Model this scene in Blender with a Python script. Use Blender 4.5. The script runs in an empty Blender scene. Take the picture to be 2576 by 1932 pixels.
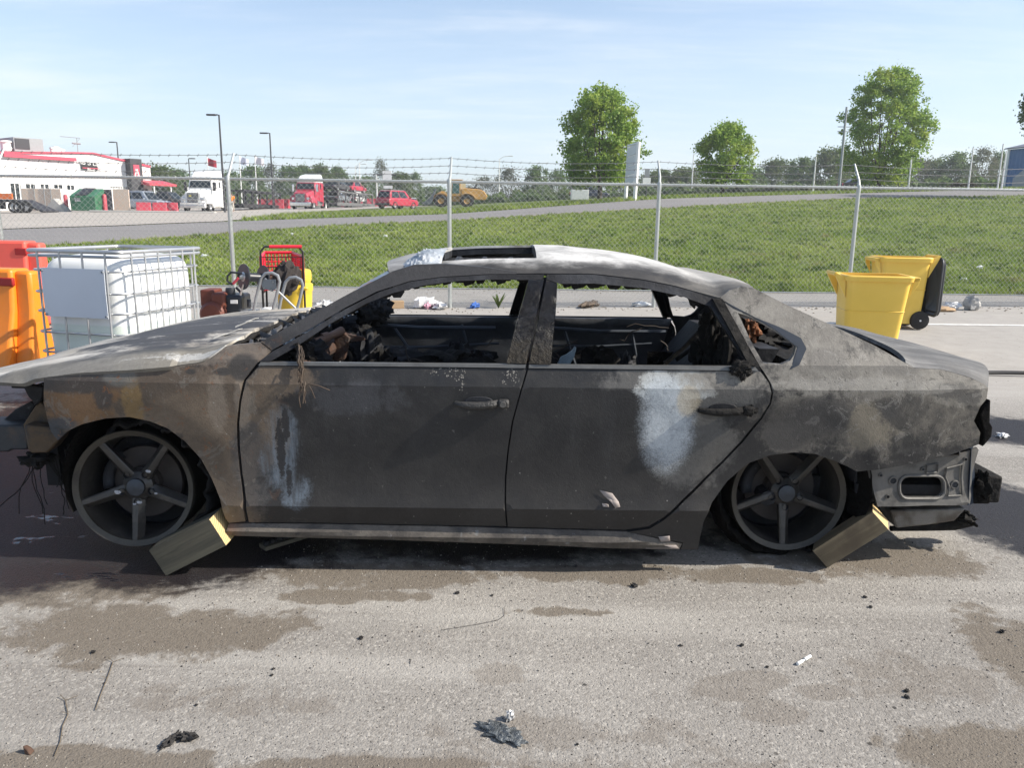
import bpy, math, random
import numpy as np
from mathutils import Vector, Matrix
from mathutils.geometry import delaunay_2d_cdt

random.seed(7)
RNG = np.random.default_rng(7)
sc = bpy.context.scene
COL = sc.collection

# ---------------------------------------------------------------- camera
F_PX, PITCH, ROLL, CAM_H = 1960.0, math.radians(12.03), math.radians(0.67), 1.415
FW = Vector((0, math.cos(PITCH), -math.sin(PITCH)))
_u = Vector((0, math.sin(PITCH), math.cos(PITCH)))
RT = math.cos(ROLL) * Vector((1, 0, 0)) + math.sin(ROLL) * _u
UP = -math.sin(ROLL) * Vector((1, 0, 0)) + math.cos(ROLL) * _u
EYE = Vector((0, 0, CAM_H))
cd = bpy.data.cameras.new("camera")
cam = bpy.data.objects.new("camera", cd)
COL.objects.link(cam)
cd.sensor_width = 36.0
cd.lens = 36.0 * F_PX / 2576.0
cd.clip_start, cd.clip_end = 0.05, 3000.0
cam.matrix_world = Matrix(((RT.x, UP.x, -FW.x, EYE.x), (RT.y, UP.y, -FW.y, EYE.y), (RT.z, UP.z, -FW.z, EYE.z), (0, 0, 0, 1)))
sc.camera = cam

# ---------------------------------------------------------------- light
SUN_EL, SUN_AZ = math.radians(37.0), math.radians(98.5)   # azimuth clockwise from +Y (camera looks along +Y)
to_sun = Vector((math.sin(SUN_AZ) * math.cos(SUN_EL), math.cos(SUN_AZ) * math.cos(SUN_EL), math.sin(SUN_EL)))
sd = bpy.data.lights.new("sun", 'SUN')
sd.energy, sd.angle, sd.color = 4.2, math.radians(0.53), (1.0, 0.93, 0.82)
sun = bpy.data.objects.new("sun", sd)
COL.objects.link(sun)
sun.rotation_euler = to_sun.to_track_quat('Z', 'Y').to_euler()
sc.view_settings.view_transform = 'Standard'
sc.view_settings.look = 'None'
sc.view_settings.exposure = 0.84
sc.view_settings.gamma = 1.0
sc.view_settings.use_curve_mapping = False


# ---------------------------------------------------------------- node helpers
class X:
    """A node socket (or number) with arithmetic, for writing procedural materials as formulas."""
    def __init__(s, n, v): s.n, s.v = n, v
    def _op(s, op, *a): return s.n.math(op, s, *a)
    def __add__(s, o): return s._op('ADD', o)
    __radd__ = __add__
    def __sub__(s, o): return s._op('SUBTRACT', o)
    def __rsub__(s, o): return s.n.math('SUBTRACT', o, s)
    def __mul__(s, o): return s._op('MULTIPLY', o)
    __rmul__ = __mul__
    def __truediv__(s, o): return s._op('DIVIDE', o)
    def pw(s, o): return s._op('POWER', o)
    def max(s, o): return s._op('MAXIMUM', o)
    def min(s, o): return s._op('MINIMUM', o)
    def abs(s): return s._op('ABSOLUTE')
    def clamp(s): return s.max(0.0).min(1.0)


class NT:
    def __init__(s, tree):
        s.t = tree
        s._pos = None
    def node(s, kind, **k):
        n = s.t.nodes.new(kind)
        for a, v in k.items(): setattr(n, a, v)
        return n
    def put(s, sock, v):
        if isinstance(v, X): v = v.v
        if isinstance(v, bpy.types.NodeSocket): s.t.links.new(v, sock)
        elif isinstance(v, (tuple, list)):
            sock.default_value = tuple(v) + ((1.0,) if len(v) == 3 and len(sock.default_value) == 4 else ())
        else: sock.default_value = v
    def math(s, op, *a):
        n = s.node('ShaderNodeMath', operation=op)
        for i, v in enumerate(a): s.put(n.inputs[i], v)
        return X(s, n.outputs[0])
    def pos(s, kind='Object'):
        n = s.node('ShaderNodeTexCoord')
        return X(s, n.outputs[kind])
    def geo(s, out='Position'):
        return X(s, s.node('ShaderNodeNewGeometry').outputs[out])
    def sep(s, v):
        n = s.node('ShaderNodeSeparateXYZ'); s.put(n.inputs[0], v)
        return [X(s, o) for o in n.outputs]
    def comb(s, x, y, z):
        n = s.node('ShaderNodeCombineXYZ')
        for i, v in enumerate((x, y, z)): s.put(n.inputs[i], v)
        return X(s, n.outputs[0])
    def scale(s, v, k):
        n = s.node('ShaderNodeVectorMath', operation='MULTIPLY'); s.put(n.inputs[0], v)
        s.put(n.inputs[1], k if isinstance(k, (tuple, X)) else (k, k, k))
        return X(s, n.outputs[0])
    def vadd(s, a, b):
        n = s.node('ShaderNodeVectorMath', operation='ADD'); s.put(n.inputs[0], a); s.put(n.inputs[1], b)
        return X(s, n.outputs[0])
    def noise(s, v, scale, detail=3.0, rough=0.55, dist=0.0, out=0):
        n = s.node('ShaderNodeTexNoise'); s.put(n.inputs['Vector'], v)
        s.put(n.inputs['Scale'], scale); s.put(n.inputs['Detail'], detail); s.put(n.inputs['Roughness'], rough); s.put(n.inputs['Distortion'], dist)
        return X(s, n.outputs[out])
    def voro(s, v, scale, feature='F1', out='Distance', rnd=1.0):
        n = s.node('ShaderNodeTexVoronoi', feature=feature); s.put(n.inputs['Vector'], v); s.put(n.inputs['Scale'], scale)
        s.put(n.inputs['Randomness'], rnd)
        return X(s, n.outputs[out])
    def step(s, v, a, b, lo=0.0, hi=1.0):
        n = s.node('ShaderNodeMapRange', interpolation_type='SMOOTHSTEP')
        s.put(n.inputs[0], v); s.put(n.inputs[1], a); s.put(n.inputs[2], b); s.put(n.inputs[3], lo); s.put(n.inputs[4], hi)
        return X(s, n.outputs[0])
    def mix(s, f, a, b, blend='MIX'):
        n = s.node('ShaderNodeMix', data_type='RGBA', blend_type=blend, clamp_factor=True)
        s.put(n.inputs[0], f); s.put(n.inputs[6], a); s.put(n.inputs[7], b)
        return X(s, n.outputs[2])
    def gain(s, c, f):
        """colour times scalar"""
        n = s.node('ShaderNodeVectorMath', operation='SCALE'); s.put(n.inputs[0], c); s.put(n.inputs['Scale'], f)
        return X(s, n.outputs[0])
    def bump(s, h, strength=0.5, dist=0.01, normal=None):
        n = s.node('ShaderNodeBump'); s.put(n.inputs['Height'], h); s.put(n.inputs['Strength'], strength); s.put(n.inputs['Distance'], dist)
        if normal is not None: s.put(n.inputs['Normal'], normal)
        return X(s, n.outputs[0])
    def bsdf(s, base, rough=0.6, metal=0.0, normal=None, spec=0.5, trans=0.0, alpha=1.0, coat=0.0, sss=0.0, ior=1.5):
        b = s.node('ShaderNodeBsdfPrincipled')
        for k, v in (('Base Color', base), ('Roughness', rough), ('Metallic', metal), ('Specular IOR Level', spec), ('Transmission Weight', trans), ('Alpha', alpha), ('Coat Weight', coat), ('IOR', ior)):
            s.put(b.inputs[k], v)
        if normal is not None: s.put(b.inputs['Normal'], normal)
        o = s.node('ShaderNodeOutputMaterial')
        s.t.links.new(b.outputs[0], o.inputs[0])
        return b


def material(name, fn):
    m = bpy.data.materials.new(name)
    m.use_nodes = True
    m.node_tree.nodes.clear()
    fn(NT(m.node_tree))
    return m


def plain(name, c, rough=0.55, metal=0.0, var=0.18, scale=6.0, bump=0.0, bscale=40.0, spec=0.5, dirt=None, dirt_amt=0.5):
    """a real surface: colour with large and small mottling, uneven gloss, a little relief, optional dirt"""
    def f(n):
        p = n.pos()
        a = n.noise(p, scale, 4); b = n.noise(p, scale * 7, 2)
        k = 1.0 + (a - 0.5) * (2 * var) + (b - 0.5) * var
        base = n.gain(c, k)
        if dirt:
            d = n.step(n.noise(p, scale * 1.7, 5, 0.65), 0.48, 0.72)
            base = n.mix(d * dirt_amt, base, dirt)
        nrm = n.bump(n.noise(p, bscale, 3), bump, 0.01) if bump else None
        n.bsdf(base, (rough + (a - 0.5) * 0.25).clamp(), metal, nrm, spec)
    return material(name, f)


# ---------------------------------------------------------------- world: Nishita sky with thin high cloud
w = bpy.data.worlds.new("World")
sc.world = w
w.use_nodes = True
w.node_tree.nodes.clear()
_n = NT(w.node_tree)
_sky = _n.node('ShaderNodeTexSky', sky_type='NISHITA', sun_disc=False, sun_elevation=SUN_EL, sun_rotation=SUN_AZ)
_sky.air_density, _sky.dust_density, _sky.ozone_density, _sky.altitude = 1.0, 1.2, 1.6, 200.0
_d = _n.pos('Generated')
_x, _y, _z = _n.sep(_d)
_den = _z.max(0.0) + 0.10
_cp = _n.comb(_x / _den, (_y / _den) * 1.0, 0.0)
_c1 = _n.noise(_n.scale(_cp, (0.32, 0.85, 1)), 1.0, 7, 0.62, 0.9)
_c2 = _n.noise(_n.scale(_cp, (0.9, 2.6, 1)), 1.6, 6, 0.65, 0.5)
_cl = _n.step(_c1 * 0.66 + _c2 * 0.34, 0.42, 0.76) * 0.50
_hz = _n.step(_z, 0.0, 0.42, 1.0, 0.0)
_hz = _hz * 0.58
_up = _n.step(_z, -0.02, 0.0)
_k = _n.gain(_sky.outputs[0], 1.0)
_c = _n.mix(_hz, X(_n, _sky.outputs[0]), (4.3, 4.85, 5.55))
_c = _n.mix(_cl, _c, (5.6, 5.75, 5.9))
_bg = _n.node('ShaderNodeBackground')
_n.put(_bg.inputs[0], _c)
_bg.inputs[1].default_value = 0.112
_o = _n.node('ShaderNodeOutputWorld')
w.node_tree.links.new(_bg.outputs[0], _o.inputs[0])


# ---------------------------------------------------------------- measuring helpers (photo pixel -> point in the place)
def ray(px, py):
    return FW + RT * ((px - 1288.0) / F_PX) - UP * ((py - 966.0) / F_PX)
def atY(px, py, Y):
    d = ray(px, py); return EYE + d * (Y / d.y)
def atZ(px, py, Z=0.0):
    d = ray(px, py); return EYE + d * ((Z - CAM_H) / d.z)


# ---------------------------------------------------------------- terrain: columns of (distance, pixel row) read off the photo
_TC = {0: [(20, 622), (31, 577), (62, 537), (100, 522)], 300: [(24, 603), (34, 568), (62, 536), (100, 522)],
       575: [(30, 585), (40, 557), (65, 538), (100, 524)], 800: [(34, 567), (42, 549), (65, 534), (110, 521)],
       1128: [(38, 553), (43, 538), (65, 529), (110, 517)], 1288: [(39.5, 543), (45, 527), (65, 517), (110, 508)],
       1654: [(43, 522), (48, 500), (65, 496), (110, 490)], 2166: [(50, 496), (56, 485), (80, 480), (110, 477)],
       2576: [(55, 490), (66, 475), (90, 472), (120, 471)]}
def near_z(Y): return max(0.0, 0.02 * (Y - 6.0))
_th, _tab = [], []
for _px, _rows in sorted(_TC.items()):
    r = [(14.0, near_z(14.0) + 0.02)]
    for _d0, _py in _rows:
        r.append((_d0, atY(_px, _py, _d0).z))
    r.append((320.0, r[-1][1] + 0.6))
    p0 = atY(_px, 560, 1.0)
    _th.append(p0.x); _tab.append(r)
_th = [-2.2] + _th + [2.4]
_tab = [_tab[0]] + _tab + [_tab[-1]]
_th = np.array(_th); _tab = np.array(_tab)            # (columns, 6, 2)
def t_col(th):
    """interpolated column: 6 (distance, height) pairs"""
    th = min(max(th, _th[0]), _th[-1])
    i = min(max(int(np.searchsorted(_th, th)) - 1, 0), len(_th) - 2)
    f = (th - _th[i]) / (_th[i + 1] - _th[i])
    return _tab[i] * (1 - f) + _tab[i + 1] * f
def T(Xw, Yw):
    if Yw <= 14.0: return near_z(Yw)
    c = t_col(Xw / Yw)
    return float(np.interp(Yw, c[:, 0], c[:, 1]))
def hit(px, py, dmax=320.0):
    """the ground point seen at a photo pixel"""
    d = ray(px, py); s = 1.0; prev = 1.0
    while s < dmax:
        p = EYE + d * s
        if p.z <= T(p.x, p.y):
            a, b = prev, s
            for _ in range(24):
                m = (a + b) / 2; p = EYE + d * m
                if p.z <= T(p.x, p.y): b = m
                else: a = m
            p = EYE + d * b
            return Vector((p.x, p.y, T(p.x, p.y)))
        prev = s; s *= 1.02
    p = EYE + d * dmax
    return Vector((p.x, p.y, T(p.x, p.y)))
def gp(px, Y):
    """ground point straight below pixel column px at distance Y"""
    p = atY(px, 560, Y)
    return Vector((p.x, Y, T(p.x, Y)))


# ---------------------------------------------------------------- mesh builder
def crisp(o, thick, offset=0.0, angle=40):
    """give a sheet real thickness with hard rims"""
    s = o.modifiers.new('thickness', 'SOLIDIFY'); s.thickness = thick; s.offset = offset
    e = o.modifiers.new('rims', 'EDGE_SPLIT'); e.split_angle = math.radians(angle)
    return o


class MB:
    def __init__(s):
        s.v, s.f, s.sm, s.T = [], [], [], None
    def add(s, vs, fs, smooth=False):
        b = len(s.v)
        if s.T is not None: vs = [s.T @ Vector(v) for v in vs]
        s.v.extend([tuple(v) for v in vs])
        s.f.extend([tuple(b + i for i in f) for f in fs])
        s.sm.extend([smooth] * len(fs))
        return s
    def box(s, c, d, rz=0.0, M=None):
        hx, hy, hz = d[0] / 2, d[1] / 2, d[2] / 2
        vs = [Vector((x, y, z)) for x in (-hx, hx) for y in (-hy, hy) for z in (-hz, hz)]
        if M is None: M = Matrix.Rotation(rz, 3, 'Z')
        c = Vector(c)
        return s.add([c + M @ v for v in vs], [(0, 1, 3, 2), (4, 6, 7, 5), (0, 4, 5, 1), (2, 3, 7, 6), (0, 2, 6, 4), (1, 5, 7, 3)])
    def bbox(s, a, b):
        return s.box([(a[i] + b[i]) / 2 for i in range(3)], [abs(b[i] - a[i]) for i in range(3)])
    def hexa(s, lo, hi):
        """eight corners: lower quad and upper quad, both counter-clockwise from above"""
        return s.add(list(lo) + list(hi), [(3, 2, 1, 0), (4, 5, 6, 7), (0, 1, 5, 4), (1, 2, 6, 5), (2, 3, 7, 6), (3, 0, 4, 7)])
    def tube(s, pts, r, n=6, caps=True, closed=False, smooth=True):
        pts = [Vector(p) for p in pts]; m = len(pts)
        rs = r if isinstance(r, (list, tuple)) else [r] * m
        vs, prev = [], None
        for i, p in enumerate(pts):
            if closed: t = pts[(i + 1) % m] - pts[i - 1]
            else: t = pts[min(i + 1, m - 1)] - pts[max(i - 1, 0)]
            if t.length < 1e-9: t = Vector((0, 0, 1))
            t.normalize()
            if prev is None:
                a = Vector((0, 0, 1)) if abs(t.z) < 0.9 else Vector((1, 0, 0))
                u = t.cross(a).normalized()
            else:
                u = (prev - t * prev.dot(t))
                u = u.normalized() if u.length > 1e-6 else t.orthogonal().normalized()
            prev = u; q = t.cross(u)
            for k in range(n):
                an = 2 * math.pi * k / n
                vs.append(p + (u * math.cos(an) + q * math.sin(an)) * rs[i])
        fs = []
        for i in range(m if closed else m - 1):
            a, b = i * n, ((i + 1) % m) * n
            for k in range(n): fs.append((a + k, a + (k + 1) % n, b + (k + 1) % n, b + k))
        if caps and not closed:
            fs.append(tuple(range(n - 1, -1, -1))); fs.append(tuple((m - 1) * n + k for k in range(n)))
        return s.add(vs, fs, smooth)
    def lathe(s, prof, n=24, c=(0, 0, 0), axis='Z', smooth=True, closed=False):
        """profile of (radius, height) turned about an axis through c"""
        vs, fs = [], []
        c = Vector(c)
        for r, h in prof:
            for k in range(n):
                a = 2 * math.pi * k / n
                if axis == 'Z': v = (r * math.cos(a), r * math.sin(a), h)
                elif axis == 'Y': v = (r * math.cos(a), h, -r * math.sin(a))
                else: v = (h, r * math.cos(a), r * math.sin(a))
                vs.append(c + Vector(v))
        m = len(prof)
        for i in range(m if closed else m - 1):
            j = (i + 1) % m
            for k in range(n): fs.append((i * n + k, i * n + (k + 1) % n, j * n + (k + 1) % n, j * n + k))
        return s.add(vs, fs, smooth)
    def prism(s, poly, a, b, axis='Y', smooth=False):
        """2-D polygon extruded from a to b; polygon is (x,z) for axis Y, (x,y) for Z, (y,z) for X"""
        n = len(poly)
        def m(p, t): return (p[0], t, p[1]) if axis == 'Y' else (p[0], p[1], t) if axis == 'Z' else (t, p[0], p[1])
        vs = [m(p, a) for p in poly] + [m(p, b) for p in poly]
        fs = [tuple(range(n)), tuple(range(2 * n - 1, n - 1, -1))] + [(i, n + i, n + (i + 1) % n, (i + 1) % n) for i in range(n)]
        return s.add(vs, fs, smooth)
    def grid(s, fn, nu, nv, smooth=True, flip=False):
        vs = [fn(i / nu, j / nv) for i in range(nu + 1) for j in range(nv + 1)]
        fs = []
        for i in range(nu):
            for j in range(nv):
                q = (i * (nv + 1) + j, (i + 1) * (nv + 1) + j, (i + 1) * (nv + 1) + j + 1, i * (nv + 1) + j + 1)
                fs.append(q[::-1] if flip else q)
        return s.add(vs, fs, smooth)
    def quad(s, a, b, c, d): return s.add([a, b, c, d], [(0, 1, 2, 3)])
    def mesh(s, name, angle=None, recalc=False, weld=False):
        me = bpy.data.meshes.new(name)
        me.from_pydata(s.v, [], s.f)
        me.polygons.foreach_set('use_smooth', s.sm)
        if recalc or weld:
            import bmesh
            bm = bmesh.new(); bm.from_mesh(me)
            if weld: bmesh.ops.remove_doubles(bm, verts=bm.verts, dist=1e-5)
            if recalc: bmesh.ops.recalc_face_normals(bm, faces=bm.faces)
            bm.to_mesh(me); bm.free()
        if angle: me.set_sharp_from_angle(angle=math.radians(angle))
        me.update()
        return me
    def build(s, name, mat, parent=None, loc=None, rz=0.0, bevel=0.0, seg=2, angle=35, recalc=True, **props):
        me = s.mesh(name, angle, recalc)
        me.materials.append(mat)
        o = bpy.data.objects.new(name, me)
        COL.objects.link(o)
        if parent is not None: o.parent = parent
        if loc is not None: o.location = loc
        o.rotation_euler.z = rz
        if bevel:
            b = o.modifiers.new("bevel", 'BEVEL'); b.width = bevel; b.segments = seg; b.limit_method = 'ANGLE'; b.angle_limit = math.radians(40)
            b.harden_normals = False
        for k, v in props.items(): o[k] = v
        return o


def tag(o, label=None, category=None, group=None, kind=None):
    if label: o['label'] = label
    if category: o['category'] = category
    if group: o['group'] = group
    if kind: o['kind'] = kind
    return o
def thing(name, label, category, loc=(0, 0, 0), rz=0.0, group=None):
    o = bpy.data.objects.new(name, None)
    COL.objects.link(o)
    o.location = loc; o.rotation_euler.z = rz
    o.empty_display_size = 0.2
    return tag(o, label, category, group)
def copy_tree(o, parent=None, **props):
    c = o.copy()
    COL.objects.link(c)
    if parent is not None: c.parent = parent
    for k, v in props.items(): c[k] = v
    for ch in list(o.children): copy_tree(ch, c)
    return c
def arr_mesh(name, V, Fq, mat, parent=None, smooth=False):
    """mesh straight from numpy arrays (n,3) and (m,k)"""
    me = bpy.data.meshes.new(name)
    k = Fq.shape[1]
    me.vertices.add(len(V)); me.vertices.foreach_set('co', V.astype(np.float32).ravel())
    me.loops.add(len(Fq) * k); me.loops.foreach_set('vertex_index', Fq.astype(np.int32).ravel())
    me.polygons.add(len(Fq)); me.polygons.foreach_set('loop_start', np.arange(0, len(Fq) * k, k, dtype=np.int32))
    if smooth: me.polygons.foreach_set('use_smooth', np.ones(len(Fq), dtype=bool))
    me.update(calc_edges=True); me.validate()
    me.materials.append(mat)
    o = bpy.data.objects.new(name, me)
    COL.objects.link(o)
    if parent is not None: o.parent = parent
    return o

# ================================================================ THE SETTING: ground, road, bank, far land
def px_blobs(n, x, y, blobs, warp, sharp=0.35):
    """union of soft, ragged ellipses; each is (pixel x, pixel y, half width px, half height px[, weight]) measured on the near ground"""
    m = None
    for b in blobs:
        c = atZ(b[0], b[1]); ex = abs(atZ(b[0] + b[2], b[1]).x - c.x); ey = abs(atZ(b[0], b[1] - b[3]).y - atZ(b[0], b[1] + b[3]).y) / 2
        dx = (x - c.x) * (1.0 / ex); dy = (y - c.y) * (1.0 / ey)
        v = (1.0 - (dx * dx + dy * dy)).max(-2.0)
        if len(b) > 4: v = v + (b[4] - 1.0)
        m = v if m is None else m.max(v)
    return n.step(m + warp, 0.0 - sharp, sharp)

def asphalt_near(n):
    p = n.pos()
    x, y, z = n.sep(p)
    big = n.noise(p, 0.7, 5, 0.6)
    mid = n.noise(p, 5.0, 5, 0.62)
    w = (n.noise(p, 2.2, 6, 0.66, 0.8) - 0.5) * 4.4 + (mid - 0.5) * 2.6 + (n.noise(p, 17.0, 4, 0.6) - 0.5) * 2.0
    chips = n.voro(p, 120.0, 'F1', 'Distance'); chipc = n.voro(p, 120.0, 'F1', 'Color')
    fine = n.noise(p, 160.0, 3, 0.7)
    pit = n.voro(n.vadd(p, n.comb(3.1, 1.7, 0)), 55.0, 'F1', 'Distance')
    cr, cg, cb = n.sep(chipc)
    base = n.mix(n.step(big, 0.35, 0.7), (0.285, 0.266, 0.241), (0.365, 0.344, 0.313))
    base = n.mix(n.step(mid, 0.3, 0.75) * 0.5, base, (0.315, 0.292, 0.263))
    base = n.gain(base, 0.74 + cr * 0.16 + (fine - 0.5) * 0.50)
    base = n.mix(n.step(cg, 0.84, 0.90) * 0.35, base, (0.52, 0.49, 0.44))
    base = n.mix(n.step(cb, 0.86, 0.93) * 0.45, base, (0.15, 0.135, 0.12))
    base = n.mix(n.step(pit, 0.16, 0.08) * n.step(n.noise(p, 3.0, 3), 0.45, 0.6) * 0.6, base, (0.06, 0.053, 0.047))
    # long faint drag streaks
    st = n.noise(n.scale(p, (0.6, 14.0, 1.0)), 1.0, 4, 0.6)
    base = n.mix(n.step(st, 0.60, 0.72) * 0.30, base, (0.12, 0.105, 0.09))
    ps = n.noise(n.vadd(n.scale(p, (0.22, 2.6, 1.0)), n.comb(2.7, 0.4, 0)), 1.0, 5, 0.6)
    base = n.mix(n.step(ps, 0.50, 0.66) * 0.40, base, (0.43, 0.41, 0.375))
    # far half of the lot is smoother, paler and greyer
    far = n.step(y, 5.0, 7.5)
    base = n.mix(far * 0.75, base, n.gain((0.355, 0.335, 0.308), 0.75 + mid * 0.5))
    # damp brown patches that have nearly dried
    damp = px_blobs(n, x, y, [(250, 1590, 430, 72), (620, 1585, 150, 60), (80, 1480, 330, 60), (950, 1445, 320, 34), (1650, 1445, 420, 24), (2200, 1405, 290, 46), (2570, 1640, 110, 110),
                              (2480, 1900, 260, 75), (120, 1925, 500, 45), (900, 1935, 500, 28),
                              (820, 1500, 120, 18, 0.8), (1330, 1540, 170, 16, 0.55), (980, 1500, 90, 14, 0.7)], w)
    damp2 = px_blobs(n, x, y, [(1815, 1740, 80, 36, 1.2), (1925, 1792, 80, 26, 1.3), (1240, 1692, 70, 30, 1.2), (1910, 1706, 60, 20, 1.1), (2075, 1742, 60, 20, 1.0), (1200, 1935, 900, 40, .6), (1500, 1850, 420, 60, 0.35), (600, 1760, 420, 60, 0.35), (2300, 1700, 260, 70, 0.4)], w * 1.2)
    base = n.mix(damp * 0.80, base, n.gain((0.135, 0.112, 0.086), 0.7 + fine * 0.45 + cr * 0.2))
    base = n.mix(damp2 * 0.48, base, (0.165, 0.142, 0.118))
    # wet, sooty runoff round the nose and under the car
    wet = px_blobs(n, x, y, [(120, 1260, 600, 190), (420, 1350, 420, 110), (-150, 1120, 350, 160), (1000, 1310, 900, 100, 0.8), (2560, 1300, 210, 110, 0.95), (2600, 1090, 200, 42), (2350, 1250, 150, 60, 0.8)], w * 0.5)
    pud = px_blobs(n, x, y, [(205, 1373, 50, 13), (70, 1352, 60, 8, 0.7), (20, 1190, 60, 10, 0.7), (120, 1300, 60, 7, 0.6), (2560, 1095, 120, 18)], w * 0.55, 0.12)
    pud = wet * n.step(n.noise(n.scale(p, (2.2, 7.0, 1)), 1.0, 5, .62, .5), .635, .66) * n.step(x, -1.25, -1.6) + pud * 0.0
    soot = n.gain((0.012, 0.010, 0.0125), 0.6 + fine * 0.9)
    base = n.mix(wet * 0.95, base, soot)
    base = n.mix(pud * 0.8, base, (0.010, 0.011, 0.016))
    # specks of char
    sp = n.voro(p, 9.0, 'F1', 'Distance')
    base = n.mix(n.step(sp, 0.075, 0.05) * n.step(n.noise(p, 1.4, 2), 0.45, 0.55) * 0.85, base, (0.03, 0.028, 0.026))
    h = n.step(chips, 0.0, 0.65) * -0.35 + fine * 1.3 + n.noise(p, 70.0, 3, 0.6) * 1.6 - n.step(pit, 0.2, 0.05) * 1.2
    nrm = n.bump(h, ((1.0 - far * 0.55) * (1.0 - pud * 0.92)) * 0.50, 0.006)
    rough = (0.92 - wet * 0.42 - pud * 0.44 - damp * 0.1).max(0.05)
    n.bsdf(base, rough, 0.0, nrm, 0.25 - wet * 0.06 + pud * 0.4)
M_LOT = material('worn_asphalt', asphalt_near)

def pave(n):
    p = n.pos(); a = n.noise(p, 1.2, 5, 0.6); f = n.noise(p, 45, 3, 0.7); st = n.noise(n.scale(p, (0.5, 6, 1)), 1.5, 4)
    b = n.gain((0.30, 0.285, 0.265), 0.72 + a * 0.35 + (f - 0.5) * 0.4)
    b = n.mix(n.step(st, 0.55, 0.7) * 0.35, b, (0.17, 0.16, 0.148))
    n.bsdf(b, 0.9, 0, n.bump(f, 0.4, 0.01), 0.25)
M_PAVE = material('roadside_concrete', pave)

def far_asphalt(n):
    p = n.pos(); a = n.noise(n.scale(p, (0.25, 0.9, 1)), 0.6, 5, 0.6); f = n.noise(p, 9, 3, 0.7)
    b = n.gain((0.215, 0.205, 0.20), 0.75 + a * 0.4 + (f - 0.5) * 0.25)
    n.bsdf(b, 0.9, 0, None, 0.2)
M_ROAD = material('road_asphalt', far_asphalt)

def far_concrete(n):
    p = n.pos(); a = n.noise(n.scale(p, (0.12, 0.6, 1)), 0.8, 5, 0.62); f = n.noise(p, 3, 4, 0.7)
    b = n.gain((0.40, 0.365, 0.325), 0.74 + a * 0.42 + (f - 0.5) * 0.2)
    b = n.mix(n.step(n.noise(n.scale(p, (0.3, 1.5, 1)), 0.7, 4), 0.6, 0.72) * 0.35, b, (0.2, 0.18, 0.16))
    n.bsdf(b, 0.92, 0, None, 0.2)
M_FLOT = material('pale_gravel_lot', far_concrete)

def gravel(n):
    p = n.pos(); f = n.voro(p, 9, 'F1', 'Color'); r, g, b_ = n.sep(f)
    b = n.gain((0.22, 0.19, 0.155), 0.5 + r * 0.9)
    n.bsdf(b, 0.95, 0, n.bump(r, 0.6, 0.05), 0.2)
M_GRAVEL = material('shoulder_gravel', gravel)

def turf(n):
    p = n.pos(); a = n.noise(p, 0.35, 5, 0.6); b = n.noise(p, 2.6, 4, 0.65); c = n.noise(p, 14, 3, 0.7)
    col = n.mix(n.step(a, 0.35, 0.68), (0.105, 0.145, 0.036), (0.165, 0.200, 0.055))
    col = n.mix(n.step(b, 0.52, 0.70) * 0.55, col, (0.030, 0.058, 0.015))
    col = n.mix(n.step(n.noise(p, 0.9, 5, 0.62), 0.60, 0.74) * 0.7, col, (0.165, 0.130, 0.070))
    col = n.gain(col, 0.6 + c * 0.8)
    n.bsdf(col, 0.9, 0, n.bump(c * 1.0 + b * 2.0, 0.8, 0.08), 0.15)
M_TURF = material('turf', turf)

def blades(n):
    p = n.pos(); r = n.geo('Random Per Island')
    a = n.noise(p, 0.35, 5, 0.6); b = n.noise(p, 2.2, 4, 0.65)
    col = n.mix(n.step(a, 0.35, 0.68), (0.195, 0.275, 0.054), (0.305, 0.365, 0.092))
    col = n.mix(n.step(n.noise(p, 1.7, 5, 0.68), 0.50, 0.59) * 0.80, col, (0.040, 0.084, 0.022))
    col = n.mix(n.step(n.noise(p, 0.8, 5, 0.66), 0.57, 0.70) * 0.75, col, (0.26, 0.21, 0.115))
    col = n.mix(n.step(r, 0.93, 0.97) * 0.6, col, (0.24, 0.20, 0.10))
    col = n.gain(col, 0.65 + r * 0.75)
    bb = n.node('ShaderNodeBsdfDiffuse'); n.put(bb.inputs[0], col)
    tt = n.node('ShaderNodeBsdfTranslucent'); n.put(tt.inputs[0], n.gain(col, 1.1))
    mm = n.node('ShaderNodeMixShader'); mm.inputs[0].default_value = 0.3
    o = n.node('ShaderNodeOutputMaterial')
    n.t.links.new(bb.outputs[0], mm.inputs[1]); n.t.links.new(tt.outputs[0], mm.inputs[2]); n.t.links.new(mm.outputs[0], o.inputs[0])
M_BLADE = material('grass_blades', blades)

def fy(x): return 11.50 + 0.10 * (min(max(x, -12.0), 13.0) + 0.9)     # the fence line
lot = MB()
lot.grid(lambda u, v: (-70 + 140 * u, -16 + (16 + fy(-70 + 140 * u)) * v, near_z(-16 + (16 + fy(-70 + 140 * u)) * v)), 70, 40, smooth=True)
tag(lot.build('parking_lot', M_LOT, recalc=False), kind='structure')
sw = MB()
sw.grid(lambda u, v: (-70 + 140 * u, fy(-70 + 140 * u) + (14.1 - fy(-70 + 140 * u)) * v, near_z(fy(-70 + 140 * u) + (14.1 - fy(-70 + 140 * u)) * v)), 70, 3, smooth=True)
tag(sw.build('roadside_pavement', M_PAVE, recalc=False), kind='structure')

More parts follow.
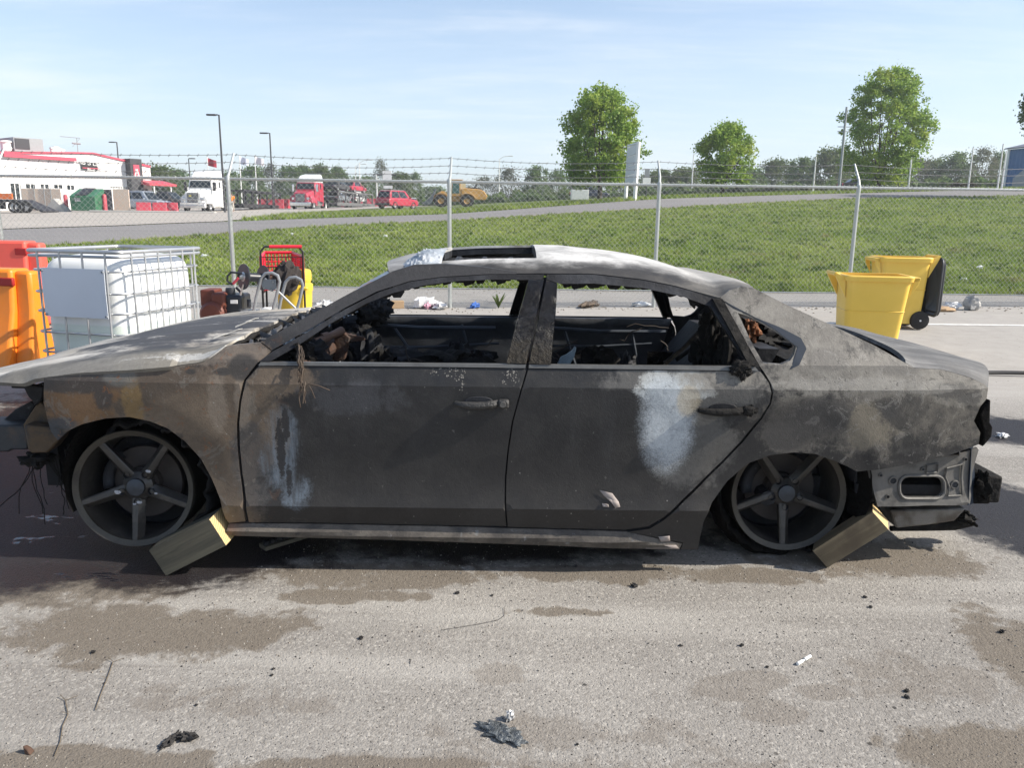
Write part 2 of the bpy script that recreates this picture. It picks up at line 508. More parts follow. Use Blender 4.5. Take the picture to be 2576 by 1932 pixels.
def fan(name, mat, lo, hi, rows, cols=150, t0=-2.2, t1=2.4, off=0.0, jit=0.0, kind='structure'):
    """a sheet of land between two distances (functions of the column) on the terrain"""
    m = MB()
    def fn(u, v):
        th = t0 + (t1 - t0) * u
        c = t_col(th)
        a, b = lo(c, th), hi(c, th)
        d = a + (b - a) * (v ** 1.3)
        z = float(np.interp(d, c[:, 0], c[:, 1])) + off
        if jit and 0.02 < v < 0.98:
            z += jit * (math.sin(d * 3.1 + th * 40) * math.sin(th * 97 + d * 1.3) + 0.6 * math.sin(d * 7.7 - th * 211))
        return (th * d, d, z)
    m.grid(fn, cols, rows)
    return tag(m.build(name, mat, recalc=False), kind=kind)
def lerp_tab(pts):
    xs = [atY(p, 560, 1.0).x for p, _ in pts]; ys = [q for _, q in pts]
    return lambda th: float(np.interp(th, xs, ys))
fan('grass_bank', M_TURF, lambda c, t: 14.0, lambda c, t: c[1, 0] - 1.1, 26, 220, jit=0.015)
fan('road_shoulder', M_GRAVEL, lambda c, t: c[1, 0] - 1.1, lambda c, t: c[1, 0], 1)
fan('access_road', M_ROAD, lambda c, t: c[1, 0], lambda c, t: c[2, 0], 4)
fan('far_field', M_TURF, lambda c, t: c[2, 0], lambda c, t: 320.0, 30)
hz = MB()
hz.grid(lambda u, v: ((-2.2 + 4.6 * u) * (320 + 2200 * v), 320 + 2200 * v, float(t_col(-2.2 + 4.6 * u)[5, 1])), 40, 3)
tag(hz.build('distant_land', M_TURF, recalc=False), kind='structure')
_lot_lo = lerp_tab([(-900, 0), (560, 0), (650, 6), (738, 18), (944, 44), (1120, 68), (1150, 100)])
fan('truck_lot', M_FLOT, lambda c, t: min(c[2, 0] + 0.02 + _lot_lo(t), 149.0), lambda c, t: 150.0, 26, 130, t0=-2.2, t1=atY(1150, 560, 1).x, off=0.03)

# painted line and dark seam on the near lot
M_LINE = plain('worn_white_paint', (0.62, 0.61, 0.58), 0.8, var=0.3, scale=9, dirt=(0.3, 0.28, 0.26), dirt_amt=0.6)
a, b = hit(2236, 815), hit(2700, 819)
ln = MB()
ln.grid(lambda u, v: (a.x - 3 + (b.x + 8 - a.x) * u, a.y - 0.06 + 0.12 * v, near_z(a.y - 0.06 + 0.12 * v) + 0.004), 30, 1)
tag(ln.build('parking_line', M_LINE, recalc=False), kind='structure')

# ---------------------------------------------------------------- grass blades
def grass(name, pts, hgt, wid, nb, mat=M_BLADE):
    """pts (n,3): tufts of nb bent triangles"""
    n = len(pts)
    P = np.repeat(pts, nb, axis=0); N = len(P)
    an = RNG.uniform(0, 2 * np.pi, N); ln = RNG.uniform(0.1, 0.75, N)
    hh = np.repeat(hgt, nb) * RNG.uniform(0.55, 1.15, N); ww = np.repeat(wid, nb)
    dx, dy = np.cos(an), np.sin(an)
    base = P + np.stack([dx, dy, 0 * dx], 1) * (ww * RNG.uniform(0.2, 2.2, N))[:, None]
    side = np.stack([-dy, dx, 0 * dx], 1) * (ww * 0.5)[:, None]
    tip = base + np.stack([dx * ln * hh, dy * ln * hh, hh], 1)
    V = np.stack([base - side, base + side, tip], 1).reshape(-1, 3)
    return arr_mesh(name, V, np.arange(3 * N).reshape(-1, 3), mat)
def scatter(n, lo, hi, t0, t1, power=1.6):
    out = []
    th = RNG.uniform(t0, t1, n); u = RNG.uniform(0, 1, n) ** power
    for t, q in zip(th, u):
        c = t_col(t); a, b = lo(c, t), hi(c, t)
        if b <= a: continue
        d = a + (b - a) * q
        out.append((t * d, d, float(np.interp(d, c[:, 0], c[:, 1]))))
    return np.array(out)
gpnt = scatter(62000, lambda c, t: 14.0, lambda c, t: c[1, 0] - 0.6, -0.74, 0.80, 1.55)
cl = (np.sin(gpnt[:, 0] * 5.1 + np.sin(gpnt[:, 1] * 4.3)) * np.sin(gpnt[:, 1] * 6.3 + 2 * np.sin(gpnt[:, 0] * 2.1)))
gd = gpnt[:, 1]
o = grass('grass', gpnt, (0.060 + 0.085 * np.clip(cl, -0.2, 1)) * RNG.uniform(0.7, 1.3, len(gpnt)), 0.011 + 0.0007 * gd, 5)
tag(o, 'green tufted grass growing on the bank behind the fence', 'grass', kind='stuff')
vp = scatter(9000, lambda c, t: c[2, 0] + 0.1, lambda c, t: min(c[2, 0] + 22, 140), -0.34, 0.80, 1.3)
vp = np.array([p for p in vp if not (p[0] / p[1] < atY(1150, 560, 1).x and p[1] > t_col(p[0] / p[1])[2, 0] + _lot_lo(p[0] / p[1]))])
o = grass('verge_grass', vp, 0.22 * RNG.uniform(0.6, 1.3, len(vp)), 0.05 + 0 * vp[:, 1], 5)
tag(o, 'rough grass on the verge beyond the access road', 'grass', kind='stuff')

# ================================================================ TREES
def leaf_fn(c1, c2, c3):
    def f(n):
        r = n.geo('Random Per Island'); p = n.pos()
        a = n.noise(p, 0.55, 3)
        col = n.mix(r, c1, c2)
        col = n.mix(n.step(a, 0.45, 0.65) * 0.6, col, c3)
        bb = n.node('ShaderNodeBsdfPrincipled'); n.put(bb.inputs[0], col); n.put(bb.inputs['Roughness'], 0.55); n.put(bb.inputs['Specular IOR Level'], 0.25)
        tt = n.node('ShaderNodeBsdfTranslucent'); n.put(tt.inputs[0], n.gain(col, 1.3))
        mm = n.node('ShaderNodeMixShader'); mm.inputs[0].default_value = 0.40
        o = n.node('ShaderNodeOutputMaterial')
        n.t.links.new(bb.outputs[0], mm.inputs[1]); n.t.links.new(tt.outputs[0], mm.inputs[2]); n.t.links.new(mm.outputs[0], o.inputs[0])
    return f
M_LEAF = material('pear_leaves', leaf_fn((0.135, 0.235, 0.040), (0.265, 0.370, 0.062), (0.370, 0.410, 0.078)))
M_LEAF_DK = material('dark_leaves', leaf_fn((0.075, 0.130, 0.044), (0.135, 0.200, 0.062), (0.165, 0.205, 0.074)))
M_LEAF_LT = material('young_leaves', leaf_fn((0.070, 0.105, 0.030), (0.120, 0.165, 0.050), (0.130, 0.145, 0.060)))
M_LEAF_GY = material('sparse_grey_leaves', leaf_fn((0.085, 0.100, 0.055), (0.130, 0.140, 0.085), (0.150, 0.140, 0.10)))
M_LEAF_BR = material('dry_brush_leaves', leaf_fn((0.060, 0.045, 0.030), (0.090, 0.070, 0.045), (0.060, 0.070, 0.035)))
M_BARK = plain('bark', (0.055, 0.043, 0.034), 0.9, var=0.35, scale=3, bump=0.6, bscale=12)

def crown_arrays(rng, H, R, z0, prof, nclump, nleaf, size, sig, shell=0.75, squash=1.0):
    """leaf quads in clumps spread through a crown; prof(t) gives the radius share at height share t"""
    cs = []
    nl = max(7, int(R * 5.5)); lobes = []
    for k in range(nl):
        t = 0.04 + 0.9 * (k + rng.uniform(.2, .8)) / nl; an = k * 2.399 + rng.uniform(-.5, .5); lr = R * rng.uniform(.26, .40); rr = max(0.0, prof(t) * R - lr * .75)
        lobes.append((rr * math.cos(an), rr * math.sin(an), z0 + t * (H - z0), lr))
    lobes.append((0, 0, H - R * .30, R * .32)); lobes.append((R * .28, R * .1, H - R * .48, R * .30))
    while len(cs) < nclump * .72:
        lx_, ly_, lz_, lr = lobes[rng.integers(len(lobes))]
        d = rng.normal(size=3); d /= np.linalg.norm(d); q = rng.uniform(.55, 1.05)
        z = lz_ + d[2] * lr * q * 1.25
        if z < z0 or z > H: continue
        cs.append((lx_ + d[0] * lr * q, ly_ + d[1] * lr * q, z))
    while len(cs) < nclump:
        t = rng.uniform(0, 1)
        rr = prof(t) * R * (1 + 0.16 * math.sin(7 * t + 3 * rng.uniform(-1, 1)))
        an = rng.uniform(0, 2 * math.pi)
        q = rng.uniform(0.15, 1) ** 0.5 if rng.uniform() > shell else rng.uniform(0.72, 1.04)
        cs.append((rr * q * math.cos(an), rr * q * math.sin(an), z0 + t * (H - z0)))
    cs = np.array(cs)
    C = np.repeat(cs, nleaf, axis=0)
    sc_ = np.repeat(rng.uniform(0.6, 1.35, nclump), nleaf)[:, None]
    P = C + rng.normal(0, sig, C.shape) * sc_ * np.array([1, 1, 0.85 * squash])
    N = len(P)
    u = rng.normal(size=(N, 3)); u /= np.linalg.norm(u, axis=1)[:, None]
    v = rng.normal(size=(N, 3)); v -= u * (u * v).sum(1)[:, None]; v /= np.linalg.norm(v, axis=1)[:, None]
    s = size * rng.uniform(0.6, 1.4, N)[:, None]
    V = np.stack([P - u * s, P - v * s * 0.6, P + u * s, P + v * s * 0.6], 1).reshape(-1, 3)
    return V, np.arange(4 * N).reshape(-1, 4), cs
def limbs(m, rng, H, R, z0, r0, prof, n):
    m.tube([(0, 0, -0.2), (0.02, 0, z0 * 0.5), (0, 0.03, z0)], [r0 * 1.25, r0, r0 * 0.9], 8)
    for i in range(n):
        an = 2 * math.pi * (i + rng.uniform(0, .6)) / n
        t = rng.uniform(0.35, 0.95)
        rr = prof(t) * R * rng.uniform(0.45, 0.85)
        e = Vector((rr * math.cos(an), rr * math.sin(an), z0 + t * (H - z0)))
        a = Vector((0, 0, z0 * rng.uniform(0.75, 1.0)))
        mid = a.lerp(e, 0.5) + Vector((rr * 0.10 * math.cos(an), rr * 0.1 * math.sin(an), -0.1 * R))
        m.tube([a, mid, e], [r0 * 0.5, r0 * 0.3, r0 * 0.08], 5)
        for k in range(3):
            b = a.lerp(e, rng.uniform(0.35, 0.8)); q = b + Vector((rng.uniform(-.4, .4) * R, rng.uniform(-.4, .4) * R, rng.uniform(0.1, .4) * R))
            m.tube([b, q], [r0 * 0.16, r0 * 0.04], 4)
def tree(name, label, loc, H, R, z0, prof, leafmat, seed, nclump, nleaf, size, sig, group=None, r0=0.14, nlimb=9, shell=0.75, bark=None):
    rng = np.random.default_rng(seed)
    t = thing(name, label, 'tree', loc, rng.uniform(0, 6.28), group)
    m = MB(); limbs(m, rng, H, R, z0, r0, prof, nlimb)
    m.build('trunk', bark or M_BARK, t, recalc=False)
    V, Fq, _ = crown_arrays(rng, H, R, z0 * 0.85, prof, nclump, nleaf, size, sig, shell)
    arr_mesh('crown', V, Fq, leafmat, t)
    return t
pear = lambda t: math.sin(math.pi * (0.07 + 0.89 * t) ** 0.86) ** 0.60
def px_tree(name, label, px, ybase, ytop, xl, xr, Y, zlow_px, leafmat, seed, group=None, dens=1.0, **k):
    g = gp(px, Y)
    top = atY(px, ytop, Y).z - g.z; low = atY(px, zlow_px, Y).z - g.z
    R = (atY(xr, ytop, Y).x - atY(xl, ytop, Y).x) / 2
    return tree(name, label, g, top, R * 1.0, max(low, 0.3), pear, leafmat, seed, int(380 * dens), 56, 0.105, 0.22, group, r0=0.17, **k)
px_tree('pear_tree', 'large broad green tree with open lower limbs left of the blank white pylon sign', 1506, 490, 224, 1410, 1610, 60, 458, M_LEAF, 11, 'green trees standing beyond the access road', 1.15, nlimb=13)
px_tree('pear_tree', 'small rounded green tree right of the blank white pylon sign', 1812, 480, 312, 1745, 1878, 66, 462, M_LEAF, 12, 'green trees standing beyond the access road', 0.7)
px_tree('pear_tree', 'tallest green tree with a ragged top behind the right fence post', 2200, 478, 172, 2112, 2322, 68, 456, M_LEAF, 13, 'green trees standing beyond the access road', 1.35, nlimb=13)
px_tree('pear_tree', 'green tree cut by the right edge above the blue building', 2648, 478, 120, 2548, 2748, 50, 325, M_LEAF_DK, 14, 'green trees standing beyond the access road', 1.1)

# the far tree line: a few kinds, each tree a thing of its own
_round = lambda t: math.sin(math.pi * (0.12 + 0.86 * t)) ** 0.55
_tall = lambda t: math.sin(math.pi * (0.10 + 0.88 * t)) ** 0.7
_kinds = []
for i, (nm, lb, H, R, z0, pf, mt, nc, nl, sz, sg, sh) in enumerate([
        ('leafy_tree', 'mid green leafy tree in the far tree line', 8, 3.6, 1.0, _round, M_LEAF_DK, 190, 34, 0.20, 0.42, 0.6),
        ('leafy_tree', 'pale green young leaved tree in the far tree line', 8, 3.8, 1.0, _round, M_LEAF_LT, 190, 34, 0.20, 0.45, 0.6),
        ('leafy_tree', 'sparse greyish tree with see through crown in the far tree line', 9, 3.2, 1.6, _tall, M_LEAF_GY, 110, 30, 0.15, 0.5, 0.5),
        ('leafy_tree', 'tall dark ragged tree in the far tree line', 10, 3.0, 1.2, _tall, M_LEAF_DK, 170, 34, 0.2, 0.45, 0.6)]):
    k = tree(nm, lb, (0, -60 - 12 * i, -30), H, R, z0, pf, mt, 40 + i, nc, nl, sz, sg, 'trees of the far tree line', r0=0.16, nlimb=7, shell=sh)
    _kinds.append((k, H, R))
_used = [0] * 4
def line_tree(px, ytop, wpx, Y, kind, label):
    g = gp(px, Y)
    h = atY(px, ytop, Y).z - g.z + 0.4
    R = 1.2 * (atY(px + wpx, ytop, Y).x - atY(px - wpx, ytop, Y).x) / 2
    k, H0, R0 = _kinds[kind]
    c = k if _used[kind] == 0 else copy_tree(k)
    _used[kind] += 1
    c.location = g - Vector((0, 0, 0.4)); c.rotation_euler.z = random.uniform(0, 6.28)
    c.scale = (R / R0, R / R0, h / H0)
    c['label'] = label
LT = [(400, 418, 50, 150, 1, 'yellowish green tree just right of the white building'), (452, 428, 36, 165, 0, 'mid green tree behind the roof of the white truck cab'), (590, 434, 30, 160, 0, 'dark green tree behind the left steel fence post'),
      (640, 420, 34, 170, 0, 'green tree between the two right hand flagpoles'), (690, 416, 30, 180, 2, 'thin greyish tree behind the second dark lamp post'), (735, 420, 34, 175, 0, 'green tree left of the red truck cab roof'),
      (772, 418, 30, 185, 3, 'dark tree directly behind the red truck cab'), (815, 418, 34, 170, 1, 'pale green tree behind the loaded car hauler'), (856, 421, 26, 180, 3, 'dark ragged tree just right of the loaded car hauler'),
      (920, 446, 40, 175, 0, 'low dark green tree left of the sign gantry'), (958, 405, 22, 180, 2, 'taller sparse tree above the sign gantry'), (1005, 437, 34, 170, 1, 'bright green tree right of the sign gantry'),
      (1046, 436, 16, 175, 3, 'slim dark tree above the red estate car'), (1090, 470, 40, 180, 0, 'low green tree behind the loader bucket'), (1215, 446, 36, 150, 2, 'grey green sparse tree behind the loader engine'),
      (1278, 424, 36, 150, 2, 'pale sparse tree near the curved white lamp post'), (1348, 420, 30, 150, 0, 'round green tree left of the large broad tree'), (1398, 430, 24, 155, 0, 'narrow green tree touching the left of the large broad tree'),
      (1460, 440, 40, 160, 0, 'dark green tree under the crown of the large broad tree'), (1560, 442, 40, 165, 1, 'pale green tree between the large tree and the pylon sign'), (1650, 430, 44, 150, 1, 'yellow green tree right of the pylon sign'),
      (1712, 424, 44, 150, 1, 'yellow green tree left of the small rounded tree'), (1880, 424, 34, 140, 0, 'green tree just right of the small rounded tree'), (1945, 402, 40, 150, 1, 'feathery pale green tree left of the first white steel post'),
      (2010, 398, 36, 140, 0, 'mid green tree at the first white steel post'), (2072, 376, 44, 140, 1, 'tall pale green tree left of the utility pole'), (2130, 392, 34, 145, 1, 'pale green tree just right of the utility pole'),
      (2290, 398, 34, 140, 2, 'pale tree at the lower right of the tallest tree'), (2330, 402, 30, 145, 1, 'light green tree by the second white steel post'), (2392, 386, 44, 140, 0, 'rounded green tree above the brown brush heap'),
      (2452, 374, 36, 130, 2, 'bare limbed pale tree right of the third white steel post'), (2496, 384, 22, 135, 0, 'green tree beside the two leaning white posts'), (1160, 478, 30, 190, 0, 'low green tree behind the loader cab'), (540, 440, 26, 175, 3, 'dark tree at the first flagpole')]
for a in LT: line_tree(*a)
for k, _, _ in _kinds: pass

# hedges and undergrowth beneath the trees: one uncountable mass of leaves
def brush(name, label, spans, mat, seed, size=0.2, dens=1.0):
    rng = np.random.default_rng(seed); P = []
    for x0, x1, Y, ytop, dep in spans:
        n = int((x1 - x0) * 15 * dens)
        for _ in range(n):
            px = rng.uniform(x0, x1); d = Y + rng.uniform(0, dep)
            g = gp(px, d); top = atY(px, ytop, Y).z - g.z
            k = 0.65 + 0.35 * math.sin(px * 0.11 + seed) * math.sin(px * 0.043)
            P.append((g.x, g.y, g.z + max(top, 0.4) * k * rng.uniform(0, 1) ** 0.8))
    P = np.array(P); N = len(P)
    u = rng.normal(size=(N, 3)); u /= np.linalg.norm(u, axis=1)[:, None]
    v = rng.normal(size=(N, 3)); v -= u * (u * v).sum(1)[:, None]; v /= np.linalg.norm(v, axis=1)[:, None]
    s = size * rng.uniform(0.6, 1.5, N)[:, None]
    V = np.stack([P - u * s, P - v * s * 0.7, P + u * s, P + v * s * 0.7], 1).reshape(-1, 3)
    return tag(arr_mesh(name, V, np.arange(4 * N).reshape(-1, 4), mat), label, 'undergrowth', kind='stuff')
brush('undergrowth', 'green undergrowth and hedge along the far side of the field', [(380, 1260, 152, 486, 4), (620, 1180, 150, 500, 3), (1050, 1400, 118, 486, 4), (1240, 1560, 120, 476, 4), (1560, 1760, 112, 468, 4), (1680, 2130, 110, 458, 4), (2080, 2530, 105, 446, 4)], M_LEAF_DK, 5, 0.22)
brush('undergrowth', 'paler green bushes along the far side of the field', [(380, 1180, 158, 474, 6), (1260, 1560, 125, 468, 6), (1560, 2100, 118, 452, 5), (2080, 2530, 112, 438, 5)], M_LEAF_LT, 6, 0.22, 0.8)
tag(brush('brush_heap', 'low heap of brown dry brush left of the third white steel post', [(2370, 2452, 92, 456, 1.5)], M_LEAF_BR, 8, 0.12, 3.0), category='brush')
brush('weeds', 'weedy dry brush along the verge right of the pylon sign', [(1820, 2150, 72, 468, 2)], M_LEAF_GY, 9, 0.09, 1.6)

# thin spring haze over the whole place
hzb = MB(); hzb.bbox((-6200, -200, -3.0), (6600, 2700, 24.0))
_hm = bpy.data.materials.new('air'); _hm.use_nodes = True; _hm.node_tree.nodes.clear()
_hn = NT(_hm.node_tree); _pv = _hn.node('ShaderNodeVolumePrincipled'); _pv.inputs['Color'].default_value = (.90, .94, 1.0, 1); _pv.inputs['Density'].default_value = 0.0007
_pv.inputs['Anisotropy'].default_value = 0.3
_ho = _hn.node('ShaderNodeOutputMaterial'); _hm.node_tree.links.new(_pv.outputs[0], _ho.inputs['Volume'])
tag(hzb.build('haze', _hm), kind='stuff')

# ================================================================ FAR SIDE: building, trucks, poles
M_WHITE = plain('white_metal', (0.78, 0.77, 0.75), 0.5, var=0.06)
M_REDTRIM = plain('red_trim', (0.52, 0.07, 0.11), 0.5)
M_DARK = plain('dark_glass', (0.018, 0.024, 0.028), 0.12, var=0.3)
M_BLACK = plain('black_paint', (0.022, 0.022, 0.024), 0.5)
M_CHAR = plain('charcoal_cladding', (0.045, 0.045, 0.05), 0.6)
M_GREY = plain('grey_metal', (0.30, 0.31, 0.32), 0.5, 0.3)
M_STEEL = plain('galvanised_steel', (0.42, 0.43, 0.44), 0.42, 0.75, var=0.12)
M_TAN = plain('tan_board', (0.62, 0.50, 0.40), 0.85, var=0.1)
M_RUBBER = plain('tyre_rubber', (0.022, 0.021, 0.02), 0.85)
M_RIM = plain('alloy', (0.45, 0.45, 0.46), 0.35, 0.8)
M_ORANGE = plain('orange_paint', (0.62, 0.15, 0.03), 0.55)
M_RED = plain('red_plastic', (0.50, 0.055, 0.08), 0.5)
M_REDPAINT = plain('red_paint', (0.42, 0.03, 0.06), 0.3, var=0.1)
M_WPAINT = plain('white_paint', (0.76, 0.76, 0.75), 0.3, var=0.05)
M_SILVER = plain('silver_paint', (0.36, 0.40, 0.45), 0.3, 0.3)
M_NAVY = plain('navy_paint', (0.03, 0.04, 0.075), 0.3)
M_GREEN = plain('green_paint', (0.03, 0.15, 0.075), 0.5, var=0.2, dirt=(0.09, 0.08, 0.06), dirt_amt=0.4)
M_YEL = plain('loader_yellow', (0.46, 0.25, 0.06), 0.5, var=0.15, dirt=(0.2, 0.14, 0.08), dirt_amt=0.5)
M_CONC = plain('concrete', (0.40, 0.39, 0.37), 0.9, var=0.15)
M_LAMP = plain('lamp_white', (0.7, 0.7, 0.68), 0.5)
M_CHROME = plain('chrome', (0.6, 0.6, 0.6), 0.2, 0.95, var=0.1)

def text(s, size, parent, loc, rot, mat, name='lettering'):
    cu = bpy.data.curves.new(name, 'FONT'); cu.body = s; cu.size = size; cu.extrude = 0.012; cu.align_x = 'CENTER'; cu.align_y = 'CENTER'
    o = bpy.data.objects.new(name, cu); COL.objects.link(o)
    me = bpy.data.meshes.new_from_object(o)
    bpy.data.objects.remove(o); bpy.data.curves.remove(cu)
    o = bpy.data.objects.new(name, me); COL.objects.link(o)
    me.materials.clear(); me.materials.append(mat); o.parent = parent; o.location = loc; o.rotation_euler = rot
    return o
def ribbed(name, c, pitch):
    def f(n):
        p = n.pos(); x, y, z = n.sep(p)
        s = n.math('SINE', x * (2 * math.pi / pitch))
        a = n.noise(p, 0.6, 3)
        n.bsdf(n.gain(c, 0.92 + a * 0.12), 0.5, 0, n.bump(n.step(s, -0.2, 0.4), 0.5, 0.04))
    return material(name, f)
M_RIB = ribbed('white_ribbed_cladding', (0.80, 0.79, 0.77), 0.32)
M_RIBB = ribbed('blue_ribbed_cladding', (0.030, 0.125, 0.30), 0.45)

class Face:
    """a vertical plane in the place, addressed by photo pixels; local x runs along it, z is height"""
    def __init__(s, A, B):
        s.A = Vector(A); s.d = Vector((B[0] - A[0], B[1] - A[1], 0)); s.L = s.d.length; s.d.normalize()
        s.nrm = Vector((s.d.y, -s.d.x, 0)); s.rz = math.atan2(s.d.y, s.d.x)
    def __call__(s, px, py):
        r = ray(px, py); k = (s.A - EYE).dot(s.nrm) / r.dot(s.nrm); p = EYE + r * k
        return (p - s.A).dot(s.d), p.z - s.A.z
def zz(x, y, k=3.16, x0=0, y0=250): return x0 + x / k, y0 + y / k

# ---- white commercial building
A = gp(-150, 71); B = gp(381, 87); A.z = min(A.z, B.z) - 0.2
bf = Face(A, B)
bld = thing('white_building', 'white metal commercial building with red roof trim and a black entrance pylon', 'building', A, bf.rz)
P = lambda x, y: bf(*zz(x, y))
top = [P(-300, 424), P(20, 424), P(590, 428), P(740, 432), P(985, 488), P(1193, 536)]
poly = [(-12, -0.5)] + [(-12, top[0][1])] + [top[1]] + top[2:] + [(top[-1][0], -0.5)]
MB().prism(poly, 0, 22).build('wall', M_RIB, bld)
tr = MB()
for (xa, za), (xb, zb) in zip([(-12, top[0][1])] + top[1:-1], top[1:]):
    tr.prism([(xa, za - 0.05), (xb, zb - 0.05), (xb, zb + 0.14), (xa, za + 0.14)], -0.12, 22.1)
tr.build('roof_trim', M_REDTRIM, bld)
bx0, bx1 = P(20, 440), P(592, 440)
MB().bbox((bx0[0], -0.35, bx0[1] - 0.17), (bx1[0], -0.125, bx0[1] + 0.15)).build('fascia', M_REDTRIM, bld)
def window(x0, x1, y0, y1, n):
    a, b = P(x0, y0), P(x1, y1)
    xs, zs = (a[0], b[0]), (b[1], a[1])
    fr = MB(); t = 0.07
    fr.bbox((xs[0], -0.06, zs[1] - t), (xs[1], 0.02, zs[1])); fr.bbox((xs[0], -0.06, zs[0]), (xs[1], 0.02, zs[0] + t))
    for i in range(n + 1):
        xx = xs[0] + (xs[1] - xs[0]) * i / n
        fr.bbox((xx - t / 2, -0.063, zs[0]), (xx + t / 2, 0.017, zs[1]))
    w_ = fr.build('window', M_WHITE, bld)
    for i in range(n):
        xa = xs[0] + (xs[1] - xs[0]) * i / n; xb = xs[0] + (xs[1] - xs[0]) * (i + 1) / n
        MB().bbox((xa + t / 2, -0.03, zs[0] + t), (xb - t / 2, -0.01, zs[1] - t)).build('pane', M_DARK, w_)
for q in [(75, 165, 660, 800, 2), (198, 282, 664, 714, 2), (316, 390, 666, 714, 2), (423, 499, 670, 714, 2), (526, 592, 674, 724, 2), (872, 1014, 686, 712, 7), (1092, 1180, 702, 740, 3)]:
    window(*q)
a, b = P(637, 490), P(773, 562); c = P(637, 545); d = P(773, 505)
sg = MB().prism([(a[0], c[1] - .1), (b[0], b[1]), (b[0], d[1]), (a[0], a[1])], -0.14, -0.02).build('sign_board', M_BLACK, bld)
cx_, cz_ = (a[0] + b[0]) / 2, (a[1] + b[1]) / 2
text('HB B Lab', 0.62, sg, (cx_, -0.17, cz_ + 0.25), (math.pi / 2, 0.06, 0), M_WHITE)
text('Blvd', 0.42, sg, (cx_ + 0.1, -0.17, cz_ - 0.42), (math.pi / 2, 0.06, 0), M_WHITE)
MB().bbox((a[0] + .1, -0.17, b[1] + .12), (a[0] + 2.0, -0.145, b[1] + .2)).build('stripe', M_REDTRIM, sg)
# entrance pylon with its emblem
a, b = P(992, 470), P(1090, 900)
pyl = MB().bbox((a[0], -1.0, -0.4), (P(1084, 480)[0], 0.6, a[1])).build('pylon', M_CHAR, bld)
l0, l1 = P(1016, 515), P(1072, 620)
MB().bbox((l0[0], -1.06, l1[1]), (l1[0], -1.005, l0[1] - 0.05)).build('emblem', M_REDTRIM, pyl)
e = MB(); W_ = l1[0] - l0[0]; Hh = l0[1] - l1[1]; mx = (l0[0] + l1[0]) / 2; zb = l1[1] + 0.06
e.prism([(mx - .42 * W_, zb), (mx - .22 * W_, zb), (mx - .06 * W_, zb + .60 * Hh), (mx - .16 * W_, zb + .60 * Hh)], -1.085, -1.062)
e.prism([(mx + .22 * W_, zb), (mx + .42 * W_, zb), (mx + .16 * W_, zb + .60 * Hh), (mx + .06 * W_, zb + .60 * Hh)], -1.085, -1.062)
for q in (0.02, 0.22, 0.42):
    e.bbox((mx - .05 * W_, -1.085, zb + q * Hh), (mx + .05 * W_, -1.062, zb + (q + .12) * Hh))
e.build('emblem_mark', M_WHITE, pyl)
a, b = P(1085, 676), P(1300, 702)
aw = MB(); aw.hexa([(a[0], -2.6, b[1] + 0.1), (b[0], -2.6, b[1] + 0.1), (b[0], 0, b[1] + 0.3), (a[0], 0, b[1] + 0.3)], [(a[0], -2.6, b[1] + 0.32), (b[0], -2.6, b[1] + 0.32), (b[0], 0, b[1] + 0.75), (a[0], 0, b[1] + 0.75)])
aw.build('awning', M_RED, bld)
for q in (0.5, 2.4, 4.4): MB().bbox((a[0] + q, -2.5, -0.3), (a[0] + q + .1, -2.4, b[1] + 0.1)).build('awning_post', M_WHITE, bld)
# rooftop plant
a, b = P(142, 292), P(276, 402)
u = MB().bbox((a[0], 1.0, top[1][1]), (P(375, 300)[0], 4.0, a[1])).build('air_handler', M_GREY, bld)
MB().bbox((a[0] + .1, 0.93, b[1] + .1), (b[0], 0.99, a[1] - .1)).build('dark_face', M_CHAR, u)  # charcoal sheet laid on as the unit's dark left face
for q, r, h in ((105, .45, 1.1), (125, .3, .5), (475, .22, .8), (500, .25, .9), (525, .2, .8), (548, .25, .7), (770, .22, .4)):
    MB().lathe([(r, 0), (r, h), (r * 1.25, h), (r * 1.1, h + .15), (0, h + .18)], 10, (P(q, 400)[0], 1.5, top[1][1] + (-0.35 if q > 700 else 0))).build('roof_vent', M_WHITE, bld)
an = MB(); ax = P(660, 420)[0]; az = top[2][1]; ah = P(655, 300)[1]
an.tube([(ax, 1, az - .2), (ax, 1, ah)], 0.035, 5); an.tube([(ax - 1.6, 1, ah), (ax + .3, 1, ah)], 0.025, 4); an.tube([(ax - .5, 1, ah - .9), (ax + .3, 1, ah - .05)], 0.02, 4); an.tube([(ax - .5, 1, P(650, 345)[1]), (ax + .3, 1, P(650, 345)[1])], 0.09, 5)
an.build('antenna', M_GREY, bld)

# ---- enclosure, bin, bollards before the building
def flat(px0, px1, yb, yt, Y, name, mat, label, cat, th=0.12, group=None):
    g0, g1 = gp(px0, Y), gp(px1, Y); h = atY((px0 + px1) / 2, yt, Y).z - g0.z
    o = MB().bbox((0, 0, -.1), (g1.x - g0.x, th, h)).build(name, mat, None, (g0.x, Y, g0.z))
    return tag(o, label, cat, group)
def z1(x, y): return zz(x, y)
Yf = 70
enc = thing('screen_fence', 'tan board screen fence with thin steel posts along the white building', 'fence', gp(z1(200, 0)[0], Yf + 1))
e0 = enc.location
for i, (xa, xb) in enumerate(((200, 300), (302, 378), (380, 430), (432, 510))):
    xw0 = gp(z1(xa, 0)[0], Yf + 1).x - e0.x; xw1 = gp(z1(xb, 0)[0], Yf + 1).x - e0.x
    MB().bbox((xw0, 0, -.2), (xw1 - .05, .08, 2.0)).build('panel', M_TAN, enc)
    MB().tube([(xw0, -.05, -.2), (xw0, -.05, 2.3)], .04, 6).build('post', M_GREY, enc)
